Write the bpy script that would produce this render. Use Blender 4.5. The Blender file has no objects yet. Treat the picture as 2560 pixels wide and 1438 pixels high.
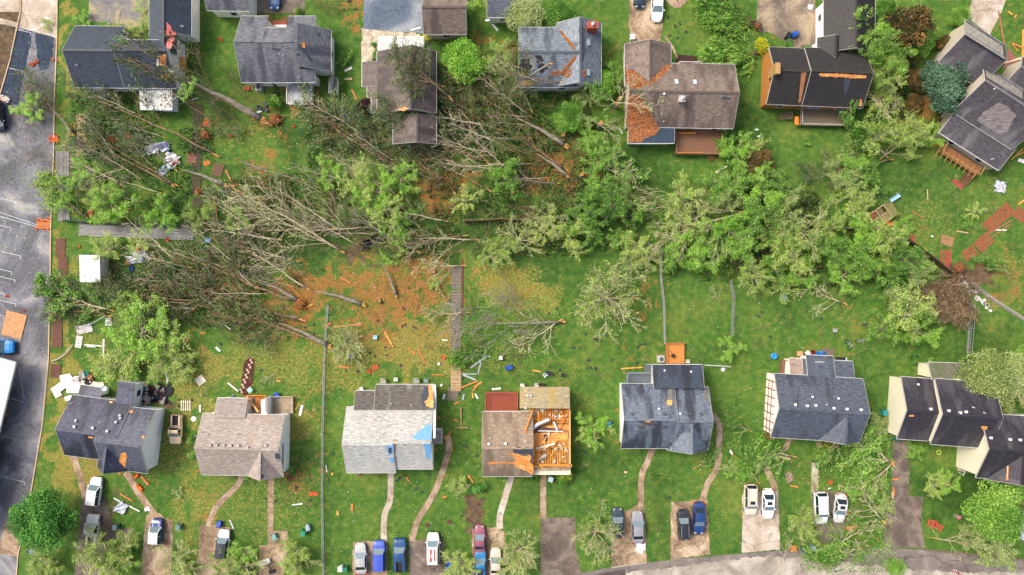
import bpy, math, random
import numpy as np
from mathutils import Vector, Matrix
SC=bpy.context.scene; COL=SC.collection
RD=math.radians
# ---------------------------------------------------------------- camera, sky, sun, exposure
HC=107.0                                    # drone height above the lawns, metres; 16 photo pixels = 1 m on the ground
cam=bpy.data.cameras.new('camera'); cam.sensor_fit='HORIZONTAL'; cam.angle=2*math.atan(80/HC)
cam.clip_start=1; cam.clip_end=9000
co=bpy.data.objects.new('camera',cam); COL.objects.link(co); co.location=(0,0,HC); SC.camera=co
W=bpy.data.worlds.new('World'); SC.world=W; W.use_nodes=True
wn=W.node_tree.nodes; wn.clear()
sky=wn.new('ShaderNodeTexSky'); sky.sky_type='NISHITA'; sky.sun_disc=False
SUN_EL,SUN_AZ=RD(50),RD(300)                 # azimuth clockwise from north (image up)
sky.sun_elevation=SUN_EL; sky.sun_rotation=SUN_AZ; sky.dust_density=7.0; sky.air_density=1.0; sky.ozone_density=1.0
bg=wn.new('ShaderNodeBackground'); bg.inputs[1].default_value=0.15
wo=wn.new('ShaderNodeOutputWorld')
W.node_tree.links.new(sky.outputs[0],bg.inputs[0]); W.node_tree.links.new(bg.outputs[0],wo.inputs[0])
sl=bpy.data.lights.new('sun','SUN'); sl.energy=1.5; sl.angle=RD(20); sl.color=(1,.965,.91)
so=bpy.data.objects.new('sun',sl); COL.objects.link(so); so.location=(30,20,150)
sd=Vector((math.sin(SUN_AZ)*math.cos(SUN_EL),math.cos(SUN_AZ)*math.cos(SUN_EL),math.sin(SUN_EL)))
so.rotation_euler=sd.to_track_quat('Z','Y').to_euler()
SC.view_settings.view_transform='Standard'; SC.view_settings.look='None'
SC.view_settings.exposure=0.57; SC.view_settings.gamma=1
SC.cycles.max_bounces=4; SC.cycles.diffuse_bounces=2; SC.cycles.glossy_bounces=2; SC.cycles.transparent_max_bounces=4
# ---------------------------------------------------------------- helpers
def G(x,y,z=0.0):
    k=(HC-z)/HC
    return Vector(((x-1280)/16*k,(719-y)/16*k,z))
LABELS=[]
def tag(o,label=None,cat=None,group=None,kind=None,px=None):
    if label:
        o['label']=label
        if px is not None: LABELS.append((o,label,px))
    if cat: o['category']=cat
    if group: o['group']=group
    if kind: o['kind']=kind
    return o
def empty(name,loc,rz=0):
    o=bpy.data.objects.new(name,None); COL.objects.link(o); o.location=loc; o.rotation_euler.z=rz
    o.empty_display_size=.3
    return o
class MB:
    def __init__(s): s.v=[]; s.f=[]; s.uv=[]
    def poly(s,pts,uv=None):
        n=len(s.v); s.v+= [tuple(p) for p in pts]; s.f.append(tuple(range(n,n+len(pts))))
        s.uv.append(uv if uv else [(p[0],p[1]) for p in pts])
    def box(s,c,sz,rz=0,M=None):
        x,y,z=sz[0]/2,sz[1]/2,sz[2]/2
        P=[Vector(q) for q in ((-x,-y,-z),(x,-y,-z),(x,y,-z),(-x,y,-z),(-x,-y,z),(x,-y,z),(x,y,z),(-x,y,z))]
        if M is None: M=Matrix.Rotation(rz,3,'Z')
        P=[M@p+Vector(c) for p in P]
        for q in ((0,3,2,1),(4,5,6,7),(0,1,5,4),(1,2,6,5),(2,3,7,6),(3,0,4,7)): s.poly([P[i] for i in q])
    def bar(s,a,b,w,h):
        a=Vector(a); b=Vector(b); d=b-a; L=d.length
        if L<1e-4: return
        X=d/L; Y=Vector((0,0,1)).cross(X)
        Y=Y.normalized() if Y.length>1e-3 else Vector((0,1,0))
        Z=X.cross(Y)
        s.box((a+b)/2,(L,w,h),M=Matrix((X,Y,Z)).transposed())
    def tube(s,pts,rad,n=5,cap=True):
        pts=[Vector(p) for p in pts]; rings=[]
        for i,p in enumerate(pts):
            d=(pts[min(i+1,len(pts)-1)]-pts[max(i-1,0)])
            d=d.normalized() if d.length>1e-6 else Vector((0,0,1))
            a=d.cross(Vector((.13,.21,.97))); 
            if a.length<.05: a=d.cross(Vector((1,0,0)))
            a.normalize(); b=d.cross(a); r=rad[i] if hasattr(rad,'__len__') else rad
            n0=len(s.v)
            for k in range(n):
                t=2*math.pi*k/n; s.v.append(tuple(p+a*math.cos(t)*r+b*math.sin(t)*r))
            rings.append(n0)
        for i in range(len(rings)-1):
            for k in range(n):
                k2=(k+1)%n; s.f.append((rings[i]+k,rings[i]+k2,rings[i+1]+k2,rings[i+1]+k)); s.uv.append([(0,0)]*4)
        if cap:
            s.f.append(tuple(rings[0]+k for k in reversed(range(n)))); s.uv.append([(0,0)]*n)
            s.f.append(tuple(rings[-1]+k for k in range(n))); s.uv.append([(0,0)]*n)
    def lathe(s,c,prof,n=12,M=None):
        c=Vector(c); rings=[]
        for r,z in prof:
            n0=len(s.v)
            for k in range(n):
                t=2*math.pi*k/n; p=Vector((r*math.cos(t),r*math.sin(t),z))
                if M is not None: p=M@p
                s.v.append(tuple(p+c))
            rings.append(n0)
        for i in range(len(rings)-1):
            for k in range(n):
                k2=(k+1)%n; s.f.append((rings[i]+k,rings[i]+k2,rings[i+1]+k2,rings[i+1]+k)); s.uv.append([(0,0)]*4)
        s.f.append(tuple(rings[0]+k for k in reversed(range(n)))); s.uv.append([(0,0)]*n)
        s.f.append(tuple(rings[-1]+k for k in range(n))); s.uv.append([(0,0)]*n)
    def prism(s,pts,t,up=Vector((0,0,1)),uv=None):
        top=[Vector(p)+up*t for p in pts]; bot=[Vector(p) for p in pts]
        s.poly(top,uv); s.poly(list(reversed(bot)))
        for i in range(len(pts)):
            j=(i+1)%len(pts); s.poly([bot[i],bot[j],top[j],top[i]])
    def build(s,name,mat,parent=None,smooth=False,loc=None,local=False):
        me=bpy.data.meshes.new(name)
        org=Vector((0,0,0))
        if loc is not None: org=Vector(loc)
        if parent is not None and not local: org=WL.get(parent.name,parent.location.copy())
        vs=[(v[0]-org.x,v[1]-org.y,v[2]-org.z) for v in s.v] if not local else s.v
        me.from_pydata(vs,[],s.f)
        u=me.uv_layers.new(name='UVMap'); fl=[c for f in s.uv for p in f for c in p]
        u.data.foreach_set('uv',fl)
        if mat: me.materials.append(mat)
        if smooth: me.polygons.foreach_set('use_smooth',[True]*len(me.polygons))
        o=bpy.data.objects.new(name,me); COL.objects.link(o)
        if parent is not None:
            o.parent=parent; WL[o.name]=org
        elif loc is not None: o.location=org
        return o
WL={}
def one(name,mb,mat,label,cat,group=None,px=None,z=0):
    c=np.mean(np.array(mb.v),axis=0); o=mb.build(name,mat,loc=(c[0],c[1],z)); return tag(o,label,cat,group,px=px)
# ---------------------------------------------------------------- materials
class NT:
    def __init__(s,name):
        s.m=bpy.data.materials.new(name); s.m.use_nodes=True; s.t=s.m.node_tree; s.t.nodes.clear()
        s.o=s.t.nodes.new('ShaderNodeOutputMaterial'); s.b=s.t.nodes.new('ShaderNodeBsdfPrincipled')
        s.l(s.b.outputs[0],s.o.inputs[0])
    def n(s,k,**a):
        x=s.t.nodes.new(k)
        for q,v in a.items(): setattr(x,q,v)
        return x
    def l(s,a,b): s.t.links.new(a,b)
    def coord(s,kind='Object',scale=(1,1,1),rot=0):
        c=s.n('ShaderNodeTexCoord'); m=s.n('ShaderNodeMapping'); m.inputs['Scale'].default_value=scale; m.inputs['Rotation'].default_value=(0,0,rot)
        s.l(c.outputs[kind],m.inputs[0]); return m.outputs[0]
    def wpos(s,scale=(1,1,1)):
        c=s.n('ShaderNodeNewGeometry'); m=s.n('ShaderNodeMapping'); m.inputs['Scale'].default_value=scale
        s.l(c.outputs['Position'],m.inputs[0]); return m.outputs[0]
    def noise(s,vec,sc,det=3,rough=.55,dist=0):
        x=s.n('ShaderNodeTexNoise'); x.inputs['Scale'].default_value=sc; x.inputs['Detail'].default_value=det
        x.inputs['Roughness'].default_value=rough; x.inputs['Distortion'].default_value=dist; s.l(vec,x.inputs['Vector']); return x.outputs[0]
    def ramp(s,fac,stops):
        r=s.n('ShaderNodeValToRGB'); e=r.color_ramp.elements
        while len(e)<len(stops): e.new(.5)
        for i,(p,c) in enumerate(stops):
            e[i].position=p; e[i].color=(c[0],c[1],c[2],1) if hasattr(c,'__len__') else (c,c,c,1)
        s.l(fac,r.inputs[0]); return r.outputs[0]
    def mix(s,fac,a,b,mode='MIX'):
        x=s.n('ShaderNodeMix',data_type='RGBA',blend_type=mode)
        for v,i in ((fac,0),(a,6),(b,7)):
            if hasattr(v,'links') or hasattr(v,'is_linked'): s.l(v,x.inputs[i])
            elif i==0: x.inputs[0].default_value=v
            else: x.inputs[i].default_value=(v[0],v[1],v[2],1)
        return x.outputs[2]
    def math(s,op,a,b=0):
        x=s.n('ShaderNodeMath',operation=op)
        for v,i in ((a,0),(b,1)):
            if hasattr(v,'is_linked'): s.l(v,x.inputs[i])
            else: x.inputs[i].default_value=v
        return x.outputs[0]
    def bump(s,h,st=.3,d=.05):
        x=s.n('ShaderNodeBump'); x.inputs['Strength'].default_value=st; x.inputs['Distance'].default_value=d
        s.l(h,x.inputs['Height']); s.l(x.outputs[0],s.b.inputs['Normal'])
    def fin(s,col,rough=.8,met=0,spec=None):
        if hasattr(col,'is_linked'): s.l(col,s.b.inputs['Base Color'])
        else: s.b.inputs['Base Color'].default_value=(*col,1)
        if hasattr(rough,'is_linked'): s.l(rough,s.b.inputs['Roughness'])
        else: s.b.inputs['Roughness'].default_value=rough
        s.b.inputs['Metallic'].default_value=met
        if spec is not None: s.b.inputs['Specular IOR Level'].default_value=spec
        return s.m
_mc={}
def c8(h):
    r=[]
    for i in (0,2,4):
        v=int(h[i:i+2],16)/255; r.append(((v+.055)/1.055)**2.4 if v>.04 else v/12.92)
    return tuple(r)
def M(hexc,rough=.7,var=.25,sc=3,met=0,tag_='paint',coat=0):
    key=(hexc,rough,var,sc,met,tag_)
    if key in _mc: return _mc[key]
    n=NT(f'{tag_}_{hexc}'); c=c8(hexc)
    v=n.coord('Object'); f=n.noise(v,sc,4); f2=n.noise(v,sc*7,3)
    d=tuple(x*(1-var) for x in c); l=tuple(min(1,x*(1+var*.6)) for x in c)
    col=n.ramp(f,[(.32,d),(.68,l)]); col=n.mix(.35,col,n.ramp(f2,[(.35,d),(.65,l)]))
    if coat: n.b.inputs['Coat Weight'].default_value=coat; n.b.inputs['Coat Roughness'].default_value=.08
    m=n.fin(col,rough,met); _mc[key]=m; return m
def paint(h): return M(h,.42,.12,1.2,.0,'car_paint',.5)
def wood(h,name='lumber'):
    key=('w',h)
    if key in _mc: return _mc[key]
    n=NT(name+'_'+h); c=c8(h); v=n.wpos((1,1,1)); f=n.noise(v,2.2,4); g=n.noise(v,14,2)
    col=n.ramp(f,[(.3,tuple(x*.62 for x in c)),(.7,tuple(min(1,x*1.2) for x in c))]); col=n.mix(.4,col,n.ramp(g,[(.35,tuple(x*.6 for x in c)),(.7,c)]))
    m=n.fin(col,.75); _mc[key]=m; return m
def shingle(h1,h2,stain=None,amt=.5,wet=.62,streak=1,name='shingle',sh=None):
    key=('s',h1,h2,stain,amt,wet,streak)
    if key in _mc: return _mc[key]
    n=NT(name+'_'+h1); a=c8(h1); b=c8(h2)
    uv=n.coord('UV',(1,1,1))
    t=n.coord('UV',(1.3,6.5,1)); tabs=n.noise(t,1.0,3,.7)
    br=n.n('ShaderNodeTexBrick'); br.inputs['Scale'].default_value=1; br.inputs['Brick Width'].default_value=.62; br.inputs['Row Height'].default_value=.28
    br.inputs['Mortar Size'].default_value=.018; br.inputs['Mortar Smooth'].default_value=.4; br.inputs['Color1'].default_value=(.8,.8,.8,1); br.inputs['Color2'].default_value=(1.15,1.15,1.15,1); br.inputs['Mortar'].default_value=(.55,.55,.55,1); br.inputs['Bias'].default_value=0
    n.l(uv,br.inputs['Vector'])
    col=n.ramp(tabs,[(.36,tuple(x*.82 for x in a)),(.5,tuple((x+y)/2 for x,y in zip(a,b))),(.64,tuple(x*1.1 for x in b))])
    col=n.mix(.75*streak,col,br.outputs[0],'MULTIPLY')
    fine=n.noise(uv,9,3,.7); col=n.mix(.5,col,n.ramp(fine,[(.3,.45),(.7,1.5)]),'MULTIPLY')
    if stain:
        wp=n.coord('UV',(.55,.16,1)); s1=n.noise(wp,1.0,5,.62,.5); spv=n.n('ShaderNodeSeparateXYZ'); n.l(uv,spv.inputs[0]); s1=n.math('ADD',s1,n.math('MULTIPLY',n.math('SUBTRACT',spv.outputs[1],2.4),.028))
        wf=n.ramp(s1,[(.62-amt*.28,0),(.70-amt*.16,1)])
        col=n.mix(n.math('MULTIPLY',wf,.88),col,c8(stain))
    big=n.noise(uv,.14,2); col=n.mix(.5,col,n.ramp(big,[(.3,.72),(.7,1.2)]),'MULTIPLY')
    n.bump(tabs,.5,.04)
    m=n.fin(col,n.math('ADD',wet,n.math('MULTIPLY',fine,.15))); _mc[key]=m; return m
def siding(h,name='siding'):
    key=('sd',h)
    if key in _mc: return _mc[key]
    n=NT(name+'_'+h); c=tuple(min(.9,x*1.7) for x in c8(h)); v=n.wpos(); 
    sp=n.n('ShaderNodeSeparateXYZ'); n.l(v,sp.inputs[0])
    w=n.math('FRACT',n.math('MULTIPLY',sp.outputs[2],5.0)); f=n.noise(v,.8,3)
    col=n.ramp(f,[(.3,tuple(x*.94 for x in c)),(.7,c)]); col=n.mix(n.ramp(w,[(0,.12),(.1,0)]),col,tuple(x*.45 for x in c))
    n.bump(w,.3,.03); m=n.fin(col,.6); _mc[key]=m; return m
def ribbed(h,axis=0,per=.3,h2=None,name='ribbed_metal'):
    key=('rb',h,axis,per)
    if key in _mc: return _mc[key]
    n=NT(name+'_'+h); c=c8(h); v=n.coord('UV'); sp=n.n('ShaderNodeSeparateXYZ'); n.l(v,sp.inputs[0])
    w=n.math('FRACT',n.math('MULTIPLY',sp.outputs[axis],1/per)); f=n.noise(n.coord('UV',(4,.5,1) if axis==0 else (.5,4,1)),1,4)
    col=n.ramp(f,[(.3,tuple(x*.78 for x in c)),(.7,c)]); col=n.mix(n.ramp(w,[(0,.6),(.2,0)]),col,c8(h2) if h2 else tuple(x*.35 for x in c))
    n.bump(w,.4,.03); m=n.fin(col,.5); _mc[key]=m; return m
def leafmat(name,dark,mid,light,tr=.25):
    n=NT(name); at=n.n('ShaderNodeAttribute',attribute_name='tint'); oi=n.n('ShaderNodeObjectInfo')
    f=n.math('ADD',at.outputs['Fac'],n.math('MULTIPLY',n.math('SUBTRACT',oi.outputs['Random'],.5),.3))
    col=n.ramp(f,[(.1,c8(dark)),(.5,c8(mid)),(.9,c8(light))])
    n.fin(col,.6,0,.3)
    tl=n.n('ShaderNodeBsdfTranslucent'); n.l(col,tl.inputs[0]); mx=n.n('ShaderNodeMixShader'); mx.inputs[0].default_value=tr
    n.l(n.b.outputs[0],mx.inputs[1]); n.l(tl.outputs[0],mx.inputs[2]); n.l(mx.outputs[0],n.o.inputs[0]); return n.m
def barkmat(name,a,b):
    n=NT(name); v=n.coord('Object',(1,1,1)); f=n.noise(v,3.5,5,.7); return n.fin(n.ramp(f,[(.35,c8(a)),(.65,c8(b))]),.85)
LF=dict(
 spring=leafmat('spring_leaf','5a7e2a','96b648','ccdc7e'), lime=leafmat('lime_leaf','4c8a20','88bc3c','bcdc6c'),
 green=leafmat('green_leaf','30601c','689c34','aace60'), maple=leafmat('dense_leaf','26501a','458030','74b048',.15),
 blossom=leafmat('blossom_leaf','6c8040','9cae62','d0d89c'), holly=leafmat('dark_leaf','20382a','3e6046','6e9070',.1),
 rust=leafmat('rust_leaf','24280f','4a4420','9c743c',.1), pine=leafmat('needle','243a20','48623a','849858',.08),
 brush=leafmat('brush_leaf','162a10','324e1e','6c8c38',.15), shrub=leafmat('yellow_leaf','7a7a10','b8b820','e4dc40'),
 sage=leafmat('sage_leaf','587438','8ea854','c0cc88'), purple=leafmat('purple_leaf','240f18','3a1822','5a2a34',.1),
 straw=leafmat('straw_leaf','623a1e','96542a','b87c4a',.05), brown=leafmat('brown_frond','33281c','6c5840','a8926e',.08))
BK=dict(pale=barkmat('pale_bark','8c7f66','d0c4a4'),grey=barkmat('grey_bark','5c5648','9a9482'),red=barkmat('reddish_bark','54402f','a08464'),brown=barkmat('brown_bark','42301e','7c6244'))
# ---------------------------------------------------------------- the ground
_r=np.random.RandomState(5)
def vnoise(x,y,sc,seed):
    r=np.random.RandomState(seed); g=r.rand(64,64); x=x/sc; y=y/sc
    xi=np.floor(x).astype(int); yi=np.floor(y).astype(int); fx=x-xi; fy=y-yi; fx=fx*fx*(3-2*fx); fy=fy*fy*(3-2*fy)
    a=g[xi%64,yi%64]; b=g[(xi+1)%64,yi%64]; c=g[xi%64,(yi+1)%64]; d=g[(xi+1)%64,(yi+1)%64]
    return (a*(1-fx)+b*fx)*(1-fy)+(c*(1-fx)+d*fx)*fy
# px,py,rx,ry,amount : orange soil and pine straw / lush dark grass, leaf litter and shade painted under the trees / dry tan grass
SOIL=[(1000,735,170,75,1),(930,800,110,70,.8),(880,690,60,50,.8),(780,700,80,55,1),(740,790,80,45,.9),(1110,480,55,75,1),(1130,440,45,50,.8),(1060,650,90,40,.9),
(660,440,45,60,.7),(1370,400,90,60,.95),(1430,470,70,45,.7),(1600,740,30,26,.9),(1625,790,25,40,.7),(1650,700,12,60,.6),(2120,795,45,45,.65),(2500,700,50,60,.9),(2535,640,40,60,.6),
(560,760,30,35,.9),(545,735,40,30,.5),(1590,905,45,30,.8),(1555,960,14,40,.7),(1550,1080,18,50,.6),(1200,700,80,70,.45),(890,20,30,70,.8),(690,45,50,25,.8),(1235,120,60,35,.7),(1340,215,60,40,.5),
(830,870,60,40,.45),(960,880,90,50,.5),(1060,850,70,60,.45),(930,840,22,22,1),(760,940,30,60,.3),(745,1170,30,90,.45),(720,1215,60,35,.7),(800,1100,10,200,.5),(500,1200,12,180,.6),(205,1150,60,80,.4),(1265,710,90,60,.35),
(1745,115,22,22,.9),(1510,140,25,40,.7),(1380,1000,60,80,.2),(1000,640,60,30,.7),(2270,250,60,60,.9),(2340,300,40,60,.9),(2260,170,50,50,.9),(2400,650,30,40,.5),(2480,790,40,30,.6),(1960,90,40,20,.8),(2040,115,40,14,.8),
(480,860,14,90,.4),(530,900,10,60,.4),(170,760,14,60,.5),(1870,800,60,40,.12),(2070,890,60,16,.7),(2300,1330,12,60,.3),(2340,1345,40,20,.6),(1810,1300,30,60,.35),(1320,460,60,50,.8),(690,760,60,30,.9),(620,640,60,30,.3),(1540,1045,14,40,.5),
(1580,620,60,22,.5),(1540,610,50,16,.8),(250,215,40,30,.3),(560,310,20,30,.4),(690,330,50,40,.7),(1180,1270,20,40,.3),(2480,30,30,50,.3),(2545,110,20,40,.4),(730,235,50,40,.9)]
DARK=[(1500,430,200,60,.9),(1400,640,160,40,.5),(1640,640,160,60,.4),(1950,610,170,90,1),(1260,560,280,45,.9),(650,590,260,70,.9),(420,680,190,90,.8),(560,480,120,80,.6),(900,330,260,60,.9),(1200,300,140,80,.9),
(1480,1150,100,70,.6),(1640,1250,30,120,.5),(2120,1100,120,70,.4),(2400,1230,160,60,.8),(1700,200,50,30,.5),(1880,330,60,60,.6),(1460,700,120,80,.35),(1350,1230,60,70,.4),(1540,420,120,50,.7),(2250,420,90,90,.4),(2080,1150,90,40,.5),
(820,1200,14,200,.5),(690,1150,10,150,.3),(1840,1010,14,80,.3),(2460,860,80,50,.6),(1830,70,60,60,.3),(1850,180,20,100,.4),(2080,1000,1,1,0),(330,820,60,60,.4),(1140,900,20,80,.4),(2180,980,40,80,.4),(1520,140,16,80,.4),(690,250,40,60,.6),(700,120,160,40,.4),
(830,150,20,80,.5),(2090,670,160,60,.5),(1500,560,120,60,.8),(1180,620,220,30,.8),(500,150,24,160,.3),(2370,240,60,60,.8)]
DRY=[(640,1250,200,110,.4),(330,1110,160,110,.4),(700,900,160,70,.5),(400,900,160,70,.4),(180,1180,80,90,.7),(1020,900,150,70,.6),(1290,730,130,70,.6),(560,330,110,50,.35),(165,120,14,140,1),(160,350,12,200,.9),(155,620,20,90,.6),(145,820,22,120,.9),(150,960,26,80,1),(125,1150,22,100,.8),(120,1080,18,60,.8),(150,1200,50,60,.6),(200,960,30,30,.3),(520,930,90,70,.6),(470,1020,60,60,.6),(640,880,90,60,.4),
(740,1050,40,80,.6),(780,930,30,60,.4),(1270,900,90,60,.4),(1300,700,120,60,.45),(1150,960,40,60,.2),(480,1250,40,140,.5),(430,1120,60,60,.5),(230,880,50,60,.5),(600,1310,30,60,.3),(1640,1000,60,60,.1),(2140,420,80,60,.3),(1960,820,120,60,.2),
(2300,560,110,90,.4),(2020,1170,60,60,.4),(1990,1350,40,60,.4),(860,900,120,90,.5),(1010,880,160,80,.7),(1110,780,60,120,.4),(930,640,90,40,.3),(1220,1250,40,80,.4),(520,330,60,60,.3),(640,350,90,40,.4),(2520,700,60,90,.5),(2440,480,90,90,.3),(1520,150,10,60,.3),(60,180,30,60,.4),(20,230,20,70,.8),
(1290,880,60,50,.4),(1430,960,50,60,.4),(2480,820,60,40,.3),(300,740,60,40,.2),(700,1230,50,60,.3),(1690,870,60,60,.0),(1820,1250,20,120,.3),(1500,640,1,1,0)]
BARE=[(1170,1290,42,34,.95),(1150,1210,20,14,.3),(1220,1290,20,60,.3),(270,1340,40,60,.6),(205,1170,60,20,.2),(1300,460,50,36,.5),(250,1270,60,40,.5),(2510,700,60,60,.4),(1340,560,60,30,.6),(900,640,90,18,.7),(860,260,14,40,.3),(2390,700,60,50,.9),(600,690,120,40,.5),(1900,620,90,60,.6),(730,55,40,30,.5),(1085,230,60,60,.5),(390,1010,60,30,.9)]
def build_ground():
    xs=np.concatenate([[-6000,-2500,-1000,-400,-200,-130],np.arange(-96,96.1,.5),[130,200,400,1000,2500,6000]])
    ys=np.concatenate([[-6000,-2500,-1000,-400,-200,-110],np.arange(-60,60.1,.5),[110,200,400,1000,2500,6000]])
    X,Y=np.meshgrid(xs,ys); nx,ny=len(xs),len(ys)
    PX=1280+X*16; PY=719-Y*16
    wx=PX+(vnoise(X,Y,3.1,1)-.5)*80+(vnoise(X,Y,1.1,2)-.5)*60; wy=PY+(vnoise(X,Y,3.1,3)-.5)*80+(vnoise(X,Y,1.1,4)-.5)*60
    def layer(L):
        a=np.zeros_like(X)
        for (cx,cy,rx,ry,am) in L:
            
            if L is SOIL: am*=.42 if cx>1500 and not 2230<cx<2350 else .66
            d=((wx-cx)/rx)**2+((wy-cy)/ry)**2; a=np.maximum(a,am*np.clip(1.35-d,0,1))
        return a
    rgb=np.stack([layer(SOIL),layer(DARK),layer(DRY),layer(BARE)],-1).reshape(-1,4)
    Z=np.zeros_like(X); V=np.stack([X,Y,Z],-1).reshape(-1,3)
    i=np.arange((nx-1)*(ny-1)); r=i//(nx-1); c=i%(nx-1); a=r*nx+c
    F=np.stack([a,a+1,a+nx+1,a+nx],-1)
    me=bpy.data.meshes.new('lawn'); me.vertices.add(len(V)); me.vertices.foreach_set('co',V.ravel())
    me.loops.add(F.size); me.loops.foreach_set('vertex_index',F.ravel().astype(np.int32))
    me.polygons.add(len(F)); me.polygons.foreach_set('loop_start',(np.arange(len(F))*4).astype(np.int32)); me.update(calc_edges=True)
    at=me.color_attributes.new('mask','FLOAT_COLOR','POINT'); at.data.foreach_set('color',rgb.ravel().astype(np.float32))
    n=NT('lawn_grass'); v=n.wpos()
    at=n.n('ShaderNodeAttribute',attribute_name='mask'); sp=n.n('ShaderNodeSeparateColor'); n.l(at.outputs['Color'],sp.inputs[0])
    n1=n.noise(v,.11,6,.68); n2=n.noise(v,1.1,5,.65); n3=n.noise(v,5.5,3,.7); n4=n.noise(v,2.6,4,.7)
    g=n.ramp(n1,[(.32,c8('2c4e1d')),(.5,c8('466a27')),(.66,c8('727c36'))])
    g=n.mix(.55,g,n.ramp(n2,[(.3,c8('28481b')),(.5,c8('486c28')),(.72,c8('82863c'))]))
    g=n.mix(n.ramp(n.noise(v,.42,5,.7),[(.58,0),(.72,.34)]),g,c8('8c8440'))
    g=n.mix(n.math('MULTIPLY',sp.outputs[1],.85),g,n.ramp(n2,[(.3,c8('16300f')),(.7,c8('33541f'))]))
    def am(ch,nn,k=1.0):   # patch amount broken up by noise
        return n.ramp(n.math('ADD',ch,n.math('MULTIPLY',n.math('SUBTRACT',nn,.5),k)),[(.38,0),(.62,1)])
    dry=n.ramp(n4,[(.3,c8('656c2a')),(.55,c8('8f813f')),(.75,c8('ae9660'))])
    g=n.mix(n.math('MULTIPLY',am(sp.outputs[2],n4,1.5),.8),g,dry)
    soil=n.ramp(n4,[(.25,c8('5a4a26')),(.42,c8('865a30')),(.6,c8('a8683e')),(.8,c8('b88e66'))])
    g=n.mix(n.math('MULTIPLY',am(n.math('ADD',sp.outputs[0],n.math('MULTIPLY',n.math('SUBTRACT',n.noise(v,.55,3),.5),1.5)),n4,2.0),.74),g,soil)
    g=n.mix(am(at.outputs['Alpha'],n4,1.2),g,n.ramp(n2,[(.3,c8('3c3226')),(.7,c8('75614a'))]))
    g=n.mix(.6,g,n.ramp(n3,[(.25,.4),(.5,1),(.75,1.6)]),'MULTIPLY')
    fl=n.noise(v,9,1,.5); g=n.mix(n.ramp(fl,[(.735,0),(.76,.7)]),g,c8('a8b478'))
    n.bump(n3,.6,.12); m=n.fin(g,.9,0,.2); me.materials.append(m)
    o=bpy.data.objects.new('lawn',me); COL.objects.link(o); tag(o,kind='structure')
    return o
build_ground()
def noisy(pts,step=6,j=1.6,seed=1,closed=True):
    r=random.Random(seed); out=[]; n=len(pts)
    for i in range(n if closed else n-1):
        a=pts[i]; b=pts[(i+1)%n]; L=math.hypot(b[0]-a[0],b[1]-a[1]); k=max(1,int(L/step))
        for q in range(k):
            t=q/k; w=j if q else j*.5
            out.append((a[0]+(b[0]-a[0])*t+r.uniform(-w,w),a[1]+(b[1]-a[1])*t+r.uniform(-w,w)))
    if not closed: out.append(pts[-1])
    return out
def sheet(name,pts,z,mat,j=1.2,kind='structure',t=0,label=None,cat=None):
    P=[G(*p) for p in (noisy(pts,7,j,len(pts)*7+int(pts[0][0])) if j else pts)]
    mb=MB(); ar=sum(P[i].x*P[(i+1)%len(P)].y-P[(i+1)%len(P)].x*P[i].y for i in range(len(P)))
    if ar<0: P.reverse()
    if t: mb.prism([Vector((p.x,p.y,z-t)) for p in P],t)
    else: mb.poly([Vector((p.x,p.y,z)) for p in P])
    o=mb.build(name,mat); return tag(o,label,cat,kind=kind)
def asphalt(name,a,b,c,d,sc=.25,crack=0,fleck=None):
    n=NT(name); v=n.wpos(); f=n.noise(v,sc,6,.62,.8); g=n.noise(v,3.2,5,.7); h=n.noise(v,11,2,.6)
    col=n.ramp(f,[(.35,c8(a)),(.46,c8(b)),(.55,c8(c)),(.65,c8(d))]); col=n.mix(.28,col,n.ramp(g,[(.32,c8(a)),(.68,c8(d))]))
    col=n.mix(.35,col,n.ramp(h,[(.25,.5),(.75,1.4)]),'MULTIPLY')
    if crack:
        vo=n.n('ShaderNodeTexVoronoi',feature='DISTANCE_TO_EDGE'); vo.inputs['Scale'].default_value=crack
        w=n.n('ShaderNodeVectorMath',operation='ADD'); nz=n.n('ShaderNodeTexNoise'); nz.inputs['Scale'].default_value=1.2; n.l(v,nz.inputs[0]); n.l(v,w.inputs[0]); n.l(nz.outputs[1],w.inputs[1]); n.l(w.outputs[0],vo.inputs['Vector'])
        col=n.mix(n.ramp(vo.outputs['Distance'],[(0,.7),(.011,0)]),col,c8('2e2a24'))
    if fleck: col=n.mix(n.ramp(n.noise(v,6.5,2,.6),[(.66,0),(.72,.8)]),col,c8(fleck))
    n.bump(g,.3,.02); return n.fin(col,.75,0,.3)
ASP=asphalt('parking_asphalt','2a2d34','4f515c','74747e','a6a29c',.13,0,'8a8472')
WETA=asphalt('wet_asphalt','0c1c30','14253c','1c2e46','34465a',.3)
ROADM=asphalt('road_asphalt','55504c','6c645e','7c736c','8f857c',.3,.12)
CONC=asphalt('cracked_concrete','766c60','948a7c','aea494','c0b8ac',.22,.5)
DRV=asphalt('driveway_concrete','54402e','806850','a68c70','c8b498',.3,.22)
DRVL=asphalt('pale_driveway','8c7a66','aa9a86','bcb0a0','cfc6ba',.3,.2)
PTH=asphalt('path_concrete','6a5440','8e755c','a89078','bca88e',.6,.45)
DRVD=asphalt('dark_driveway','4a3e38','63564e','7a6c60','8f8274',.35,.25)
PATI=asphalt('patio_stone','4c443e','6a5e54','8c7c68','a8987c',.25,.4)
GRAV=asphalt('gravel','7a6c58','a89a84','c0b29a','d6ccb4',1.2)
S=sheet
S('parking_lot',[(-200,-60),(55,-60),(144,60),(137,250),(135,380),(128,560),(126,720),(122,900),(110,1060),(75,1250),(52,1330),(40,1500),(-200,1500)],.008,ASP,.5)
S('wet_asphalt',[(42,72),(82,78),(74,120),(66,150),(56,205),(46,262),(-40,262),(-10,235),(12,160)],.014,WETA,2)
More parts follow.
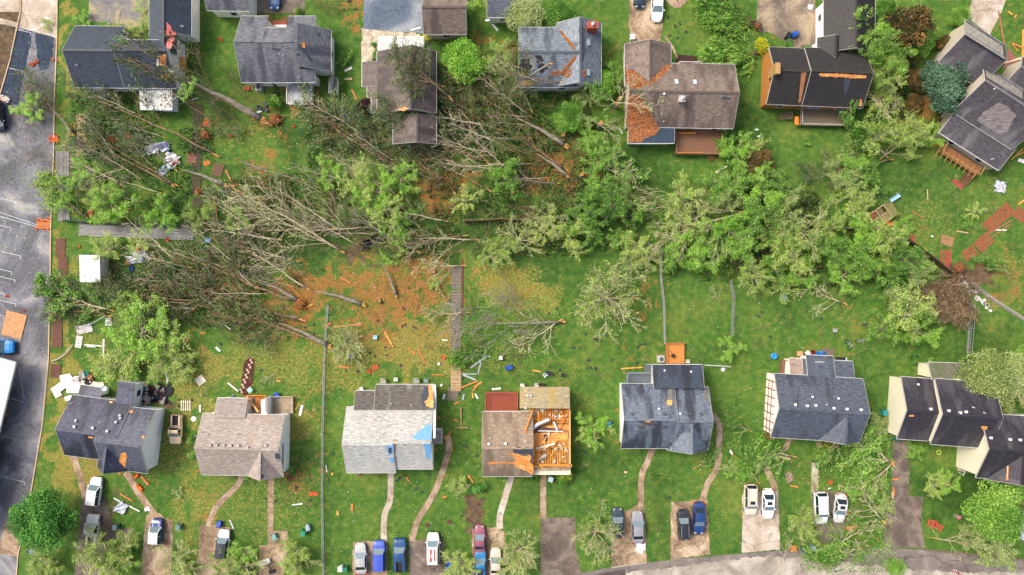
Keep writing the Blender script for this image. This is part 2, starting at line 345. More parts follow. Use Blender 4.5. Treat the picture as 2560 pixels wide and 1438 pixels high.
S('parking_lot_wet_patch',[(88,82),(135,92),(132,130),(120,170),(100,180),(92,130)],.012,WETA,3)
S('concrete_apron',[(58,-60),(146,-60),(143,96),(95,82),(50,70)],.018,DRVL,.6)
S('grass_island',[(-60,-60),(53,-60),(51,28),(0,240),(-60,420)],.02,bpy.data.materials['lawn_grass'],.6)
S('sidewalk',[(-60,28),(0,45),(46,57),(42,68),(0,60),(-60,46)],.026,DRVL,.3)
S('concrete_pad',[(-20,-60),(52,-60),(48,30),(-20,30)],.03,DRVL,.3)
S('drain_apron',[(14,1300),(50,1312),(44,1392),(-6,1385)],.016,DRV,.8)
KB=M('c2a888',.8,.25,2,0,'kerb')
def kerb(name,pts,w=.16,h=.13,mat=KB):
    mb=MB()
    for a,b in zip(pts,pts[1:]):
        A=G(*a); B=G(*b); mb.bar((A.x,A.y,h/2),(B.x,B.y,h/2),w,h)
    return tag(mb.build(name,mat),kind='structure')
kerb('kerb',[(145,-60),(143,90),(137,250),(135,380),(128,560),(126,720),(122,900),(107,1060),(75,1250)])
kerb('kerb',[(54,-60),(52,28),(26,150),(0,240),(-60,420)])
kerb('kerb',[(55,1350),(46,1385),(42,1440),(60,1560)])
# lot markings: thin white bay lines with a bar at the end
mb=MB()
for (x,y,l) in ((78,82,40),(57,178,38),(-5,355,30),(40,505,50),(28,570,60),(52,640,70),(30,680,50),(40,760,50),(38,700,40),(12,735,40),(10,790,30),(40,1098,45),(19,1192,30),(4,1270,30),(62,1205,60)):
    a=G(x-l,y-l*.22); b=G(x,y); mb.bar((a.x,a.y,.016),(b.x,b.y,.016),.09,.01); c=G(x-2,y+8); mb.bar((b.x,b.y,.0165),(c.x,c.y,.0165),.09,.01)
for p in (((47,915),(61,1000)),((24,995),(61,1006)),((0,531),(92,562)),((0,541),(92,567))):
    a,b=G(*p[0]),G(*p[1]); mb.bar((a.x,a.y,.0162),(b.x,b.y,.0162),.09,.01)
tag(mb.build('parking_lines',M('b8bcc0',.8,.3)),kind='structure')
# street at the lower right
S('street',[(1130,1470),(1420,1440),(1526,1418),(1700,1397),(1920,1379),(2060,1373),(2200,1370),(2320,1375),(2460,1390),(2570,1402),(2800,1430),(2800,1800),(1130,1800)],.008,ROADM,.5)
S('street_concrete',[(1560,1450),(1566,1432),(1700,1416),(1860,1396),(1920,1390),(2010,1398),(2100,1402),(2140,1412),(2220,1418),(2300,1425),(2440,1432),(2560,1432),(2600,1800),(1540,1800)],.013,CONC,4)
S('street_tar',[(1475,1440),(1563,1422),(1564,1500),(1400,1500),(1400,1452)],.012,asphalt('fresh_tar','3c3632','4a4440','56504a','605852'),.5)
kerb('kerb',[(1527,1419),(1617,1406)],.2,.08,M('a89c88',.9)); kerb('kerb',[(2310,1374),(2460,1388),(2600,1404)],.3,.12,M('6a5c48',.9))
for i,(p,m) in enumerate([
 ([(205,1240),(262,1240),(285,1322),(335,1322),(335,1350),(258,1365),(240,1500),(180,1500)],DRVD),
 ([(366,1288),(400,1284),(412,1296),(433,1300),(425,1500),(350,1500),(356,1380)],DRV),([(500,1312),(540,1312),(578,1320),(577,1500),(488,1500)],DRV),
 ([(668,1327),(720,1328),(720,1352),(702,1500),(645,1500),(648,1363),(668,1363)],DRV),([(882,1355),(920,1352),(968,1354),(968,1500),(880,1500)],DRV),
 ([(1022,1350),(1110,1348),(1110,1500),(1024,1500)],DRVD),([(1180,1322),(1240,1318),(1262,1330),(1262,1500),(1180,1500)],DRV),
 ([(1352,1295),(1438,1293),(1440,1370),(1455,1452),(1352,1500)],DRVD),([(1530,1275),(1572,1277),(1590,1263),(1611,1263),(1617,1404),(1527,1417)],DRV),
 ([(1677,1256),(1750,1249),(1768,1248),(1775,1386),(1676,1399)],DRV),([(1856,1235),(1945,1225),(1950,1374),(1855,1381)],DRVL),
 ([(2030,1230),(2070,1228),(2118,1227),(2115,1310),(2105,1368),(2060,1369),(2030,1300)],DRVD),
 ([(2232,1100),(2275,1100),(2273,1240),(2307,1242),(2303,1320),(2312,1371),(2205,1369),(2213,1300),(2226,1240)],DRVD),
 ([(1574,-60),(1662,-60),(1655,80),(1648,112),(1572,110)],DRV),([(2440,-60),(2545,-60),(2475,88),(2420,46)],DRVL),([(630,-60),(765,-60),(760,30),(640,36)],PATI)]):
    S('driveway',p,.024+.0003*i,m,1.6)
S('patio',[(1893,-60),(2035,-60),(2042,60),(2045,112),(1982,122),(1936,84),(1893,76)],.022,PATI,1.5)
S('asphalt_court',[(912,-60),(1062,-60),(1060,84),(908,73)],.022,asphalt('court_asphalt','283c56','4c5a6e','77808a','a0a4a6',.16),1.2)
S('gravel_border',[(903,70),(1050,84),(1048,100),(945,96),(930,150),(905,160)],.019,GRAV,3)
S('yard_court',[(222,-60),(380,-60),(375,55),(330,72),(222,52)],.02,asphalt('yard_court_m','4c5468','6c6c74','8c866c','bca868',.4),2)
S('garden_bed',[(598,985),(612,905),(624,892),(638,900),(634,950),(620,990)],.02,M('4a2016',.9,.4,6,0,'mulch'),1.5)
S('garden_bed',[(735,1172),(742,1180),(738,1195),(722,1204),(715,1195)],.02,M('5a3a20',.9,.4,6,0,'mulch'),1.5)
S('mulch_bed',[(1686,138),(1750,140),(1756,157),(1688,160)],.02,M('3c2420',.9,.4,6,0,'mulch'),2)
S('garden_path',[(140,383),(178,383),(176,450),(142,452)],.01,PATI,1)
def path(pts,w,m,z):
    P=[Vector((p[0],p[1])) for p in pts]; D=[]
    for i in range(len(P)-1):      # Catmull-Rom
        p0=P[max(i-1,0)];p1=P[i];p2=P[i+1];p3=P[min(i+2,len(P)-1)]
        for k in range(5):
            t=k/5; D.append(.5*((2*p1)+(p2-p0)*t+(2*p0-5*p1+4*p2-p3)*t*t+(3*p1-p0-3*p2+p3)*t**3))
    D.append(P[-1]); L=[];R=[]
    for i,p in enumerate(D):
        d=(D[min(i+1,len(D)-1)]-D[max(i-1,0)]).normalized(); q=Vector((-d.y,d.x))*w/2; L.append(p+q); R.append(p-q)
    mb=MB()
    for i in range(len(D)-1):
        mb.poly([Vector((*G(*q).xy,z)) for q in (L[i],R[i],R[i+1],L[i+1])])
    return tag(mb.build('footpath',m),kind='structure')
for i,(p,w,m) in enumerate([([(183,1142),(200,1190),(214,1245)],17,PTH),([(315,1180),(345,1230),(385,1285),(397,1298)],17,PTH),([(605,1190),(592,1215),(545,1262),(530,1290),(520,1316)],14,PTH),
 ([(677,1195),(677,1260),(676,1332)],14,PTH),([(977,1175),(975,1250),(961,1290),(960,1358)],15,DRVL),([(1118,1088),(1122,1125),(1104,1185),(1082,1240),(1045,1300),(1030,1352)],15,PTH),
 ([(1279,1188),(1264,1240),(1250,1290),(1250,1322)],16,DRVL),([(1358,1172),(1358,1297)],15,PTH),([(1635,1115),(1617,1158),(1604,1190),(1603,1268)],15,PTH),([(1780,1036),(1797,1060),(1798,1110),(1792,1170),(1768,1210),(1756,1252)],15,PTH),
 ([(1972,1090),(1965,1118),(1930,1138)],13,PTH),([(1913,1168),(1932,1205),(1937,1230)],15,PTH),([(2044,1096),(2048,1120)],12,PTH),([(2038,1158),(2037,1195),(2036,1232)],17,DRVL),([(1660,90),(1680,115),(1692,145)],5,PTH),([(1665,-20),(1690,8),(1712,-10)],26,DRV)]):
    path(p,w,m,.03+.0004*i)
# ---------------------------------------------------------------- houses
WHITE=M('d0d0cc',.55,.08,2,0,'white_trim'); FASC=M('b4b0a8',.6,.1,2,0,'trim'); GLASS=M('26333c',.12,.2,1,0,'window_glass'); DARKM=M('23252a',.6,.2)
OSB=asphalt('osb_board','b86c30','d98a44','eaa25a','f4ba74',1.2); BLUEU=M('6aa0cc',.6,.2,3,0,'blue_underlay'); FELT=M('3c424c',.8,.3,4,0,'roofing_felt')
REDU=asphalt('red_underlay','d8645c','e8766c','ee8478','f29488',1.5); STUD=wood('ec8c34','stud'); STUDL=wood('f6b464','stud')
class House:
    def __init__(s,px,py,label,wall='c8c2b4',cat='house',name='house'):
        s.root=empty(name,G(px,py)); tag(s.root,label,cat); s.wall=siding(wall); s.pl=[]; s.px=(px,py)
    def block(s,x0,y0,x1,y1,ze,zr,roof,rot=0,ax='x',rf=.5,z2=None,wall=None,base=0,win=True,trim=WHITE,gut=True,ov=.3,cap=True,hip=None,rk=(1,1)):
        cx,cy=(x0+x1)/2,(y0+y1)/2; C=G(cx,cy,ze); k=(HC-ze)/HC/16; a=abs(x1-x0)/2*k; b=abs(y1-y0)/2*k
        t=-RD(rot); ex=Vector((math.cos(t),math.sin(t),0)); ey=Vector((-math.sin(t),math.cos(t),0))
        if ax=='y': ex,ey,a,b=ey,-ex,b,a          # ridge runs along ex
        z2=ze if z2 is None else z2               # z2 = eave height on the first side (top, or right for ax y)
        W_=lambda u,v,z: Vector((C.x,C.y,0))+ex*u+ey*v+Vector((0,0,z))
        vr=b*(1-2*rf); mr=MB(); T=.12
        h=hip or (0,0)
        for sgn,vb,zb in ((1,b,z2),(-1,-b,ze)):
            if abs(vb-vr)<.05: continue
            q=[W_(-a,vb,zb),W_(a,vb,zb),W_(a-h[1],vr,zr),W_(-a+h[0],vr,zr)]
            if sgn>0: q=[q[1],q[0],q[3],q[2]]
            N=(q[1]-q[0]).cross(q[2]-q[0]).normalized()
            if N.z<0: q.reverse(); N=-N
            L=math.hypot(vb-vr,zb-zr)
            off=(cx*7.3+sgn*3)%17
            uv=[(off+(p-C).dot(ex),L*abs(((p-C).dot(ey)-vr)/(vb-vr))) for p in q]
            mr.prism(q,T,N,uv); s.pl.append((q[0]+N*T,N,[p+N*T for p in q],ex))
        for e,(sg,hh) in enumerate(((-1,h[0]),(1,h[1]))):
            if hh:
                q=[W_(sg*a,b,z2),W_(sg*a,-b,ze),W_(sg*(a-hh),vr,zr)]; N=(q[1]-q[0]).cross(q[2]-q[0]).normalized()
                if N.z<0: q.reverse(); N=-N
                mr.prism(q,T,N,[((p-C).dot(ey),(p-C).dot(ex)) for p in q]); s.pl.append((q[0]+N*T,N,[p+N*T for p in q],ey))
        ro=mr.build('roof',roof,s.root)
        if cap and abs(vr)<b*.98:
            m=MB(); m.bar(W_(-a+h[0]+.05,vr,zr+T+.03),W_(a-h[1]-.05,vr,zr+T+.03),.34,.05); m.build('ridge_cap',roof,ro)
        wm=wall and siding(wall) or s.wall
        if trim and gut:
            for vb,zb in ((b,z2),(-b,ze)):
                if abs(vb-vr)<.05: continue
                m=MB(); o=.06 if vb>0 else -.06; m.bar(W_(-a,vb+o,zb+.03),W_(a,vb+o,zb+.03),.10,.12); m.build('gutter',trim,ro)
        if trim:
            for u,hh,on in ((-a-.02,h[0],rk[0]),(a+.02,h[1],rk[1])):
                if hh or not on: continue
                m=MB()
                m.poly([W_(u,-b,ze-.12),W_(u,vr,zr-.12),W_(u,b,z2-.12),W_(u,b,z2+.13),W_(u,vr,zr+.13),W_(u,-b,ze+.13)]); m.poly([W_(u*1.0+(.04 if u>0 else -.04),q[0],q[1]) for q in ((-b,ze-.12),(vr,zr-.12),(b,z2-.12),(b,z2+.13),(vr,zr+.13),(-b,ze+.13))])
                k0=len(m.v)-12
                for i in range(6): j=(i+1)%6; m.f.append((k0+i,k0+j,k0+6+j,k0+6+i)); m.uv.append([(0,0)]*4)
                m.build('fascia',FASC if trim is WHITE else trim,ro)
        # walls with gable ends
        m=MB(); A=a-ov; B=b-ov
        def zt(v): 
            f=(v-vr)/((b if v>vr else -b)-vr) if abs((b if v>vr else -b)-vr)>1e-3 else 1
            return zr+( (z2 if v>vr else ze)-zr)*min(max(f,0),1)-.03
        vs=[-B,B] if abs(vr)>=B else [-B,vr,B]
        for sg in (-1,1):
            u=sg*A; top=[W_(u,v,(zt(v) if not (h[0] if sg<0 else h[1]) else min(z2,ze))) for v in vs]
            pol=[W_(u,-B,base)]+top+[W_(u,B,base)]
            m.poly(pol if sg<0 else pol[::-1])
            v=sg*B; m.poly([W_(-A,v,base),W_(A,v,base),W_(A,v,zt(v)),W_(-A,v,zt(v))][::sg*-1 or 1])
        m.build('wall',wm,s.root)
        if win and ze-base>2.2:
            for sg in (-1,1):
                nw=max(1,int(2*A/3.6))
                for i in range(nw):
                    u=-A+2*A*(i+.5)/nw; s.window(W_(u,sg*B,base+1.5),ey*sg,1.0,1.1)
        return s
    def window(s,p,n,w,h,frame=WHITE):
        t=Vector((0,0,1)).cross(n); m=MB(); p=p+n*.03
        for a,b in ((-1,-1),(1,1)):
            m.bar(p+t*(a*w/2)+Vector((0,0,-h/2-.04)),p+t*(a*w/2)+Vector((0,0,h/2+.04)),.08,.07)
            m.bar(p-t*(w/2-.045)+Vector((0,0,a*h/2)),p+t*(w/2-.045)+Vector((0,0,a*h/2)),.06,.08)
        f=m.build('window',frame,s.root); g=MB(); q=p-n*.012
        g.poly([q-t*w/2-Vector((0,0,h/2)),q+t*w/2-Vector((0,0,h/2)),q+t*w/2+Vector((0,0,h/2)),q-t*w/2+Vector((0,0,h/2))]); g.build('pane',GLASS,f)
    def hit(s,px,py):
        d=(G(px,py)-Vector((0,0,HC))); o=Vector((0,0,HC)); best=None
        for P0,N,poly,ex in s.pl:
            dn=d.dot(N)
            if abs(dn)<1e-6: continue
            t=(P0-o).dot(N)/dn; p=o+d*t; ok=True
            for i in range(len(poly)):
                e=poly[(i+1)%len(poly)]-poly[i]
                if e.cross(p-poly[i]).dot(N)<-.02*e.length: ok=False;break
            if ok and (best is None or p.z>best[0].z): best=(p,N,ex,P0)
        return best
    def patch(s,pts,mat,name='exposed_sheathing',j=1.3,t=.02,lift=.015,label=None,step=4):
        cx=sum(p[0] for p in pts)/len(pts); cy=sum(p[1] for p in pts)/len(pts)
        h=s.hit(cx,cy)
        if not h: print('PATCH MISS',name,pts[0]); return
        _,N,ex,P0=h; P0=P0+N*lift; o=Vector((0,0,HC)); W3=[]
        for q in noisy(pts,step,j,int(cx+cy)):
            d=G(*q)-o; W3.append(o+d*((P0-o).dot(N)/d.dot(N)))
        ar=sum((W3[i]-W3[0]).cross(W3[(i+1)%len(W3)]-W3[0]).dot(N) for i in range(len(W3)))
        if ar<0: W3.reverse()
        m=MB(); m.prism(W3,t,N); return tag(m.build(name,mat,s.root),label)
    def vent(s,px,py,kind='box',mat=WHITE):
        h=s.hit(px,py)
        if not h: print('VENT MISS',px,py); return
        p,N,ex,_=h; m=MB()
        if kind=='box':
            m.box(p+Vector((0,0,.12)),(.28,.28,.3)); m.box(p+Vector((0,0,.3)),(.36,.36,.07)); m.build('roof_vent',mat,s.root)
        elif kind=='round':
            m.lathe(p-Vector((0,0,.05)),[(.12,0),(.12,.25),(.2,.27),(.18,.36),(.08,.42)],10); m.build('roof_vent',mat,s.root)
        else:
            m.lathe(p-Vector((0,0,.05)),[(.13,0),(.06,.12),(.055,.42)],8); m.build('vent_pipe',mat,s.root)
    def vents(s,l,kind='box',mat=WHITE):
        for x,y in l: s.vent(x,y,kind,mat)
    def skylight(s,px,py,w,h):
        q=s.hit(px,py)
        if not q: return
        p,N,ex,_=q; ey=N.cross(ex); R=Matrix((ex,ey,N)).transposed(); m=MB(); m.box(p+N*.09,(w,h,.18),M=R); f=m.build('skylight',M('8c9094',.5),s.root)
        g=MB(); g.box(p+N*.19,(w-.14,h-.14,.02),M=R); g.build('glass',M('b4bcc4',.2,.1),f)
    def chimney(s,px,py,w,l,z0,z1,mat,pot=True):
        p=G(px,py,z1); m=MB(); m.box((p.x,p.y,(z0+z1)/2),(w,l,z1-z0)); m.box((p.x,p.y,z1+.05),(w+.14,l+.14,.1)); c=m.build('chimney',mat,s.root)
        if pot: m=MB(); m.lathe((p.x,p.y,z1+.1),[(.2,0),(.2,.3),(.28,.32),(.12,.45)],10); m.build('chimney_pot',M('b8bcc0',.4),c)
    def deck(s,x0,y0,x1,y1,z,mat,rail=None,rot=0,name='deck',rz=.95,open_=''):
        cx,cy=(x0+x1)/2,(y0+y1)/2; C=G(cx,cy,z); k=(HC-z)/HC/16; a=abs(x1-x0)/2*k; b=abs(y1-y0)/2*k; t=-RD(rot)
        ex=Vector((math.cos(t),math.sin(t),0)); ey=Vector((-math.sin(t),math.cos(t),0)); Wd=lambda u,v,zz: Vector((C.x,C.y,0))+ex*u+ey*v+Vector((0,0,zz))
        m=MB(); pts=[(-a,-b),(a,-b),(a,b),(-a,b)]
        m.prism([Wd(u,v,z-.14) for u,v in pts],.14,uv=pts)
        d=m.build(name,mat,s.root)
        if z>.4:
            p=MB()
            for u in (-a+.15,0,a-.15):
                for v in (-b+.15,b-.15): q=Wd(u,v,0); p.box((q.x,q.y,(z-.14)/2),(.14,.14,z-.14),rz=t)
            p.build('post',rail or mat,d)
        if rail:
            r=MB(); E=dict(N=((-a,b),(a,b)),S=((-a,-b),(a,-b)),W=((-a,-b),(-a,b)),E=((a,-b),(a,b)))
            for key,(p,q) in E.items():
                if key in open_: continue
                A=Wd(*p,z+rz);B=Wd(*q,z+rz); r.bar(A,B,.12,.06); A2=Wd(*p,z+.12);B2=Wd(*q,z+.12); r.bar(A2,B2,.05,.06)
                n=max(2,int((A-B).length/.5))
                for i in range(n+1):
                    c=A.lerp(B,i/n); r.box((c.x,c.y,z+rz/2),(.045,.045,rz-.08),rz=t)
            r.build('railing',rail,d)
        return d
    def stairs(s,px,py,w,run,rot,n,z,mat):
        m=MB(); t=-RD(rot); ey=Vector((-math.sin(t),math.cos(t),0)); C=G(px,py)
        for i in range(n):
            zz=z*(n-i)/(n+1); p=C-ey*(run*i/n); m.box((p.x,p.y,zz),(w,run/n*.8,.05),rz=t)
        ex=Vector((math.cos(t),math.sin(t),0))
        for sg in (-1,1): m.bar(C+ex*sg*w/2+Vector((0,0,z)),C+ex*sg*w/2-ey*run+Vector((0,0,.05)),.06,.2)
        m.build('stairs',mat,s.root)
    def litter(s,pts,n,label,cat='pine straw',mat='straw',sz=.2,seed=3,dense=None):
        r=np.random.RandomState(seed); P=np.array(pts,float); lo=P.min(0); hi=P.max(0); c=[]
        while len(c)<n:
            q=lo+(hi-lo)*r.rand(2)
            if inside(q,pts):
                h=s.hit(*q)
                if h: c.append(h[0]+h[1]*.03)
                else: n-=1
        if not c: return
        o=quads('pine_straw',np.array(c),sz,r,mat=LF[mat],flat=.25,asp=.6); return tag(o,label,cat,kind='stuff')
def inside(q,pts):
    x,y=q; c=False; n=len(pts)
    for i in range(n):
        x1,y1=pts[i]; x2,y2=pts[(i+1)%n]
        if (y1>y)!=(y2>y) and x<(x2-x1)*(y-y1)/(y2-y1)+x1: c=not c
    return c
def quadmesh(name,V,tint,mat,tris=False):
    n=len(V); me=bpy.data.meshes.new(name); me.vertices.add(n*4); me.vertices.foreach_set('co',V.reshape(-1).astype(np.float32))
    me.loops.add(n*4); me.loops.foreach_set('vertex_index',np.arange(n*4,dtype=np.int32)); me.polygons.add(n)
    me.polygons.foreach_set('loop_start',(np.arange(n)*4).astype(np.int32)); me.update(calc_edges=True)
    a=me.attributes.new('tint','FLOAT','POINT'); a.data.foreach_set('value',np.repeat(tint,4).astype(np.float32)); me.materials.append(mat); return me
def leafV(C,sz,r,flat=.6,asp=.6,dirs=None,dj=.35):
    n=len(C)
    N=r.randn(n,3)*flat+np.array([0,0,1]); N/=np.linalg.norm(N,axis=1)[:,None]
    A=r.randn(n,3) if dirs is None else dirs+r.randn(n,3)*dj
    A-=N*(A*N).sum(1)[:,None]; A/=np.linalg.norm(A,axis=1)[:,None]+1e-9; B=np.cross(N,A)
    s=(sz*(.6+.8*r.rand(n)))[:,None]
    a=A*s; b=B*s*asp
    return np.stack([C-a*.5,C+b*.5+a*.06,C+a*.5,C-b*.5-a*.06],1)    # pointed leaf shape
def quads(name,C,sz,r,mat,flat=.6,asp=.6,dirs=None,tint=None,**k):
    V=leafV(C,sz,r,flat,asp,dirs); t=r.rand(len(C)) if tint is None else tint
    o=bpy.data.objects.new(name,quadmesh(name,V,t,mat)); COL.objects.link(o); return o
SLATE=shingle('3a3e4c','585c70','1c1c28',.6,.5); SLATE2=shingle('464956','666a76','282a34',.35,.5); TAN=shingle('8f837a','b0a498','968678',.2,.75); TAN2=shingle('857a70','a0948a',None); PALE=shingle('9c9c98','c4c4bc','b4b0a8',.2,.8)
DKBR=shingle('4c4844','6e6860','94948c',.3,.75); MOSS=shingle('8c8062','ac9f7c','a08c50',.4,.8); H4R=shingle('867460','a5927c','6c5c4c',.5,.8); BLUE=shingle('5a6470','78828e','262a34',.62,.42)
BLUED=shingle('2c3440','424c5a','1c222c',.6,.4); STEEL=shingle('3e4550','5c6470','32363e',.2,.6); DARK=shingle('221f26','3a353c','4a464a',.35,.5); MOSSD=shingle('57584a','75745c','4c6030',.4,.8)
NAVY=shingle('26303c','3e4a58','2c363f',.3,.55,.6); GREY=shingle('56585e','7a7c82','3c3e48',.5,.6); BROWN=shingle('50453f','72645c','38302e',.5,.6); BLG=shingle('5c666e','848e96','3e464e',.35,.5); BLGD=shingle('3c4450','566270',None)
BRN5=shingle('685a50','8c7c70','50443e',.5,.7); BLK6=shingle('1f1c1c','343030','2c2c22',.3,.6); SLT7=shingle('3c383c','545056','6c686a',.3,.6); BAND=shingle('8a7868','a89484',None)
WMET=ribbed('bcbeba',0,.32); WMET2=ribbed('c8ccca',1,.5); DECKB=ribbed('7a5438',0,.28,'3c2a1c','deck_boards'); DECKO=ribbed('cc843c',1,.28,'7c4c20','deck_boards'); DECKG=ribbed('70644e',0,.2,'34302a','deck_boards'); DECKGG=ribbed('59636a',1,.16,'3c444a','deck_boards')
DECKW=ribbed('a8acb0',0,.2,'8a8e92','deck_boards'); DECKR=ribbed('8c4028',1,.28,'54200f','deck_boards'); DKRAIL=wood('8c6a48','rail'); RRAIL=M('a04c38',.6,.25,4); GRAIL=wood('9a9890','rail'); BRICK=M('9c4a38',.8,.3,9,0,'brick')
# ---- bottom row
h=House(290,1090,'dark slate roofed house with a white siding end wall beside the parking lot','e8dcc4')
h.block(172,997,322,1147,3.2,6.2,SLATE,7.5).block(268,1018,380,1176,3.4,6.6,SLATE2,7.5).block(250,1078,330,1172,3.3,6.0,SLATE,7.5,'y',win=False)
h.block(296,954,338,1015,3.0,3.4,SLATE,8,'y',rf=1,z2=3.4,gut=False); h.block(200,966,254,992,2.4,2.7,SLATE,8,rf=1,z2=2.3)
h.patch([(302,1133),(313,1131),(317,1140),(313,1175),(307,1182),(294,1184),(297,1160)],OSB); h.patch([(322,1026),(332,1026),(331,1032),(324,1032)],OSB,j=.6); h.patch([(273,1003),(282,1003),(281,1008),(274,1008)],OSB,j=.6); h.patch([(220,1091),(233,1093),(233,1096),(222,1095)],OSB,j=.4);h.patch([(355,1090),(361,1090),(361,1096),(356,1096)],OSB,j=.5)
h.vents([(188,1066),(234,1069),(270,1077)]); h.vents([(192,1051),(302,1038),(303,1045),(292,1055)],'round'); h.vents([(180,1008),(250,1058)],'pipe')
h=House(610,1110,'pinkish tan roofed house with a collapsed rear room, second from the parking lot','e4dac8')
h.block(506,1036,711,1188,3.4,5.9,TAN,1.2).block(620,1108,708,1190,3.3,5.6,TAN,1.2,'y',win=False).block(540,997,616,1044,3.3,3.9,TAN2,1,rf=1,z2=2.8)
h.patch([(688,1133),(699,1135),(700,1149),(688,1147)],FELT,'exposed_felt',1.2); h.patch([(652,1190),(659,1186),(660,1194),(653,1195)],FELT,'exposed_felt',.6)
h.vents([(527,1112),(543,1112),(561,1112),(578,1113),(597,1113),(620,1118),(665,1113)],'box',M('b4aaa0',.6)); h.vents([(521,1084),(548,1106),(702,1063),(668,1114),(656,1112)],'pipe')
h.chimney(520,1043,.1,.1,2.9,3.6,M('b8b8b8',.5),False)
# open rear room: studs, floor, leaning beam
P=lambda x,y,z=0: G(x,y,z)
m=MB(); m.prism([P(616,1036),P(682,1036),P(682,990),P(616,990)],.3); m.build('floor',asphalt('room_floor','6a645c','8a8680','a0988c','b4aca0',.8),h.root)
m=MB(); m.prism([P(636,1028,.3),P(664,1028,.3),P(664,994,.3),P(640,990,.3)],.05); m.build('subfloor',OSB,h.root)
for x in range(617,668,7):
    m=MB(); a=P(x,989); m.box((a.x,a.y,1.35),(.06,.1,2.4)); m.build('stud',STUD,h.root)
for y in range(992,1030,5):
    m=MB(); a=P(664,y); m.box((a.x,a.y,1.35),(.1,.06,2.4)); m.build('stud',STUDL,h.root)
m=MB(); m.bar(P(616,989,2.6),P(666,989,2.6),.1,.1); m.bar(P(664,989,2.6),P(664,1030,2.6),.1,.1); m.build('top_plate',STUD,h.root)
m=MB(); m.prism([P(667,994),P(682,989),P(682,1034),P(668,1036)],2.5); m.build('closet_wall',siding('c4c0ba'),h.root)
m=MB(); m.bar(P(617,992,1.5),P(646,1030,2.4),.28,.12); m.build('broken_beam',STUDL,h.root)
m=MB(); m.prism([P(646,1027,.4),P(656,1027,.4),P(658,1008,.4),P(650,1008,.4)],.1); m.build('torn_panel',M('8c4630',.8,.2),h.root)
m=MB(); m.poly([P(619,1016,.34),P(634,1004,.36),P(633,1018,.38),P(624,1034,.35),P(620,1034,.33)]); m.build('torn_tarp',M('24404c',.5,.3),h.root)
h.deck(684,991,733,1033,.35,asphalt('patio_slab','80705c','a08c74','b4a08a','c8b8a4',.6),M('b0a088',.8),rz=.5,open_='S')
h=House(975,1095,'pale grey roofed house with torn patches of blue underlayment','e4dac8')
h.block(867,1018,990,1181,3.4,6.3,PALE,0).block(988,1019,1083,1172,3.4,6.2,PALE,0).block(888,978,942,1022,3.2,3.9,DKBR,0,rf=1,z2=2.9,win=False).block(938,963,1084,1022,3.2,3.9,DKBR,0,rf=1,z2=2.7)
h.patch([(1030,1097),(1040,1086),(1060,1068),(1077,1058),(1079,1100),(1040,1100)],BLUEU,'exposed_underlayment',1.5); h.patch([(1057,1108),(1078,1107),(1077,1147),(1066,1146),(1063,1124)],BLUEU,'exposed_underlayment',1.6)
h.patch([(965,1112),(984,1109),(984,1134),(972,1136),(966,1120)],BLUEU,'exposed_underlayment',1.5);h.patch([(974,1144),(985,1142),(985,1156),(975,1154)],BLUEU,'exposed_underlayment',1.2);h.patch([(971,1120),(979,1120),(979,1134),(972,1134)],FELT,'exposed_felt',.4,lift=.04)
h.patch([(1072,963),(1083,964),(1083,1019),(1066,1016),(1060,1005),(1070,998),(1073,990),(1071,975)],OSB,j=1.5); h.patch([(1062,966),(1072,966),(1072,990),(1060,1018),(1052,1005)],FELT,'exposed_felt',1.8,lift=.008)
h.patch([(984,1098),(987,1097),(988,1130),(985,1130)],OSB,j=.6); h.vents([(948,1093),(958,1083)],'pipe'); h.vents([(1028,1012),(979,1009)],'pipe')
m=MB(); m.bar(P(1086,962,3),P(1087,1022,3),.5,.3); m.bar(P(1087,1022,3.4),P(1086,1096,6),.35,.2); m.build('wall_cap',WHITE,h.root)
h.block(1082,1076,1104,1108,2.2,2.6,TAN2,0,'y',win=False,rf=0,ov=.1)
h=House(1315,1100,'tan roofed house whose right half has lost its roof and shows orange framing','b4a890')
h.block(1207,1030,1331,1190,3.2,5.7,H4R,0).block(1300,970,1423,1019,3.2,4.1,MOSS,.5,rf=1,z2=2.9,trim=M('a89a84',.7))
h.patch([(1280,1133),(1310,1140),(1333,1138),(1333,1187),(1318,1178),(1296,1170),(1283,1160),(1290,1150)],OSB,j=2.2); h.patch([(1279,1120),(1300,1119),(1333,1120),(1333,1132),(1305,1136),(1282,1130)],FELT,'exposed_felt',1.8,lift=.01)
h.patch([(1318,1124),(1332,1122),(1332,1160),(1324,1158),(1328,1140)],FELT,'exposed_felt',1.5,lift=.045)
h.vents([(1222,1109),(1264,1108)],'box'); h.vents([(1225,1096),(1313,1103)],'pipe'); h.vents([(1314,1020),(1319,989),(1327,989)],'round',M('d0c8bc',.5))
h.deck(1214,980,1294,1034,.5,DECKR,RRAIL,0,open_='S')
for a,b in (((1222,1157),(1330,1158)),((1222,1160),(1345,1150)),((1270,1133),(1325,1156)),((1300,1152),(1346,1168)),((1332,1024),(1311,1084))):
    pa=h.hit(*a); pb=h.hit(*b); za=(pa[0].z if pa else 3.6)+.1; zb=(pb[0].z if pb else 3.6)+.12
    m=MB(); m.bar(P(*a,za),P(*b,zb),.22 if a[1]<1100 else .12,.08); m.build('loose_board',STUD,h.root)
X0,X1,Y0,Y1=1322,1423,1018,1176     # open attic
m=MB(); m.prism([P(X0,Y1),P(X1,Y1),P(X1,Y0),P(X0,Y0)],2.55); m.build('wall',siding('b4a890'),h.root)
m=MB(); m.prism([P(X0,Y1-3,2.56),P(X1-2,Y1-3,2.56),P(X1-2,Y0+3,2.56),P(X0,Y0+3,2.56)],.05); m.build('ceiling',asphalt('insulation','6a4a14','a87826','c89438','dcb058',1.6,0,'4c4440'),h.root)
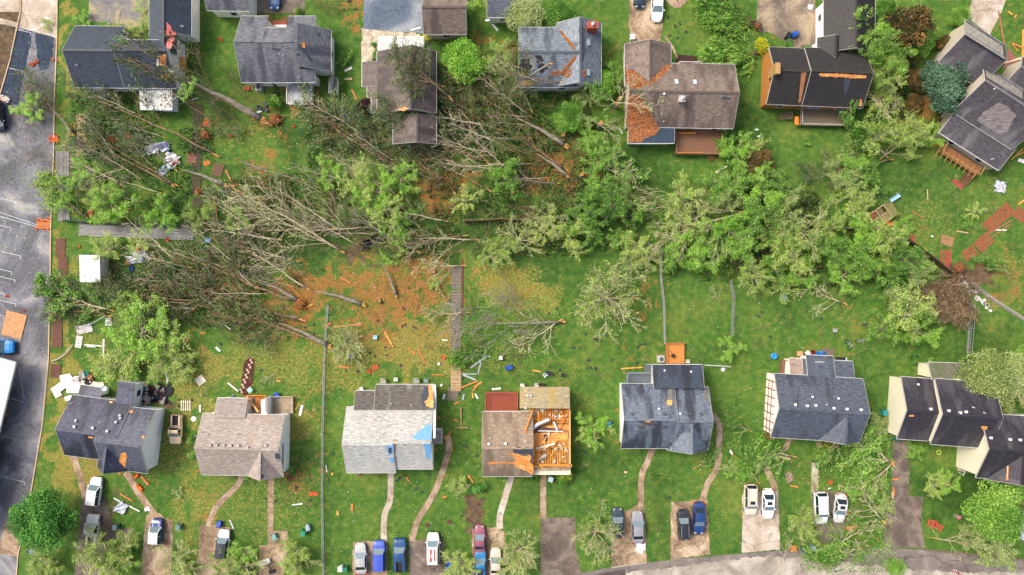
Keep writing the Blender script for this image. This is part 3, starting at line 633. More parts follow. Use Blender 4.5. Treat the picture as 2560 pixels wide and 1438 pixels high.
for i,x in enumerate(range(1328,1420,6)):
    m=MB(); m.bar(P(x,Y0+2,2.85),P(x,1066,2.85),.06,.2); m.build('joist',STUD if i%3 else STUDL,h.root)
    if x>1350: m=MB(); m.bar(P(x,1122,2.85),P(x,Y1-18,2.85),.06,.2); m.build('joist',STUDL,h.root)
for y in (1048,1134,1102):
    m=MB(); m.bar(P(X0 if y<1100 else 1388,y,3.0),P(X1-2,y,3.0),.09,.12); m.build('stringer',STUD,h.root)
for q in ([(1366,1064),(1423,1064),(1423,1075),(1366,1078)],[(1330,1082),(1420,1080),(1420,1102),(1392,1104),(1385,1118),(1350,1124),(1335,1134),(1330,1120)],[(1325,1134),(1352,1130),(1350,1160),(1325,1160)]):
    m=MB(); m.prism([P(*w,2.98) for w in reversed(noisy(q,6,1.2,5))],.03); m.build('attic_floor',OSB,h.root)
m=MB(); m.prism([P(x,y,3.02) for x,y in ((1340,1082),(1420,1082),(1420,1074),(1340,1066))],.03); m.build('attic_floor',M('5c4038',.8,.3),h.root)
m=MB(); m.prism([P(x,y,3.03) for x,y in ((1359,1103),(1368,1103),(1368,1086),(1359,1086))],.02); m.build('hatch',DARKM,h.root)
for i in range(7):
    m=MB(); y=1024+i*8; x=1400+ (1422-1400)*0; m.bar(P(1422-3.2*i-2,y+6,3.1),P(1422,y+6,3.1),.07,.08); m.build('lookout',STUD,h.root)
m=MB(); m.bar(P(1399,1074,3.2),P(1423,1022,3.4),.1,.12); m.build('rafter',STUD,h.root)
for a,b,w in (((1326,1016),(1424,1018),.3),((1424,1018),(1425,1165),.2),((1347,1162),(1430,1164),.35),((1325,1020),(1328,1130),.15)):
    m=MB(); m.bar(P(*a,3.15),P(*b,3.15),w,.25); m.build('wall_plate',STUDL if w<.25 else STUD,h.root)
m=MB(); m.tube([P(1332,1071,3.5),P(1345,1061,3.6),P(1365,1052,3.8),P(1374,1049,3.9)],.3,10); m.build('duct',M('b8bcbe',.35,.2,3,.3),h.root)
m=MB(); m.tube([P(1384,1054,3.2),P(1394,1076,3.3)],.2,8); m.build('duct',M('c8ccce',.35,.2,3,.3),h.root)
for a,b,w,c in (((1345,1077),(1408,1079),.14,WHITE),((1340,1122),(1387,1109),.24,M('e8ddd0',.6)),((1345,1129),(1372,1116),.16,STUDL),((1347,1126),(1366,1091),.14,STUDL),((1371,1077),(1372,1089),.12,WHITE),((1330,1098),(1335,1140),.12,STUDL)):
    m=MB(); m.bar(P(*a,3.35),P(*b,3.55),w,.07); m.build('loose_board',c,h.root)
r_=random.Random(8)
for i in range(26):
    x=r_.uniform(1328,1416); y=r_.uniform(1026,1168); an=r_.choice([0,1.57,r_.uniform(0,3)]); L=r_.uniform(10,34); m=MB(); m.bar(P(x,y,3.05+r_.random()*.5),P(min(1424,max(1320,x+math.cos(an)*L)),min(1172,max(1020,y+math.sin(an)*L)),3.05+r_.random()*.6),.09,.05); m.build('broken_rafter',STUDL if i%2 else STUD,h.root)
for i in range(12):
    y=1050+i*6.2; m=MB(); m.bar(P(1385,y,3.0),P(1422,y,3.0),.06,.14); m.build('cross_joist',STUDL,h.root)
r_=random.Random(4); m=MB()
for i in range(38):
    x=r_.uniform(1330,1418); y=r_.choice([r_.uniform(1024,1046),r_.uniform(1105,1160)]); m.box(P(x,y,2.7+r_.random()*.3),(r_.uniform(.15,.7),r_.uniform(.1,.4),.05),M=Matrix.Rotation(r_.random()*3,3,'Z')@Matrix.Rotation(r_.uniform(-.4,.4),3,'X'))
tag(m.build('ceiling_rubble',M('c4c4c0',.8,.5,2),h.root),kind='stuff')
m=MB(); m.prism([P(x,y,3.0) for x,y in ((1345,1152),(1368,1138),(1362,1132),(1348,1144))],.25); m.build('insulation_roll',M('c4b8a4',.9,.3),h.root)
m=MB(); m.prism([P(x,y,3.0) for x,y in ((1334,1176),(1423,1175),(1422,1168),(1334,1169))],.1); m.build('eave_strip',H4R,h.root)
h=House(1660,1045,'blue slate roofed house with streaks of missing shingles and an orange deck','c0c4bc')
h.block(1553,960,1684,1120,3.4,6.2,BLUE,0).block(1680,969,1770,1120,3.4,6.0,BLUE,0).block(1668,1040,1769,1125,3.3,5.8,BLUE,0,'y',win=False).block(1632,913,1757,970,3.3,4.0,BLUED,0,rf=1,z2=2.9)
h.patch([(1668,975),(1680,972),(1681,1006),(1669,1004)],shingle('6a645e','7c766e',None),'replaced_shingles',.8); h.patch([(1667,1000),(1680,1000),(1680,1014),(1668,1012)],OSB,j=.8,lift=.05); h.patch([(1612,1049),(1630,1049),(1625,1056),(1614,1055)],OSB,j=.8)
for q in ([(1585,1050),(1640,1050),(1644,1062),(1622,1066),(1600,1058)],[(1595,1062),(1618,1064),(1612,1072),(1598,1070)],[(1648,1066),(1672,1064),(1668,1072),(1650,1072)],[(1712,1052),(1740,1052),(1735,1060)]): h.patch(q,shingle('3e3c40','5c5a5c',None),'missing_shingles',2.4,.01,.012)
h.patch([(1759,976),(1765,974),(1770,1002),(1763,1002)],M('6c6458',.9),'missing_shingles',1.5)
h.vents([(1579,1034),(1661,1034),(1725,1034),(1752,1034)],'box',M('4c545e',.5)); h.vents([(1647,1022),(1700,1034)],'round'); h.vents([(1661,926),(1727,929)],'round',M('c0b4d8',.5))
h.deck(1566,931,1626,957,.6,DECKGG,M('7c868c',.6),0,open_='SE'); h.deck(1612,910,1628,957,.61,DECKGG,M('7c868c',.6),0,open_='SW')
h.deck(1664,857,1711,909,.5,DECKO,wood('a86c34','rail'),0,open_='SE',rz=.6); h.stairs(1716,872,.7,.01,0,2,.4,GRAIL)
h=House(2041,1020,'blue grey roofed house with brown half-timbering on its pale end wall','c0bab2')
h.block(1931,941,2152,1099,3.8,6.4,STEEL,3.5).block(2046,1022,2146,1102,3.7,6.1,STEEL,3.5,'y',win=False).block(1974,898,2052,946,3.0,3.6,BAND,3,rf=1,z2=2.7,win=False).block(2006,898,2060,946,3.1,3.7,STEEL,3,rf=1,z2=2.8,win=False).block(2016,890,2084,950,3.2,4.0,STEEL,3,rf=1,z2=2.8).block(2078,903,2132,952,3.1,3.8,STEEL,3,rf=1,z2=2.8)
h.vents([(1987,1011),(2017,1014),(2038,1013),(2083,1020),(2116,1022),(2151,1024)]); h.vents([(2030,992),(2095,996)],'round'); h.vents([(2040,905),(2046,906),(2052,905),(2058,906),(2066,1012)],'pipe')
tw=M('7c3c30',.7,.2); 
for i in range(8):
    y=948+i*19.5; m=MB(); a=P(1911.5+(1020-y)*.061,y); m.box((a.x-.02,a.y,2.0),(.08,.14,3.7),rz=-RD(3.5)); 
    m.build('timber',tw,h.root)
for z_ in (1.2,2.5):
    m=MB(); a=P(1916,945); b=P(1907,1090); m.bar((a.x,a.y,z_),(b.x,b.y,z_),.08,.14); m.build('timber',tw,h.root)
h.deck(1952,900,1972,936,.5,DECKG,RRAIL,3,open_='E')
h=House(2420,1060,'stepped row of three dark roofs with cream end walls at the right edge','aca894')
h.block(2247,945,2325,1099,3.6,5.7,DARK,4).block(2331,952,2478,1115,4.6,7.0,DARK,4).block(2444,1040,2640,1200,5.0,7.4,DARK,4).block(2466,1112,2590,1202,4.9,7.1,DARK,4,'y',win=False).block(2325,909,2425,951,3.6,4.2,MOSSD,2,rf=1,z2=3.0)
h.patch([(2273,1038),(2285,1038),(2285,1042),(2273,1042)],OSB,j=.5); h.patch([(2453,1066),(2468,1066),(2467,1075),(2455,1074)],OSB,j=.8); h.patch([(2518,1165),(2521,1165),(2520,1200),(2516,1200)],OSB,j=.4)
h.vents([(2370,1026),(2399,1031),(2413,1029),(2475,1094),(2523,1098),(2548,1099),(2325,1022)]); h.vents([(2294,961)],'round'); h.vents([(2433,1019),(2460,1032)],'pipe')
m=MB(); m.prism([P(x,y,.05) for x,y in ((2393,1176),(2412,1180),(2413,1163),(2394,1160))],.2); m.build('porch_step',DRVL,h.root)
m=MB(); m.bar(P(2408,1190,.9),P(2413,1178,.9),.06,.08); m.bar(P(2395,1180,.9),P(2410,1188,.9),.06,.08); m.bar(P(2410,1188,.0),P(2410,1188,.9),.08,.08); m.build('railing',WHITE,h.root)
# ---- top row
h=House(330,150,'navy roofed L shaped house with a large tree fallen across its corner','bcb8b8')
h.block(188,67,312,219,3.2,6.1,NAVY,.6).block(312,112,442,220,3.2,6.1,NAVY,.6,rf=.28,z2=5.0,rk=(0,1)).block(375,-70,478,90,3.5,5.6,NAVY,0,'y',win=False).block(375,88,441,138,3.5,5.58,NAVY,0,'y',rf=.78,z2=3.5,win=False,rk=(1,0),gut=False)
h.patch([(416,55),(427,66),(430,78),(440,82),(439,89),(416,89)],REDU,'exposed_underlayment',1.2); h.patch([(416,92),(436,92),(427,122),(418,122)],REDU,'exposed_underlayment',1.2); h.patch([(398,138),(415,136),(415,165),(399,164)],OSB,j=.9); h.patch([(405,186),(418,184),(428,190),(416,202),(404,196)],OSB,j=1.6)
h.patch([(393,140),(398,141),(397,165),(391,164)],WHITE,'torn_board',.3,lift=.08); h.patch([(418,137),(438,137),(438,157),(419,158)],M('8a7450',.9,.5,5),'open_hole',1); h.patch([(418,157),(437,159),(437,172),(420,170)],M('c8b8b4',.8),'torn_board',.4,lift=.06)
h.patch([(421,174),(434,174),(434,186),(423,184)],M('d8d8d8',.8),'torn_board',.6,lift=.06); m=MB(); m.prism([P(456,172,.3),P(468,180,.3),P(466,150,.3),P(458,152,.3)],1.6); m.build('exposed_wall',OSB,h.root)
h.vents([(193,163),(458,66),(454,67)],'pipe'); m=MB(); m.bar(P(418,111,5.3),P(437,99,4.9),.14,.05); m.build('loose_board',WHITE,h.root)
h.block(352,224,432,274,2.4,2.7,WMET,1,rf=0,win=False,wall='c8c8c4')
m=MB(); 
for i in range(5): m.bar(P(433,232+i*10,1),P(443,234+i*10,1),.05,.05)
m.bar(P(443,230,1),P(443,276,1),.06,.06); m.bar(P(433,276,1),P(443,276,1),.06,.06); m.build('railing',WHITE,h.root)
h=House(715,120,'grey weathered roofed house with a white rear porch in the top row','dccfb8')
h.block(604,42,672,206,3.2,6.0,GREY,0,rk=(1,0),cap=False).block(672,79,723,206,3.2,6.0,GREY,0,rf=.36,z2=4.43,win=False,rk=(0,0),cap=False).block(723,42,758,206,3.2,6.0,GREY,0,rk=(0,0),cap=False).block(757,42,790,76,3.2,4.33,GREY,0,rf=1,z2=3.2,rk=(0,1),win=False).block(757,178,790,206,3.2,4.15,GREY,0,rf=0,rk=(0,1),win=False).block(757,76,827,178,3.2,6.0,GREY,0,'y',rf=0,cap=False)
h.patch([(755,107),(762,106),(763,120),(756,119)],OSB,j=.8); 
for q in ([(750,118),(757,118),(782,150),(778,156)],[(680,121),(702,122),(700,127),(680,126)],[(716,120),(727,121),(727,124),(716,123)],[(740,133),(750,135),(749,139),(741,139)],[(793,82),(798,82),(798,92),(794,92)]): h.patch(q,FELT,'missing_shingles',1.2,.01)
h.vents([(700,136),(709,139),(748,195)],'pipe'); h.deck(722,209,783,262,.9,DECKW,WHITE,0,open_='N',name='porch_floor')
m=MB(); m.prism([P(681,76,.1),P(716,76,.1),P(716,52,.1),P(681,52,.1)],.1); m.build('brick_step',BRICK,h.root); m=MB(); m.bar(P(684,65,2.4),P(716,65,2.4),.3,.15); m.build('porch_beam',WHITE,h.root)
m=MB(); m.prism([P(684,208,.1),P(715,208,.1),P(715,196,.1),P(684,196,.1)],1.2); m.build('brick_step',BRICK,h.root)
h=House(1010,205,'brown roofed house under a fallen pine with a white metal carport','b0a89e')
h.block(943,128,1090,283,3.4,5.9,BROWN,0,'y',rf=.62,z2=3.2).block(905,155,950,216,2.9,3.3,BROWN,0,'y',rf=1,z2=2.6).block(918,214,950,243,2.9,3.3,BROWN,0,'y',rf=1,z2=2.7,win=False).block(929,240,950,284,2.9,3.3,BROWN,0,'y',rf=1,z2=2.8,win=False).block(983,292,1090,360,3.0,4.5,BROWN,0,'y',rf=.6)
h.block(945,94,1060,158,2.4,2.8,WMET,0,rf=1,z2=2.5,win=False,cap=False); h.patch([(994,274),(1008,268),(1022,270),(1010,278)],OSB,j=1.6)
h=House(1400,135,'blue grey roofed house with a brick chimney and orange straw in its valleys','a8a49c')
h.block(1392,58,1502,216,3.3,5.6,BLG,0,'y').block(1297,70,1445,218,3.3,5.6,BLG,0)
h.patch([(1449,65),(1460,66),(1463,130),(1458,152),(1452,160),(1450,110)],BLGD,'missing_shingles',2.2,.01); h.patch([(1336,140),(1352,138),(1360,152),(1345,160)],DARKM,'roof_hole',2); h.patch([(1325,150),(1336,148),(1340,170),(1328,176),(1320,165)],M('9aa0a4',.7),'torn_decking',2)
for q in ([(1300,150),(1322,146),(1330,168),(1312,190),(1299,186)],[(1345,162),(1362,158),(1370,172),(1352,184)]): h.patch(q,DARKM,'roof_hole',2.4)
h.patch([(1300,200),(1335,202),(1332,214),(1304,214)],wood('b88858'),'exposed_sheathing',1.5)
h.chimney(1482,62,1.5,.9,3.5,6.6,BRICK); h.skylight(1471,107,1.0,.55); h.skylight(1470,182,1.0,.55)
for q in ([(1398,78),(1404,78),(1430,108),(1440,128),(1434,124),(1410,96)],[(1436,140),(1441,141),(1428,162),(1410,176),(1404,178)],[(1376,178),(1405,178),(1430,168),(1430,185),(1420,196),(1400,186),(1380,190)],[(1457,176),(1464,176),(1464,193),(1458,194)]):
    h.litter(q,420,'orange pine straw caught on the blue grey roof with the brick chimney',seed=int(q[0][0]))
h=House(1700,235,'large brown roofed house with twin skylights and a rear wooden deck','a89c8c')
h.block(1566,160,1834,319,3.3,5.9,BRN5,1,rf=.52).block(1562,110,1676,216,3.3,5.1,BRN5,0,'y').block(1698,156,1752,175,3.2,3.6,BRN5,1,rf=1,z2=3.2,win=False).block(1571,312,1685,358,2.9,3.3,shingle('26384a','2e4254',None,streak=.2),0,rf=0,win=False)
h.skylight(1691,206,.6,1.0); h.skylight(1737,207,.6,1.0); h.vents([(1660,236)],'round'); h.chimney(1705,247,.8,.8,5,6.3,M('b4a8a4',.6)); h.vents([(1654,285),(1659,304)],'pipe')
h.patch([(1802,243),(1826,243),(1826,248),(1806,249)],FELT,'missing_shingles',1.5,.01); h.patch([(1675,229),(1682,229),(1682,233),(1675,233)],FELT,'missing_shingles',.5,.01)
for q,n_ in (([(1566,172),(1590,180),(1612,200),(1615,212),(1600,222),(1570,218),(1564,195)],900),([(1615,208),(1640,188),(1665,162),(1680,164),(1655,192),(1625,214)],500),([(1568,235),(1600,240),(1615,262),(1625,280),(1640,310),(1648,322),(1640,335),(1615,345),(1600,356),(1572,355),(1570,315),(1562,300),(1560,262)],3200)):
    h.litter(q,n_,'rust orange pine straw spread over the left end of the large brown roof',seed=n_,sz=.26)
h.deck(1688,322,1800,386,1.0,DECKB,DKRAIL,0,open_='N'); m=MB(); m.bar(P(1696,333,1.1),P(1739,333,1.1),.3,.1); m.build('step_board',STUD,h.root); m=MB(); m.bar(P(1690,382,1.95),P(1755,382,1.95),.18,.06); m.build('rail_cap',STUD,h.root)
h.stairs(1768,382,1.0,1.6,-40,6,1.0,wood('8c6440'))
h=House(2040,190,'near black roofed house with an orange west wall and mossy rear deck','8c5c2c')
h.block(1919,121,2012,262,3.5,6.2,BLK6,2.5,trim=M('b8b0a8',.7)).block(2008,123,2158,267,3.6,6.4,BLK6,2.5,trim=M('b8b0a8',.7)).block(2059,-4,2186,132,3.4,5.6,BLK6,0,'y',wall='d8ccc4').block(2043,96,2113,150,3.4,4.8,BLK6,1,'y',wall='d8ccc4',win=False)
h.patch([(2045,183),(2080,184),(2120,186),(2166,189),(2165,196),(2130,196),(2104,193),(2050,190)],OSB,j=1.6); h.patch([(2110,196),(2128,197),(2120,222),(2112,238),(2110,220)],FELT,'exposed_felt',1.6); h.patch([(2149,248),(2155,250),(2154,266),(2148,266)],OSB,j=.9)
h.patch([(2003,182),(2016,180),(2002,255),(1996,258)],wood('a87048'),'step_flashing',.4,.05); h.chimney(1944,171,.6,1.5,4,6.9,wood('b08c50'),False)
h.deck(2000,270,2122,314,.9,DECKG,wood('a8a498','rail'),1,open_='N'); h.stairs(1975,292,1,1.8,90,5,.9,wood('7a6a50')); m=MB(); m.prism([P(1986,312,.95),P(1996,313,.95),P(1996,292,.95),P(1987,291,.95)],.12); m.build('loose_board',STUD,h.root)
m=MB(); m.prism([P(2012,272,2.3),P(2048,274,2.3),P(2048,262,2.3),P(2012,260,2.3)],.08); m.build('awning',M('8c8894',.6),h.root)
h=House(2430,230,'brown grey roofed house set at an angle in the upper right corner','968e80')
h.block(2370,73,2488,197,3.4,6.5,SLT7,32.5).block(2405,198,2581,338,3.6,7.4,SLT7,32.5).block(2351,321,2526,384,2.6,3.5,SLT7,32.5,rf=0).block(2528,160,2615,235,3.2,4.6,SLT7,32.5)
h.patch([(2440,300),(2458,282),(2475,270),(2500,256),(2522,268),(2540,290),(2530,305),(2520,330),(2498,335)],shingle('6c6464','8a8280',None),'weathered_shingles',2.5,.012)
h.vents([(2486,222),(2480,398)],'pipe')
BL=shingle('8a847c','aaa498',None)  # paler shingle tone paints sky sheen onto the northeast slopes
h.patch([(2411,53),(2507,116),(2509,147),(2412,86)],BL,'sky_sheen_shingles',.2,.012); h.patch([(2464,168),(2556,228),(2556,247),(2465,192)],BL,'sky_sheen_shingles',.2,.012); h.deck(2346,386,2456,412,.9,wood('8c6038'),wood('b08850','rail'),32.5,open_='N')
for i in range(9):
    a=P(2352+i*11.6,368+i*7.2,2.2); m=MB(); m.bar(a,a+Vector((-.85,-1.3,-.1)),.06,.14); m.build('pergola_slat',wood('a8804c'),h.root)
h.stairs(2424,430,1.3,2.6,35,7,.9,wood('7a5238')); m=MB(); m.prism([P(*q,.01) for q in ((2378,452),(2402,476),(2408,462),(2390,448))],.05); m.build('brick_landing',BRICK,h.root)
m=MB(); m.prism([P(*q,.01) for q in ((2508,170),(2520,120),(2545,150),(2560,175),(2535,185))],.04); m.build('brick_patio',M('8a5a50',.8,.4,8),h.root)
h=House(575,10,'small grey roof cut by the top edge beside the navy roofed house','c8c0b4'); h.block(519,-80,627,27,3.4,5.6,GREY,1)
h=House(1113,40,'plain brown gabled garage roof at the top edge by the dark court','9c9488','garage','garage'); h.block(1060,-6,1167,86,3.0,5.4,BRN5,0,rf=.44)
h=House(1240,20,'dark blue roof corner at the top edge by the cream blossom tree','b8b4ac'); h.block(1218,-70,1300,44,3.0,4.2,STEEL,0,rf=.3)
root=empty('canopy',G(-60,1000)); tag(root,'long white metal canopy roof over the left edge of the parking lot','canopy'); t=-RD(13.7); m=MB()
Q=[G(*q,3.2) for q in ((44,905),(0,1085),(-60,1330),(-400,1260),(-290,815))]; Q.reverse(); m.prism(Q,.35); m.build('roof',WMET2,root)
for x,y in ((30,925),(-8,1070),(-70,1300),(-160,900)): m=MB(); a=G(x-12,y); m.box((a.x,a.y,1.6),(.2,.2,3.2)); m.build('post',WHITE,root)
h=House(232,670,'white roofed garden shed standing by the fallen brown fence panels','c4b4a8','shed','shed'); h.block(202,638,252,704,2.2,2.5,M('d8d8d4',.6,.1),1,rf=0,win=False,ov=.1)
h=House(832,215,'small dark roofed shed beside the grey house with the white porch','b0aaa0','shed','shed'); h.block(824,196,842,234,1.8,2.4,STEEL,2,'y',win=False,ov=.08)
# ---------------------------------------------------------------- trees
class Sk:
    def __init__(s,seed): s.r=random.Random(seed); s.br=[]; s.tips=[]
    def rv(s): r=s.r; return Vector((r.gauss(0,1),r.gauss(0,1),r.gauss(0,1)))
    def grow(s,p,d,L,rad,lev,mx,nch,spr,trop,wig,zmin,lo=.25,taper=.8,flat=1.0):
        r=s.r; n=4 if lev<mx else 3; pts=[p.copy()]; rr=[rad]; dd=d.copy()
        for i in range(n):
            w=s.rv(); w.z*=flat; dd=(dd+w*wig+trop*.12).normalized(); q=pts[-1]+dd*(L/n)
            if q.z<zmin: q.z=zmin+r.random()*.08; 
            pts.append(q); rr.append(rad*(1-taper*(i+1)/n))
            if lev>=1: s.tips.append((q,dd.copy(),lev))
        s.br.append((pts,rr,lev))
        if lev<mx:
            for c in range(nch[lev]):
                t=lo+(1-lo)*(c+r.random())/nch[lev]; i=min(int(t*n),n-1); q=pts[i].lerp(pts[i+1],t*n-i); ax=dd.cross(s.rv()); 
                if ax.length<.01: continue
                cd=(Matrix.Rotation(spr[lev]*r.uniform(.7,1.25),3,ax.normalized())@dd); cd.z*=flat; cd.normalize()
                s.grow(q,cd,L*r.uniform(.42,.68)*(1.15-.5*t),rad*(1-taper*t)*.62,lev+1,mx,nch,spr,trop,wig,zmin,.2,taper,flat)
    def wood(s,mat,root,trunk_lv=0,names=('trunk','branches'),rmin=.02):
        a=MB(); b=MB()
        for pts,rr,lev in s.br:
            m=a if lev<=trunk_lv else b; m.tube(pts,[max(x,rmin) for x in rr],7 if lev<=trunk_lv else (4 if lev<=2 else 3),cap=lev<2)
        if a.v: a.build(names[0],mat,root,smooth=True,local=True)
        if b.v: b.build(names[1],mat,root,local=True)
    def leaves(s,root,mat,per,sz,sig,seed,minlev=1,flat=.6,asp=.6,align=False,name='crown',zmin=.02,frac=1.0):
        r=np.random.RandomState(seed); T=[t for t in s.tips if t[2]>=minlev and r.rand()<frac]
        if not T: return
        P=np.array([tuple(t[0]) for t in T]); D=np.array([tuple(t[1]) for t in T]); tb=np.clip(r.normal(.5,.2,len(T)),.05,.95)
        i=np.repeat(np.arange(len(T)),per); C=P[i]+r.randn(len(i),3)*sig+(D[i]*r.rand(len(i),1)*sz*1.5 if align else 0)
        C[:,2]=np.maximum(C[:,2],zmin); V=leafV(C,sz,r,flat,asp,D[i] if align else None); t=np.clip(tb[i]+r.randn(len(i))*.16,0,1)
        o=bpy.data.objects.new(name,quadmesh(name,V,t,mat)); COL.objects.link(o); o.parent=root
FAR=G(1280,5200)     # prototypes are moved into place by their first use
def standing(name,seed,leaf,bark,R=4,Hh=7.5,nl=9,per=10,sz=.28,sig=.3,nch=(0,5,4,3),mx=3,el=(15,65),minlev=1,flat=.6,asp=.6,align=False,lean=0,tr=.16,frac=1,wig=.16,rs=.07):
    root=empty(name,FAR); s=Sk(seed); r=s.r; h0=Hh*.38
    s.br.append(([Vector((0,0,-.05)),Vector((.05,.03,h0*.5)),Vector((0,.06,h0)),Vector((.05,0,h0*1.35))],[tr*1.5,tr*1.1,tr,tr*.6],0))
    for i in range(nl):
        az=2*math.pi*i/nl+r.uniform(-.35,.35); e=RD(r.uniform(*el)); z=h0*r.uniform(.8,1.3); d=Vector((math.cos(az)*math.cos(e)+lean,math.sin(az)*math.cos(e),math.sin(e))).normalized()
        L=R*(.72+.35*math.cos(e))*r.uniform(.5,1.2)
        s.grow(Vector((0,0,z)),d,L,rs*r.uniform(.8,1.2),1,mx,nch,(.6,.62,.65,.65,.6),Vector((lean*2,0,.5)),wig,.4)
    s.wood(BK[bark],root); 
    if per: s.leaves(root,LF[leaf],per,sz,sig,seed,minlev,flat,asp,align,frac=frac)
    return root
def dense(name,seed,leaf,bark,R=4,Hh=7,n=9000,sz=.3,blobs=34,asp=.65,open_=.0,flat=.7,wood=True):
    root=empty(name,FAR); s=Sk(seed); r=np.random.RandomState(seed)
    h0=Hh*.35; s.br.append(([Vector((0,0,-.05)),Vector((.05,.03,h0)),Vector((0,.06,h0*1.6))],[.24,.18,.1],0))
    for i in range(7):
        az=i*.9; s.grow(Vector((0,0,h0)),Vector((math.cos(az),math.sin(az),.8)).normalized(),R*.8,.08,1,2,(0,4,3),(.6,.6,.6),Vector((0,0,.3)),.15,.4)
    if wood: s.wood(BK[bark],root)
    u=r.randn(blobs,3); u/=np.linalg.norm(u,axis=1)[:,None]; u[:,2]=np.abs(u[:,2])*1.0-.15; rad=(r.rand(blobs)**.45)[:,None]
    B=u*rad*np.array([R*.86,R*.74,Hh*.38])*(.85+.3*r.rand(blobs))[:,None]+np.array([0,0,Hh*.58]); br=R*(.2+.18*r.rand(blobs)); w=br**2; k=r.choice(blobs,n,p=w/w.sum())
    v=r.randn(n,3); v/=np.linalg.norm(v,axis=1)[:,None]; v[:,2]=np.where(r.rand(n)<.8,np.abs(v[:,2]),v[:,2])
    C=B[k]+v*(br[k]*(.72+.36*r.rand(n)))[:,None]*np.array([1,1,.8])+r.randn(n,3)*.08; C[:,2]=np.maximum(C[:,2],.1)
    tb=r.normal(.5,.16,blobs); t=np.clip(tb[k]+r.randn(n)*.16,0,1)
    o=bpy.data.objects.new('crown',quadmesh('crown',leafV(C,sz,r,flat,asp),t,LF[leaf])); COL.objects.link(o); o.parent=root; return root
def fallen(name,seed,leaf,bark,L=14,Lb=.3,nb=16,mx=2,nch=(0,6,4),per=6,sz=.3,sig=.22,asp=.4,align=True,ang=.62,wl=.33,tr=.2,rs=.05,end=True,flat=.45,frac=1,minlev=1,trop=Vector((.6,0,-.2)),thick=1,fan=0,zf=.45):
    # trunk along +x from its broken base; limbs sweep forward
    root=empty(name,FAR); s=Sk(seed); r=s.r; n=7
    yb=r.uniform(-.035,.035); pts=[Vector((L*i/n,(yb*math.sin(i/n*3.14)+r.uniform(-.012,.012))*L,.35+.25*math.sin(i)*.3+ .5*(i/n))) for i in range(n+1)]; rr=[tr*(1-.85*(i/n)**1.2) for i in range(n+1)]
    s.br.append((pts,rr,0))
    for i in range(nb):
        t=Lb+(1-Lb)*(i+.5*r.random())/nb; k=min(int(t*n),n-1); q=pts[k].lerp(pts[k+1],t*n-k); sg=-1 if i%2 else 1; a=ang*r.uniform(.6,1.3)*(1.1-.5*(t-Lb)/(1-Lb))
        d=Vector((math.cos(a),sg*math.sin(a),r.uniform(-.12,zf))).normalized(); s.grow(q,d,L*wl*r.uniform(.35,1.2)*(1.15-.55*t),rs*(1.2-.7*t),1,mx,nch,(.5,.6,.6,.6),trop,.17,.06,.2,.8,.6)
    s.wood(BK[bark],root)
    if per: s.leaves(root,LF[leaf],per,sz,sig,seed,minlev,flat,asp,align,'foliage',frac=frac)
    if end:
        m=MB()
        for i in range(9):
            a=i*.7; y=math.cos(a)*tr*.6; z=pts[0].z+math.sin(a)*tr*.6; m.tube([(.25,y,z),(-.25-.5*r.random(),y*1.3,z*1.0)],[tr*.34,.02],4)
        m.build('splintered_end',OSBW,root,local=True)
    return root
OSBW=wood('e0a860','split_wood')
class Proto:
    pass
def cp(root):
    c=root.copy(); COL.objects.link(c)
    for ch in root.children:
        d=ch.copy(); COL.objects.link(d); d.parent=c
    return c
KINDS={}
def K(k,fs,base,cat='tree',group=None): KINDS[k]=dict(fs=fs,p=[],n=0,base=base,cat=cat,group=group)
K('spring',[lambda i=i: standing('leafy_tree',20+i,'spring','pale',4.2,6,10,5,.19,.16,(0,5,4,3),3,el=(8,60),rs=.07,minlev=2,wig=.2) for i in range(3)],4.0)
K('lime',[lambda i=i: standing('leafy_tree',30+i,'lime','pale',4,6.5,12,8,.2,.2,(0,5,4,3),3,el=(5,70),minlev=2,wig=.2) for i in range(2)],4.3)
K('green',[lambda i=i: standing('leafy_tree',40+i,'green','grey',4,6.5,11,8,.2,.2,(0,5,4,3),3,el=(5,65),minlev=2,wig=.22) for i in range(3)],4.3)
K('sage',[lambda i=i: standing('leafy_tree',50+i,'sage','pale',4,6.5,10,7,.2,.2,(0,5,4,3),3,el=(5,60),minlev=2,wig=.22) for i in range(2)],4.3)
K('sparse',[lambda i=i: standing('bare_tree',60+i,'spring','pale',4.3,6.5,11,4,.2,.16,(0,7,5,3),3,el=(5,60),frac=.32,wig=.1,rs=.085) for i in range(3)],3.7)
K('fine',[lambda i=i: standing('bare_tree',160+i,'spring','pale',4.0,5,19,3,.17,.14,(0,6,5,3),3,el=(4,50),frac=.35,minlev=2,wig=.09,rs=.055) for i in range(2)],3.9)
K('maple',[lambda: dense('round_tree',70,'maple','brown',5,8,26000,.26,90)],5.0)
K('limed',[lambda: dense('round_tree',71,'lime','pale',4,6.5,13000,.25,55)],4.0)
K('greend',[lambda i=i: dense('leafy_tree',72+i,'green','grey',4,6.5,13000,.2,46) for i in range(2)],4.0)
K('blossom',[lambda: dense('flowering_tree',75,'blossom','grey',5,7.5,16000,.26,70)],5.0)
K('holly',[lambda: dense('dark_tree',77,'holly','brown',4.2,7,14000,.27,55)],4.2)
K('rust',[lambda: dense('withered_tree',79,'rust','brown',4,6,6500,.3,34)],4.0)
K('shrub',[lambda: dense('shrub',81,'green','brown',1.2,1.4,1300,.16,16)],1.2,'shrub')
K('yshrub',[lambda: dense('shrub',82,'shrub','brown',1.2,1.4,1300,.16,16)],1.2,'shrub')
K('dshrub',[lambda: dense('shrub',83,'maple','brown',1.2,1.4,1300,.16,16)],1.2,'shrub')
K('pshrub',[lambda: dense('shrub',84,'purple','brown',1.2,1.4,1500,.16,16)],1.2,'shrub')
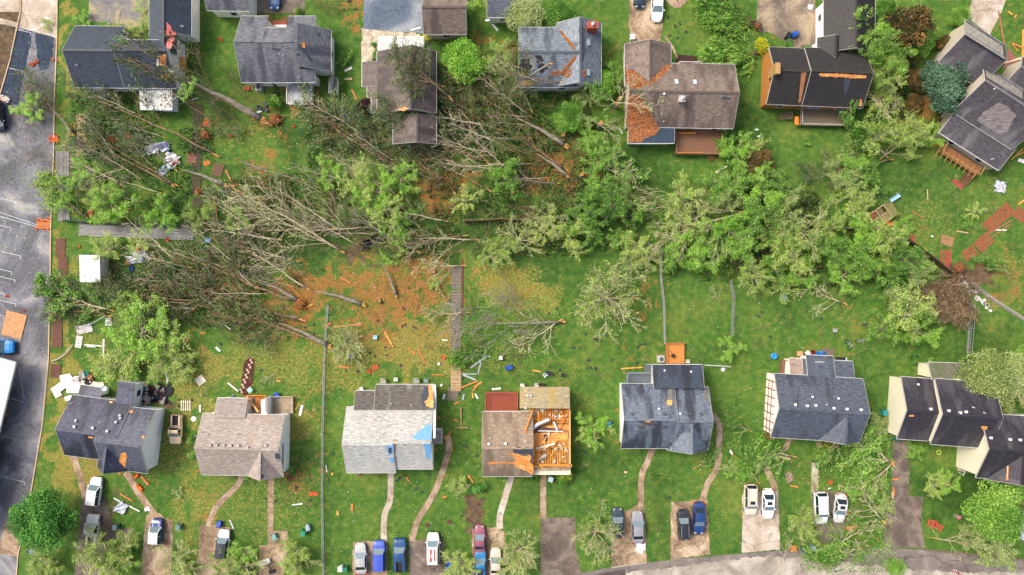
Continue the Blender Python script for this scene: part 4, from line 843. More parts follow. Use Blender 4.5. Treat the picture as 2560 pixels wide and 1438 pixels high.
K('pine',[lambda i=i: fallen('fallen_pine',90+i,'pine','red',14,.35,16,2,(0,5,3),6,.34,.22,.25,ang=1.0,wl=.32,tr=.14) for i in range(4)],14,'fallen tree')
K('bare',[lambda i=i: fallen('fallen_tree',95+i,'brush','red',13,.32,12,3,(0,4,3,2),3,.24,.25,.45,ang=.85,wl=.38,rs=.045,frac=.5,tr=.13) for i in range(4)],13,'fallen tree')
K('pbare',[lambda i=i: fallen('fallen_tree',100+i,'spring','pale',13,.12,13,3,(0,4,3,2),2,.18,.15,.5,ang=.62,wl=.44,rs=.04,frac=.4,zf=.5,tr=.13) for i in range(2)],13,'fallen tree')
K('leafy',[lambda i=i: fallen('fallen_tree',105+i,'green','pale',10,.1,16,3,(0,5,4,3),4,.26,.2,.6,ang=.75,wl=.45,tr=.14,align=False,frac=.9) for i in range(2)],10,'fallen tree')
K('lleafy',[lambda i=i: fallen('fallen_tree',108+i,'spring','pale',10,.1,14,3,(0,5,4,3),4,.24,.2,.6,ang=.8,wl=.45,tr=.12,align=False,frac=.8) for i in range(2)],10,'fallen tree')
K('arbor',[lambda i=i: fallen('uprooted_evergreen',111+i,'green','brown',8,.02,30,2,(0,6,4),9,.5,.14,.22,ang=.34,wl=.62,tr=.16,rs=.05,end=False,zf=.3) for i in range(2)],9.5,'evergreen')
K('brownfan',[lambda: fallen('uprooted_evergreen',114,'brown','brown',8,.02,34,2,(0,5,3),5,.6,.14,.1,ang=.55,wl=.7,tr=.2,rs=.06,end=False)],9.5,'evergreen')
K('branch',[lambda i=i: fallen('broken_branch',116+i,'green','pale',5,.15,9,2,(0,5,4),5,.22,.16,.6,ang=.8,wl=.5,tr=.07,rs=.035,align=False) for i in range(2)],5.5,'branch')
K('bbranch',[lambda i=i: fallen('broken_branch',118+i,'spring','pale',5,.15,9,2,(0,5,4),1,.18,.12,.6,ang=.8,wl=.5,tr=.07,rs=.035,align=False,frac=.4) for i in range(2)],5.5,'branch')
K('grey',[lambda: fallen('fallen_tree',126,'green','grey',13,.12,15,3,(0,5,4,3),1,.16,.15,.5,ang=.75,wl=.46,rs=.045,frac=.2,zf=.5,tr=.14)],13,'fallen tree')
K('pole',[lambda i=i: fallen('fallen_tree',130+i,'brush','pale' if i%4 else 'grey',12,.3,11,2,(0,4),0,tr=.12,rs=.04,wl=.26,ang=.75) for i in range(4)],12,'fallen trunk')
K('log',[lambda: fallen('broken_log',121,'brush','grey',6,.5,3,1,(0,2),0,tr=.24,rs=.05,wl=.12)],6,'log')
def put(kind):
    k=KINDS[kind]; i=k['n']; nf=len(k['fs']); k['n']+=1
    if i<nf: k['p'].append(k['fs'][i]()); return k['p'][i]
    return cp(k['p'][i%nf])
_tr=random.Random(9)
def tree(kind,px,py,r,desc,hz=1.0,rot=None,zc=None):
    o=put(kind); k=KINDS[kind]; sc=r/16/k['base']; H=7*hz*min(sc,1.4); zc=H*.6 if zc is None else zc
    q=G(px,py,zc); o.location=(q.x,q.y,0); o.rotation_euler=(0,0,_tr.uniform(0,6.28) if rot is None else rot); 
    if r>=20: sc*=.965
    o.scale=(sc,sc,sc*hz*min(1,1.4/sc)); tag(o,desc,k['cat'],'trees and shrubs in the yards',px=(px,py)); return o
def fall(kind,a,b,desc,za=0,zb=0,w=1.0):
    o=put(kind); k=KINDS[kind]; A=G(*a,za+.3); B=G(*b,zb+.3); d=B-A; L=d.length; s=L/k['base']*1.0
    X=d.normalized(); Y=Vector((0,0,1)).cross(X).normalized(); Z=X.cross(Y); R=Matrix((X,Y,Z)).transposed().to_4x4()
    o.matrix_world=Matrix.Translation(A-Vector((0,0,.3)))@R@Matrix.Diagonal((s,s*w,min(s,1.3),1)); tag(o,desc,k['cat'],'fallen trees and branches',px=((a[0]+b[0])/2,(a[1]+b[1])/2)); return o
# ---------------------------------------------------------------- vehicles (nose towards +y in local space)
TYRE=M('141416',.85,.2); RIM=M('9a9ca0',.35,.2,3,.6); WSH=M('71848a',.1,.15,1,0,'windshield_glass',.5); CGL=M('1c2830',.08,.15,1,0,'car_glass',.5); HL=M('b4babe',.15,.1); TL=M('b01c1c',.25,.2); BLK=M('18181a',.6,.2)  # windshield base colour lightened to paint in the reflected sky
def car(px,py,rot,kind,col,label,L=4.7,Wd=1.85,roofcol=None,hood=None,rails=False,top=None,sun=False,bed=None,cat='car',glass=None):
    root=empty({'pickup':'pickup_truck','suv':'parked_suv'}.get(kind,'parked_car'),G(px,py,.7)*1.0,-RD(rot)); root.location.z=0.03
    tag(root,label,cat,'vehicles parked on the driveways and lots'); b=paint(col); w=Wd/2; h=L/2
    # stations along the car: y, half width, deck height (sill .32)
    prof={'sedan':[(-h,.64,.62),(-h+.12,.80,.80),(-h+.5,.94,.93),(-h+1.15,1,.96),(0,1,.93),(h-1.45,1,.92),(h-.7,.93,.84),(h-.25,.80,.70),(h,.56,.56)],
          'suv':[(-h,.84,.70),(-h+.1,.93,.98),(-h+.5,.98,1.04),(-h+1.2,1,1.04),(0,1,1.02),(h-1.25,1,1.02),(h-.6,.94,.96),(h-.2,.82,.82),(h,.62,.62)],
          'pickup':[(-h,.93,.60),(-h+.05,.96,1.0),(-h+.5,.97,1.02),(-h+1.6,.98,1.02),(0,1,1.02),(h-1.35,1,1.03),(h-.6,.97,.98),(h-.15,.9,.86),(h,.78,.62)]}[kind]
    m=MB(); R_=[]
    for (y,fw,z) in prof:
        W_=w*fw; R_.append([(-W_*.94,y,.28),(-W_,y,.45),(-W_,y,z-.16),(-W_*.93,y,z-.04),(-W_*.5,y,z),(W_*.5,y,z),(W_*.93,y,z-.04),(W_,y,z-.16),(W_,y,.45),(W_*.94,y,.28)])
    for i in range(len(R_)-1):
        for j in range(9):
            if kind=='pickup' and j==4 and i in (1,2): continue
            m.poly([R_[i][j],R_[i][j+1],R_[i+1][j+1],R_[i+1][j]][::-1])
        m.poly([R_[i][9],R_[i][0],R_[i+1][0],R_[i+1][9]][::-1])
    m.poly(R_[0]); m.poly(R_[-1][::-1]); body=m.build('body',b,root,smooth=False,local=True)
    if hood: m=MB(); m.prism([(-w*.6,h-1.35,1.0),(w*.6,h-1.35,1.0),(w*.55,h-.35,.9),(-w*.55,h-.35,.9)],.03); m.build('hood_panel',paint(hood),root,local=True)
    # cabin: roof slab on raked glass
    y0,y1,t0,t1,zt={'sedan':(-h+.75,h-1.35,-h+1.45,h-2.15,1.42),'suv':(-h+.12,h-1.15,-h+.45,h-1.85,1.72),'pickup':(-.35,h-1.25,-.1,h-1.95,1.72)}[kind]
    zb=.93 if kind=='sedan' else 1.0; wb=w*.93; wt=w*.74
    rc=paint(roofcol) if roofcol else b
    def q(name,pts,mt): mm=MB(); mm.poly(pts); return mm.build(name,mt,root,local=True)
    q('windshield',[(-wb,y1,zb),(-wt,t1,zt),(wt,t1,zt),(wb,y1,zb)],WSH); q('rear_window',[(wb,y0,zb),(wt,t0,zt),(-wt,t0,zt),(-wb,y0,zb)],CGL)
    for s in (-1,1): q('side_window',[(s*wb,y0,zb),(s*wt,t0,zt),(s*wt,t1,zt),(s*wb,y1,zb)][::s],CGL)
    m=MB(); n=6; RR=[]
    for i in range(n+1):
        u=-1+2*i/n; z=zt+.07*(1-u*u); RR.append([(u*wt*1.02,t0-.04,z-.02),(u*wt*1.02,(t0+t1)/2,z+.02),(u*wt*1.02,t1+.04,z-.02)])
    for i in range(n):
        for j in range(2): m.poly([RR[i][j],RR[i+1][j],RR[i+1][j+1],RR[i][j+1]])
    for s in (-1,1):
        m.bar((s*wb,y1,zb),(s*wt,t1,zt),.09,.07); m.bar((s*wb,y0,zb),(s*wt,t0,zt),.12,.07); ym=(y0+y1)/2; m.bar((s*wb*1.01,ym,zb),(s*wt*1.01,ym,zt),.05,.1)
        m.bar((s*wt,t0,zt),(s*wt,t1,zt),.1,.07)
    m.build('roof',rc,root,local=True)
    if top: m=MB(); [m.box(p,sz) for p,sz in top[1]]; m.build('roof_marks',top[0],root,local=True)
    if sun: m=MB(); m.box((0,t1-.45,zt+.08),(.75,.5,.02)); m.build('sunroof',CGL,root,local=True)
    if rails:
        for s in (-1,1): m=MB(); m.bar((s*wt*.85,t0+.2,zt+.14),(s*wt*.85,t1-.2,zt+.14),.05,.05); m.build('roof_rail',M('b4b8bc',.3,.2,3,.5),root,local=True)
    if kind=='pickup':
        m=MB(); m.box((0,-h+.95,.66),(Wd*.84,1.55,.05)); 
        for s in (-1,1): m.box((s*w*.86,-h+.95,.86),(.05,1.6,.4))
        m.box((0,-h+.12,.82),(Wd*.84,.06,.4)); m.box((0,-h+1.75,.86),(Wd*.84,.06,.4)); m.build('bed_liner',bed or BLK,root,local=True)
    for s in (-1,1):
        for y in (h-.9,-h+.95):
            m=MB(); m.lathe((s*(w-.13),y,.34),[(.02,-.12),(.34,-.12),(.34,.12),(.02,.12)],14,Matrix.Rotation(RD(90),3,'Y')); wh=m.build('wheel',TYRE,root,local=True)
            m=MB(); m.lathe((s*(w-.005),y,.34),[(.03,-.012),(.2,-.012),(.2,.012),(.03,.012)],10,Matrix.Rotation(RD(90),3,'Y')); m.build('rim',RIM,wh,local=True)
        m=MB(); m.box((s*w*.56,h-.2,.66),(.3,.18,.1)); m.build('headlight',HL,root,local=True)
        m=MB(); m.box((s*w*.78,-h+.06,.80),(.3,.16,.2)); m.build('taillight',TL,root,local=True)
        m=MB(); m.box((s*(w+.1),y1-.25,1.02),(.2,.12,.14)); m.build('mirror',b,root,local=True)
    for s in (1,-1): m=MB(); m.box((0,s*(h-.02),.42),(Wd*(.58 if s>0 else .68),.1,.22)); m.build('bumper',BLK if kind!='sedan' else b,root,local=True)
    return root
rust=M('a0422c',.8,.3)
car(238,1229,8,'suv','e6e6e4','white hatchback half under broken branches beside the leftmost footpath',4.5)
car(231,1326,4,'pickup','dcdad4','white pickup truck with a littered bed parked below the white hatchback',5.0,1.95,bed=M('8a8072',.9,.5,5),cat='pickup truck')
car(391,1329,4,'suv','1c3c78','small navy blue car with white roof and hood stripe near the round green tree',4.0,1.8,roofcol='e8e8e6',hood='dde0e2')
car(558,1361,6,'suv','e0e0de','white hatchback with black roof below the pinkish tan roofed house',4.6,roofcol='2c3036',glass=CGL)
car(440,1074,182,'pickup','e0c49c','beige old pickup truck full of junk parked between two houses',4.6,1.85,bed=M('3c3838',.8,.6,5),cat='pickup truck')
car(902,1397,-2,'sedan','a8a8a6','silver sedan with damaged rear window, leftmost of four vehicles in a row',4.8)
car(948,1390,0,'suv','3c54b4','bright royal blue minivan parked beside the silver sedan',4.8,1.95)
car(999,1388,0,'pickup','1c4878','dark blue pickup truck with an open black bed holding one box',5.2,2.0,cat='pickup truck')
car(1083,1372,0,'suv','e2e2e0','white large suv with rust red stripes on its roof',5.0,2.0,top=(rust,[((-.22,-.7,1.79),(.3,1.9,.02)),((.32,-.6,1.79),(.22,1.7,.02))]),rails=True)
car(1199,1349,0,'sedan','8c4c60','faded maroon sedan parked above a teal blue car',4.4,1.75)
car(1201,1412,0,'pickup','2474a4','teal blue small pickup right behind the maroon sedan',4.6,1.75,bed=M('1c3040',.8,.3),cat='pickup truck')
car(1239,1407,0,'sedan','c8b8a8','beige sedan beside the teal blue pickup at the bottom edge',4.6,1.75)
car(1544,1308,-1,'sedan','2c3c48','dark slate sedan parked left of the grey sedan',4.7,1.85)
car(1594,1319,-1,'sedan','8c8c92','grey sedan with a white sheet lying behind it',5.0,1.9)
car(1708,1312,-3,'suv','24282e','black station wagon with silver roof rails',4.6,1.8,rails=True)
car(1747,1296,181,'sedan','1c3c70','dark blue sedan with red tail lights facing down beside the black wagon',4.9,1.85)
car(1876,1250,180,'suv','d4c8b4','beige suv with dark sunroof and rear window facing up the driveway',4.9,1.95,sun=True,rails=True)
car(1920,1260,180,'sedan','f0f0ee','bright white sedan with a sunroof beside the beige suv',4.6,1.85,sun=True)
car(2052,1270,178,'suv','e0e2e6','white suv with roof rails and its dark rear window at the top',5.0,1.95,rails=True)
car(2100,1271,186,'sedan','ccccca','silver sedan with a sunroof parked beside the white suv with rails',4.5,1.85,sun=True)
car(1643,14,181,'sedan','f2f4f4','white sedan on the brown driveway at the top edge',4.9,1.85)
car(1599,-18,180,'sedan','1c2c3c','dark car cut by the top edge beside a white sedan',4.7)
car(686,-14,180,'sedan','1c4c84','blue car cut by the top edge above the grey weathered roof',4.6,1.8)
car(-6,290,172,'suv','0c1c34','black rounded car at the left edge of the parking lot',4.8,2.0)
car(-6,866,92,'pickup','1484cc','bright blue pickup truck facing right by the plywood sheet',5.2,2.1,cat='pickup truck')
car(2570,1316,186,'suv','b8c4cc','pale car mostly hidden under the big tree at the right edge',4.7)
# ---------------------------------------------------------------- people
def skin(name,verts,edges,radii,mat,parent,sub=1):
    me=bpy.data.meshes.new(name); me.from_pydata(verts,edges,[]); o=bpy.data.objects.new(name,me); COL.objects.link(o); o.parent=parent
    sm=o.modifiers.new('skin','SKIN')
    if not me.skin_vertices: me.skin_vertices.new() if hasattr(me.skin_vertices,'new') else None
    for i,r in enumerate(radii): me.skin_vertices[0].data[i].radius=(r,r) if not hasattr(r,'__len__') else r
    me.skin_vertices[0].data[0].use_root=True; s=o.modifiers.new('sub','SUBSURF'); s.levels=s.render_levels=sub; me.materials.append(mat); return o
def person(px,py,rz,shirt,pants,hair,shoe,label):
    root=empty('person',G(px,py),RD(rz)); tag(root,label,'person'); SK=M('c08c6c',.6,.1,5,0,'skin')
    V=[(0,0,.95),(0,0,1.15),(0,0,1.38),(0,0,1.5),(0,.01,1.6),(0,.01,1.72)]; E=[(0,1),(1,2),(2,3),(3,4),(4,5)]; Rr=[(.15,.11),(.14,.10),(.16,.11),(.06,.06),(.085,.09),(.075,.09)]
    for s in (-1,1):
        n=len(V); V+=[(s*.19,0,1.42),(s*.24,-.03,1.14),(s*.25,.12,.92),(s*.25,.16,.86)]; E+=[(2,n),(n,n+1),(n+1,n+2),(n+2,n+3)]; Rr+=[.055,.042,.03,(.036,.018)]
        for k in range(4):
            a=(k-1.5)*.02; V+=[(s*.25+a,.2,.81),(s*.25+a,.2,.77-.004*abs(k-1.5))]; m_=len(V); E+=[(n+3,m_-2),(m_-2,m_-1)]; Rr+=[.009,.008]
        V+=[(s*.22,.2,.84)]; E+=[(n+3,len(V)-1)]; Rr+=[.01]
        n=len(V); st=.12*s; V+=[(s*.09,0,.88),(s*.1,st*.6,.5),(s*.11,st,.1),(s*.12,st+.13,.04)]; E+=[(0,n),(n,n+1),(n+1,n+2),(n+2,n+3)]; Rr+=[.09,.06,.042,(.045,.03)]
    skin('body',V,E,Rr,SK,root)
    v=[(0,0,.96),(0,0,1.15),(0,0,1.38)]; e=[(0,1),(1,2)]; r=[(.175,.135),(.165,.125),(.18,.13)]
    for s in (-1,1): n=len(v); v+=[(s*.2,0,1.41),(s*.245,-.03,1.14),(s*.25,.06,1.02)]; e+=[(2,n),(n,n+1),(n+1,n+2)]; r+=[.075,.062,.055]
    skin('shirt',v,e,r,M(shirt,.8,.15),root)
    v=[(0,0,.98)]; e=[]; r=[(.17,.135)]
    for s in (-1,1): n=len(v); st=.12*s; v+=[(s*.09,0,.86),(s*.1,st*.6,.5),(s*.11,st,.1)]; e+=[(0,n),(n,n+1),(n+1,n+2)]; r+=[.105,.075,.06]
    skin('trousers',v,e,r,M(pants,.8,.15),root)
    m=MB(); m.lathe((0,-.01,1.66),[(.1,-.02),(.115,.05),(.1,.12),(.05,.16)],10); m.build('hair',M(hair,.7,.2),root,local=True)
    for s in (-1,1): m=MB(); m.box((s*.12,.12*s+.07,.05),(.1,.27,.09)); m.build('shoe',M(shoe,.6,.2),root,local=True)
    m=MB(); m.box((0,.105,1.62),(.025,.03,.04)); m.build('nose',SK,root,local=True)
    m=MB(); [m.box((s*.035,.097,1.655),(.02,.012,.012)) for s in (-1,1)]; m.build('eyes',BLK,root,local=True)
person(2386,1288,-125,'d44c84','8c9098','2c1c18','b8b8b8','person in a pink top and grey trousers standing on the right front lawn')
person(2386,1427,-60,'1c2a4c','c8242c','3c2c24','e0e0e0','person in red trousers and a navy top standing on the street')
# ---------------------------------------------------------------- fences and flat panels
FW=dict(br=wood('6a4030','fence_wood'),gr=wood('8e8c8a','fence_wood'),tan=wood('b89c74','fence_wood'),red=wood('a4543e','fence_wood'),wea=wood('7c7464','fence_wood'),org=wood('c8702c','fence_wood'),dk=wood('4c3c2c','fence_wood'))
def panel(px,py,w,h,rot,mat,label,along='x',n=None,z=.1,name='fence_panel',cat='fence panel',bow=0,gap=.82,group='fallen fence panels',jit=.03):
    C=G(px,py); root=empty(name,C,-RD(rot)); tag(root,label,cat,group,px=(px,py)); a,b=w/32,h/32; rr=random.Random(int(px*7+py)); L,Wt=(2*a,2*b) if along=='x' else (2*b,2*a)
    n=n or max(3,int(Wt/.22)); m=MB(); p=Wt/n
    for i in range(n):
        o=-Wt/2+p*(i+.5)+rr.uniform(-1,1)*jit; 
        segs=5 if bow else 1; prev=None
        for k in range(segs+1):
            t=-L/2+L*k/segs; q=o+bow*math.sin(k*1.9+i*.15)*.5; c=Vector((t,q,z+rr.uniform(0,.02))) if along=='x' else Vector((q,t,z+rr.uniform(0,.02)))
            if prev is not None: m.bar(prev,c,p*gap,.02)
            prev=c
    m.build('boards',FW[mat] if isinstance(mat,str) else mat,root,local=True)
    for s in (-.36,.36):
        m=MB(); A=Vector((s*L,-Wt/2,z-.045)); B=Vector((s*L,Wt/2,z-.045))
        if along!='x': A,B=Vector((-Wt/2,s*L,z-.045)),Vector((Wt/2,s*L,z-.045))
        m.bar(A,B,.09,.05); m.build('rail',FW[mat] if isinstance(mat,str) else mat,root,local=True)
    return root
for i,(y0,y1) in enumerate(((665,722),(725,782),(785,848),(850,910))): panel(1141+(i<1)*0-(i>1)*1,(y0+y1)/2,25,y1-y0,0,'wea','weathered fence panel')
panel(1140,945,26,64,0,'tan','pale fence panel'); panel(1132,985,28,32,6,'wea','weathered fence panel')
panel(1156,720,4,150,0,'br','long thin brown rail',n=2)
for x,y,w,h,r in ((152,620,24,48,3),(158,665,24,44,0),(157,705,22,36,0),(143,815,26,60,0),(143,850,26,38,0),(140,927,26,34,2)): panel(x,y,w,h,r,'br','brown fence panel')
panel(204,322,22,72,-3,'tan','long pale fence panel','y'); panel(200,372,20,36,-4,'tan','short pale fence panel','y')
panel(158,410,32,62,0,'gr','grey fence panel','y'); panel(160,528,30,50,-3,'gr','grey fence panel','y'); panel(158,462,28,40,0,'gr','grey fence panel','y')
for x,w,yy in ((248,100,577),(345,96,581),(438,92,584)): panel(x,yy,w,30,2.5,'gr','buckled grey fence panel',n=9,bow=.16)
for x,y,w,h,r in ((495,290,26,60,0),(492,345,26,44,0),(492,398,26,60,2),(492,460,24,50,2),(493,506,24,26,0),(832,480,16,50,4),(828,525,20,44,-8)): panel(x,y,w,h,r,'dk','dark slatted fence section',gap=.5)
for x,y,w,h,r in ((2495,545,84,32,-41),(2458,606,44,33,-43),(2424,633,34,28,-36),(2552,538,38,28,35),(2364,641,30,32,0),(2366,663,14,18,4)):
    panel(x,y,w,h,r,'red','red slatted fence section','y',n=max(5,int(w/6)),gap=.6)
def wirefence(pts,label,h=1.2,mat=None,w=.16,name='wire_fence'):
    root=empty(name,G(*pts[0])); tag(root,label,'fence','fences between the yards',px=pts[len(pts)//2]); mt=mat or M('8c8f8e',.6,.3)
    m=MB(); r2=MB(); P=[]
    for a,b in zip(pts,pts[1:]):
        A,B=G(*a),G(*b); n=max(1,int((B-A).length/2.4)); P+=[A.lerp(B,i/n) for i in range(n)]
    P.append(G(*pts[-1]))
    for p in P: m.box((p.x,p.y,h/2),(.09,.09,h))
    for a,b in zip(P,P[1:]):
        for z in (h*.97,h*.5,.12): r2.bar((a.x,a.y,z),(b.x,b.y,z),.05,.04)
        n=int((b-a).length/.6)
        for i in range(n): c=a.lerp(b,(i+.5)/n); r2.box((c.x,c.y,h/2),(.03,.03,h*.9))
    m.build('post',mt,root); r2.build('mesh',mt,root)
    if w:
        m=MB()
        for a,b in zip(P,P[1:]): m.bar((a.x,a.y,.035),(b.x,b.y,.035),w,.03)
        m.build('footing_strip',M('78766a',.9,.4,3),root)
wirefence([(822,762),(815,860),(812,950),(809,1080),(808,1250),(811,1440)],'long grey wire fence')
wirefence([(1653,628),(1649,680),(1658,760),(1660,858)],'pale wire fence',w=.16,mat=M('a4a4a4',.5,.2))
wirefence([(1823,700),(1832,745),(1829,800),(1828,838)],'thin grey wire fence',w=.15)
wirefence([(2427,757),(2423,820),(2418,882)],'grey wire fence',w=.4)
wirefence([(2372,712),(2428,708),(2470,742),(2560,800),(2700,880)],'pale low board wall',.9,M('c0b4a4',.8,.3),.5,'board_fence')
wirefence([(1760,912),(1800,914),(1822,916)],'short white railing',1,M('c8c8c8',.5),0)
def woodfence(pts,label,h=1.8,mat='wea'):
    root=empty('wooden_fence',G(*pts[0])); tag(root,label,'fence','fences between the yards',px=((pts[0][0]+pts[-1][0])/2,(pts[0][1]+pts[-1][1])/2)); m=MB(); q=MB(); rr=random.Random(3)
    for a,b in zip(pts,pts[1:]):
        A,B=G(*a),G(*b); n=int((B-A).length/.18)
        for i in range(n):
            c=A.lerp(B,(i+.5)/n); hh=h+rr.uniform(-.05,.05); m.bar((c.x,c.y,0),(c.x,c.y+.0,hh),.15,.03)
        n=max(1,int((B-A).length/2.4))
        for i in range(n+1): c=A.lerp(B,i/n); q.box((c.x,c.y-.1,h/2),(.12,.12,h))
        for z in (.4,h-.3): q.bar((A.x,A.y-.05,z),(B.x,B.y-.05,z),.05,.1)
    m.build('boards',FW[mat],root); q.build('post',FW[mat],root)
woodfence([(1160,553),(1250,549),(1352,552)],'standing wooden fence',1.8,'tan'); woodfence([(1440,548),(1520,545),(1640,540)],'standing wooden fence')
woodfence([(2040,566),(2100,572),(2150,574)],'mossy wooden fence'); woodfence([(2256,598),(2310,638),(2368,684)],'dark slanting fence',1.8,'dk')
woodfence([(620,575),(720,577),(860,574)],'broken wooden fence',1.5,'tan'); woodfence([(168,552),(330,562),(478,566)],'low wooden fence',1.2,'gr')
# ---------------------------------------------------------------- yard things
def bx(name,label,cat,px,py,parts,rot=0,z=0.02,group=None):
    root=empty(name,G(px,py),-RD(rot)); root.location.z=z; tag(root,label,cat,group,px=(px,py) if group else None)
    for nm,fn,mt in parts: m=MB(); fn(m); m.build(nm,mt,root,local=True)
    return root
def chair(px,py,rot,col,label,s=1.0,group='outdoor chairs'):
    mt=M(col,.6,.15); f=lambda m:(m.box((0,0,.42*s),(.55*s,.5*s,.05)))
    return bx('garden_chair',label,'chair',px,py,[('seat',f,mt),('backrest',lambda m:m.box((0,.28*s,.68*s),(.55*s,.06,.5*s)),mt),('armrest',lambda m:m.box((-.29*s,0,.62*s),(.06,.5*s,.04)),mt),('armrest',lambda m:m.box((.29*s,0,.62*s),(.06,.5*s,.04)),mt)]+
      [('leg',lambda m,a=a,b=b:m.box((a*.24*s,b*.22*s,.2*s),(.05,.05,.4*s)),mt) for a in (-1,1) for b in (-1,1)],rot,group=group)
def acunit(px,py,label,col='b4b4ac'):
    mt=M(col,.5,.15); return bx('air_conditioner',label,'air conditioner',px,py,[('casing',lambda m:m.box((0,0,.42),(.95,.95,.8)),mt),('fan_grille',lambda m:m.lathe((0,0,.83),[(.34,0),(.34,.03),(.1,.05)],14),M('4c5052',.5)),('base_pad',lambda m:m.box((0,0,.02),(1.15,1.15,.05)),M('a8a49a',.9))],group='air conditioning units')
def bin_(px,py,rot,col,label,lying=False):
    mt=M(col,.5,.15); R=Matrix.Rotation(RD(80 if lying else 0),3,'X'); c=Vector((0,0,.35 if lying else .5))
    return bx('wheelie_bin',label,'bin',px,py,[('body',lambda m:(m.box(c,(.62,.68,.95),M=R)),mt),('lid',lambda m:m.box(c+R@Vector((0,.02,.52)),(.68,.78,.07),M=R),mt),('handle',lambda m:m.box(c+R@Vector((0,.4,.44)),(.5,.05,.05),M=R),BLK)]+[('wheel',lambda m,s=s:m.lathe(c+R@Vector((s*.3,.34,-.42)),[(.02,-.03),(.13,-.03),(.13,.03),(.02,.03)],10,R@Matrix.Rotation(RD(90),3,'Y')),TYRE) for s in (-1,1)],rot,group='household bins')
for a in ((1521,1060,20,'2c80c8','light blue bin',1),(1273,918,80,'2454b4','blue bin',1),(551,1308,10,'2840a4','royal blue bin',1),(296,1314,0,'4c6464','dark green grey bin',0),(452,1314,5,'5c8078','grey green bin',0),(84,1375,80,'607c7c','grey green bin',1),
  (762,1329,10,'1c8468','green bin',0),(772,1316,-20,'8098a0','grey bin',1),(689,1340,-20,'5c948c','teal bin',1),(866,1419,0,'187050','dark green bin',0),(854,1417,0,'e4e4e0','white bin',0),(1376,1195,20,'a8b8bc','pale grey bin',0),(2005,1371,0,'4c5c60','slate bin',0),(2027,1366,0,'8c98a0','silver bin',0),
  (2463,1394,-10,'1c8c90','teal bin',0),(2205,1030,3,'1c8484','dark teal bin',0),(1601,18,0,'18181c','black bin',0),(1579,98,0,'d8d8d8','white lidded bin',0),(1984,88,60,'1c54b4','blue bin',1),(1968,92,30,'202428','black bin',1),(2234,1093,0,'146060','dark teal bin',0),(834,1009,0,'1c5ca4','blue bin',0),(1296,1305,0,'cfd4d8','white bin',0)):
    if a[0] in (1601,834,1296): continue
    bin_(a[0],a[1],a[2],a[3],a[4]+(' tipped on its side' if a[5] else ' standing upright'),bool(a[5]))
for a in ((965,300),(262,238),(650,222),(1651,897)): acunit(*a,'square air conditioning unit')
for a in ((991,948,0,'e0dcd8','white'),(1066,951,0,'8ca4a8','pale blue'),(1306,963,0,'e4dcd4','white'),(1341,962,0,'c8c8cc','grey'),(1717,903,0,'d0ccc4','white'),(2015,882,45,'e4dcd8','white square'),(905,972,60,'f0ece8','white'),(1354,962,0,'4a2c22','dark brown'),(1330,975,180,'d8dce0','white'),(1363,937,-35,'d8e4ec','white tipped')):
    chair(a[0],a[1],a[2],a[3],a[4]+' patio chair')
for a in ((960,951,0),(1043,950,0)):
    chair(a[0],a[1],a[2],'a49c8c','wooden slatted deck chair',1.5)
for a in ((1366,932,0),(1377,934,20),(1407,938,0),(650,272,0),(667,276,20),(666,262,60),(690,238,0)): chair(*a,'2c3038','dark patio chair knocked over')
# one-off things
cloth=lambda c:M(c,.8,.25)
def crumple(px,py,w,h,rot,mat,label,cat,name,z=.25,seed=1,group=None,flat=1.0):
    C=G(px,py); r=random.Random(seed+int(px)); n=7; m=MB(); t=-RD(rot); g=[[0]*n for _ in range(n)]
    for i in range(n):
        for j in range(n):
            u=(i/(n-1)-.5)*w/16*(1+.25*r.uniform(-1,1)); v=(j/(n-1)-.5)*h/16*(1+.25*r.uniform(-1,1)); g[i][j]=Vector((C.x+u*math.cos(t)-v*math.sin(t),C.y+u*math.sin(t)+v*math.cos(t),.05+z*r.random()*flat))
    for i in range(n-1):
        for j in range(n-1): m.poly([g[i][j],g[i+1][j],g[i+1][j+1]]); m.poly([g[i][j],g[i+1][j+1],g[i][j+1]])
    o=m.build(name,mat,loc=(C.x,C.y,0)); md=o.modifiers.new('thickness','SOLIDIFY'); md.thickness=.015; tag(o,label,cat,group,px=(px,py) if group else None); return o
MET=M('a8b0b8',.35,.2,2,.4,'sheet_metal')
for i,a in enumerate(((382,374,34,26,-10,'c4c8d0','dented grey'),(412,368,30,24,8,'8c96a8','blue grey dented'),(434,398,36,24,20,'d4d4d4','torn white'),(418,422,44,18,-35,'c0c8d4','long folded'),(437,408,24,14,-20,'c8682c','orange rusted'))):
    crumple(*a[:5],M(a[5],.4,.2,2,.3),a[6]+' sheet of metal debris','sheet metal','metal_sheet',.5,i,'sheet metal debris')
for i,a in enumerate(((152,968,44,20,-35,'dedcd4','white'),(178,960,26,36,-30,'e4e2dc','white'),(186,970,36,24,0,'dcd8cc','cream corrugated'),(166,945,28,18,-12,'d8d4c6','cream'),(173,995,18,12,-20,'e2e0d8','small white'),(232,960,60,14,4,'d4ccb8','long cream'),(146,985,18,14,-30,'d8d8d4','white'))):
    panel(a[0],a[1],a[2],a[3],a[4],M(a[5],.6,.15),a[6]+' siding panel',cat='siding panel',name='siding_panel',gap=.97,group='siding blown off',z=.2)
panel(502,951,22,20,-38,M('d8d0b8',.7,.1),'square cream board lying on the lawn above the beige pickup',cat='board',name='board',gap=.99,group=None)
for x,y,w,h,r in ((457,939,14,26,-6),(465,1014,26,26,0)): panel(x,y,w,h,r,M('d8ccb0',.7,.2),'pile of cream slats','y',n=5,gap=.45,cat='slats',name='slat_pile',group='cream slat piles')
panel(36,812,52,62,14,wood('c49060','plywood'),'large weathered plywood sheet lying on the parking lot',cat='plywood sheet',name='plywood_sheet',gap=.995,group=None,jit=0,n=3)
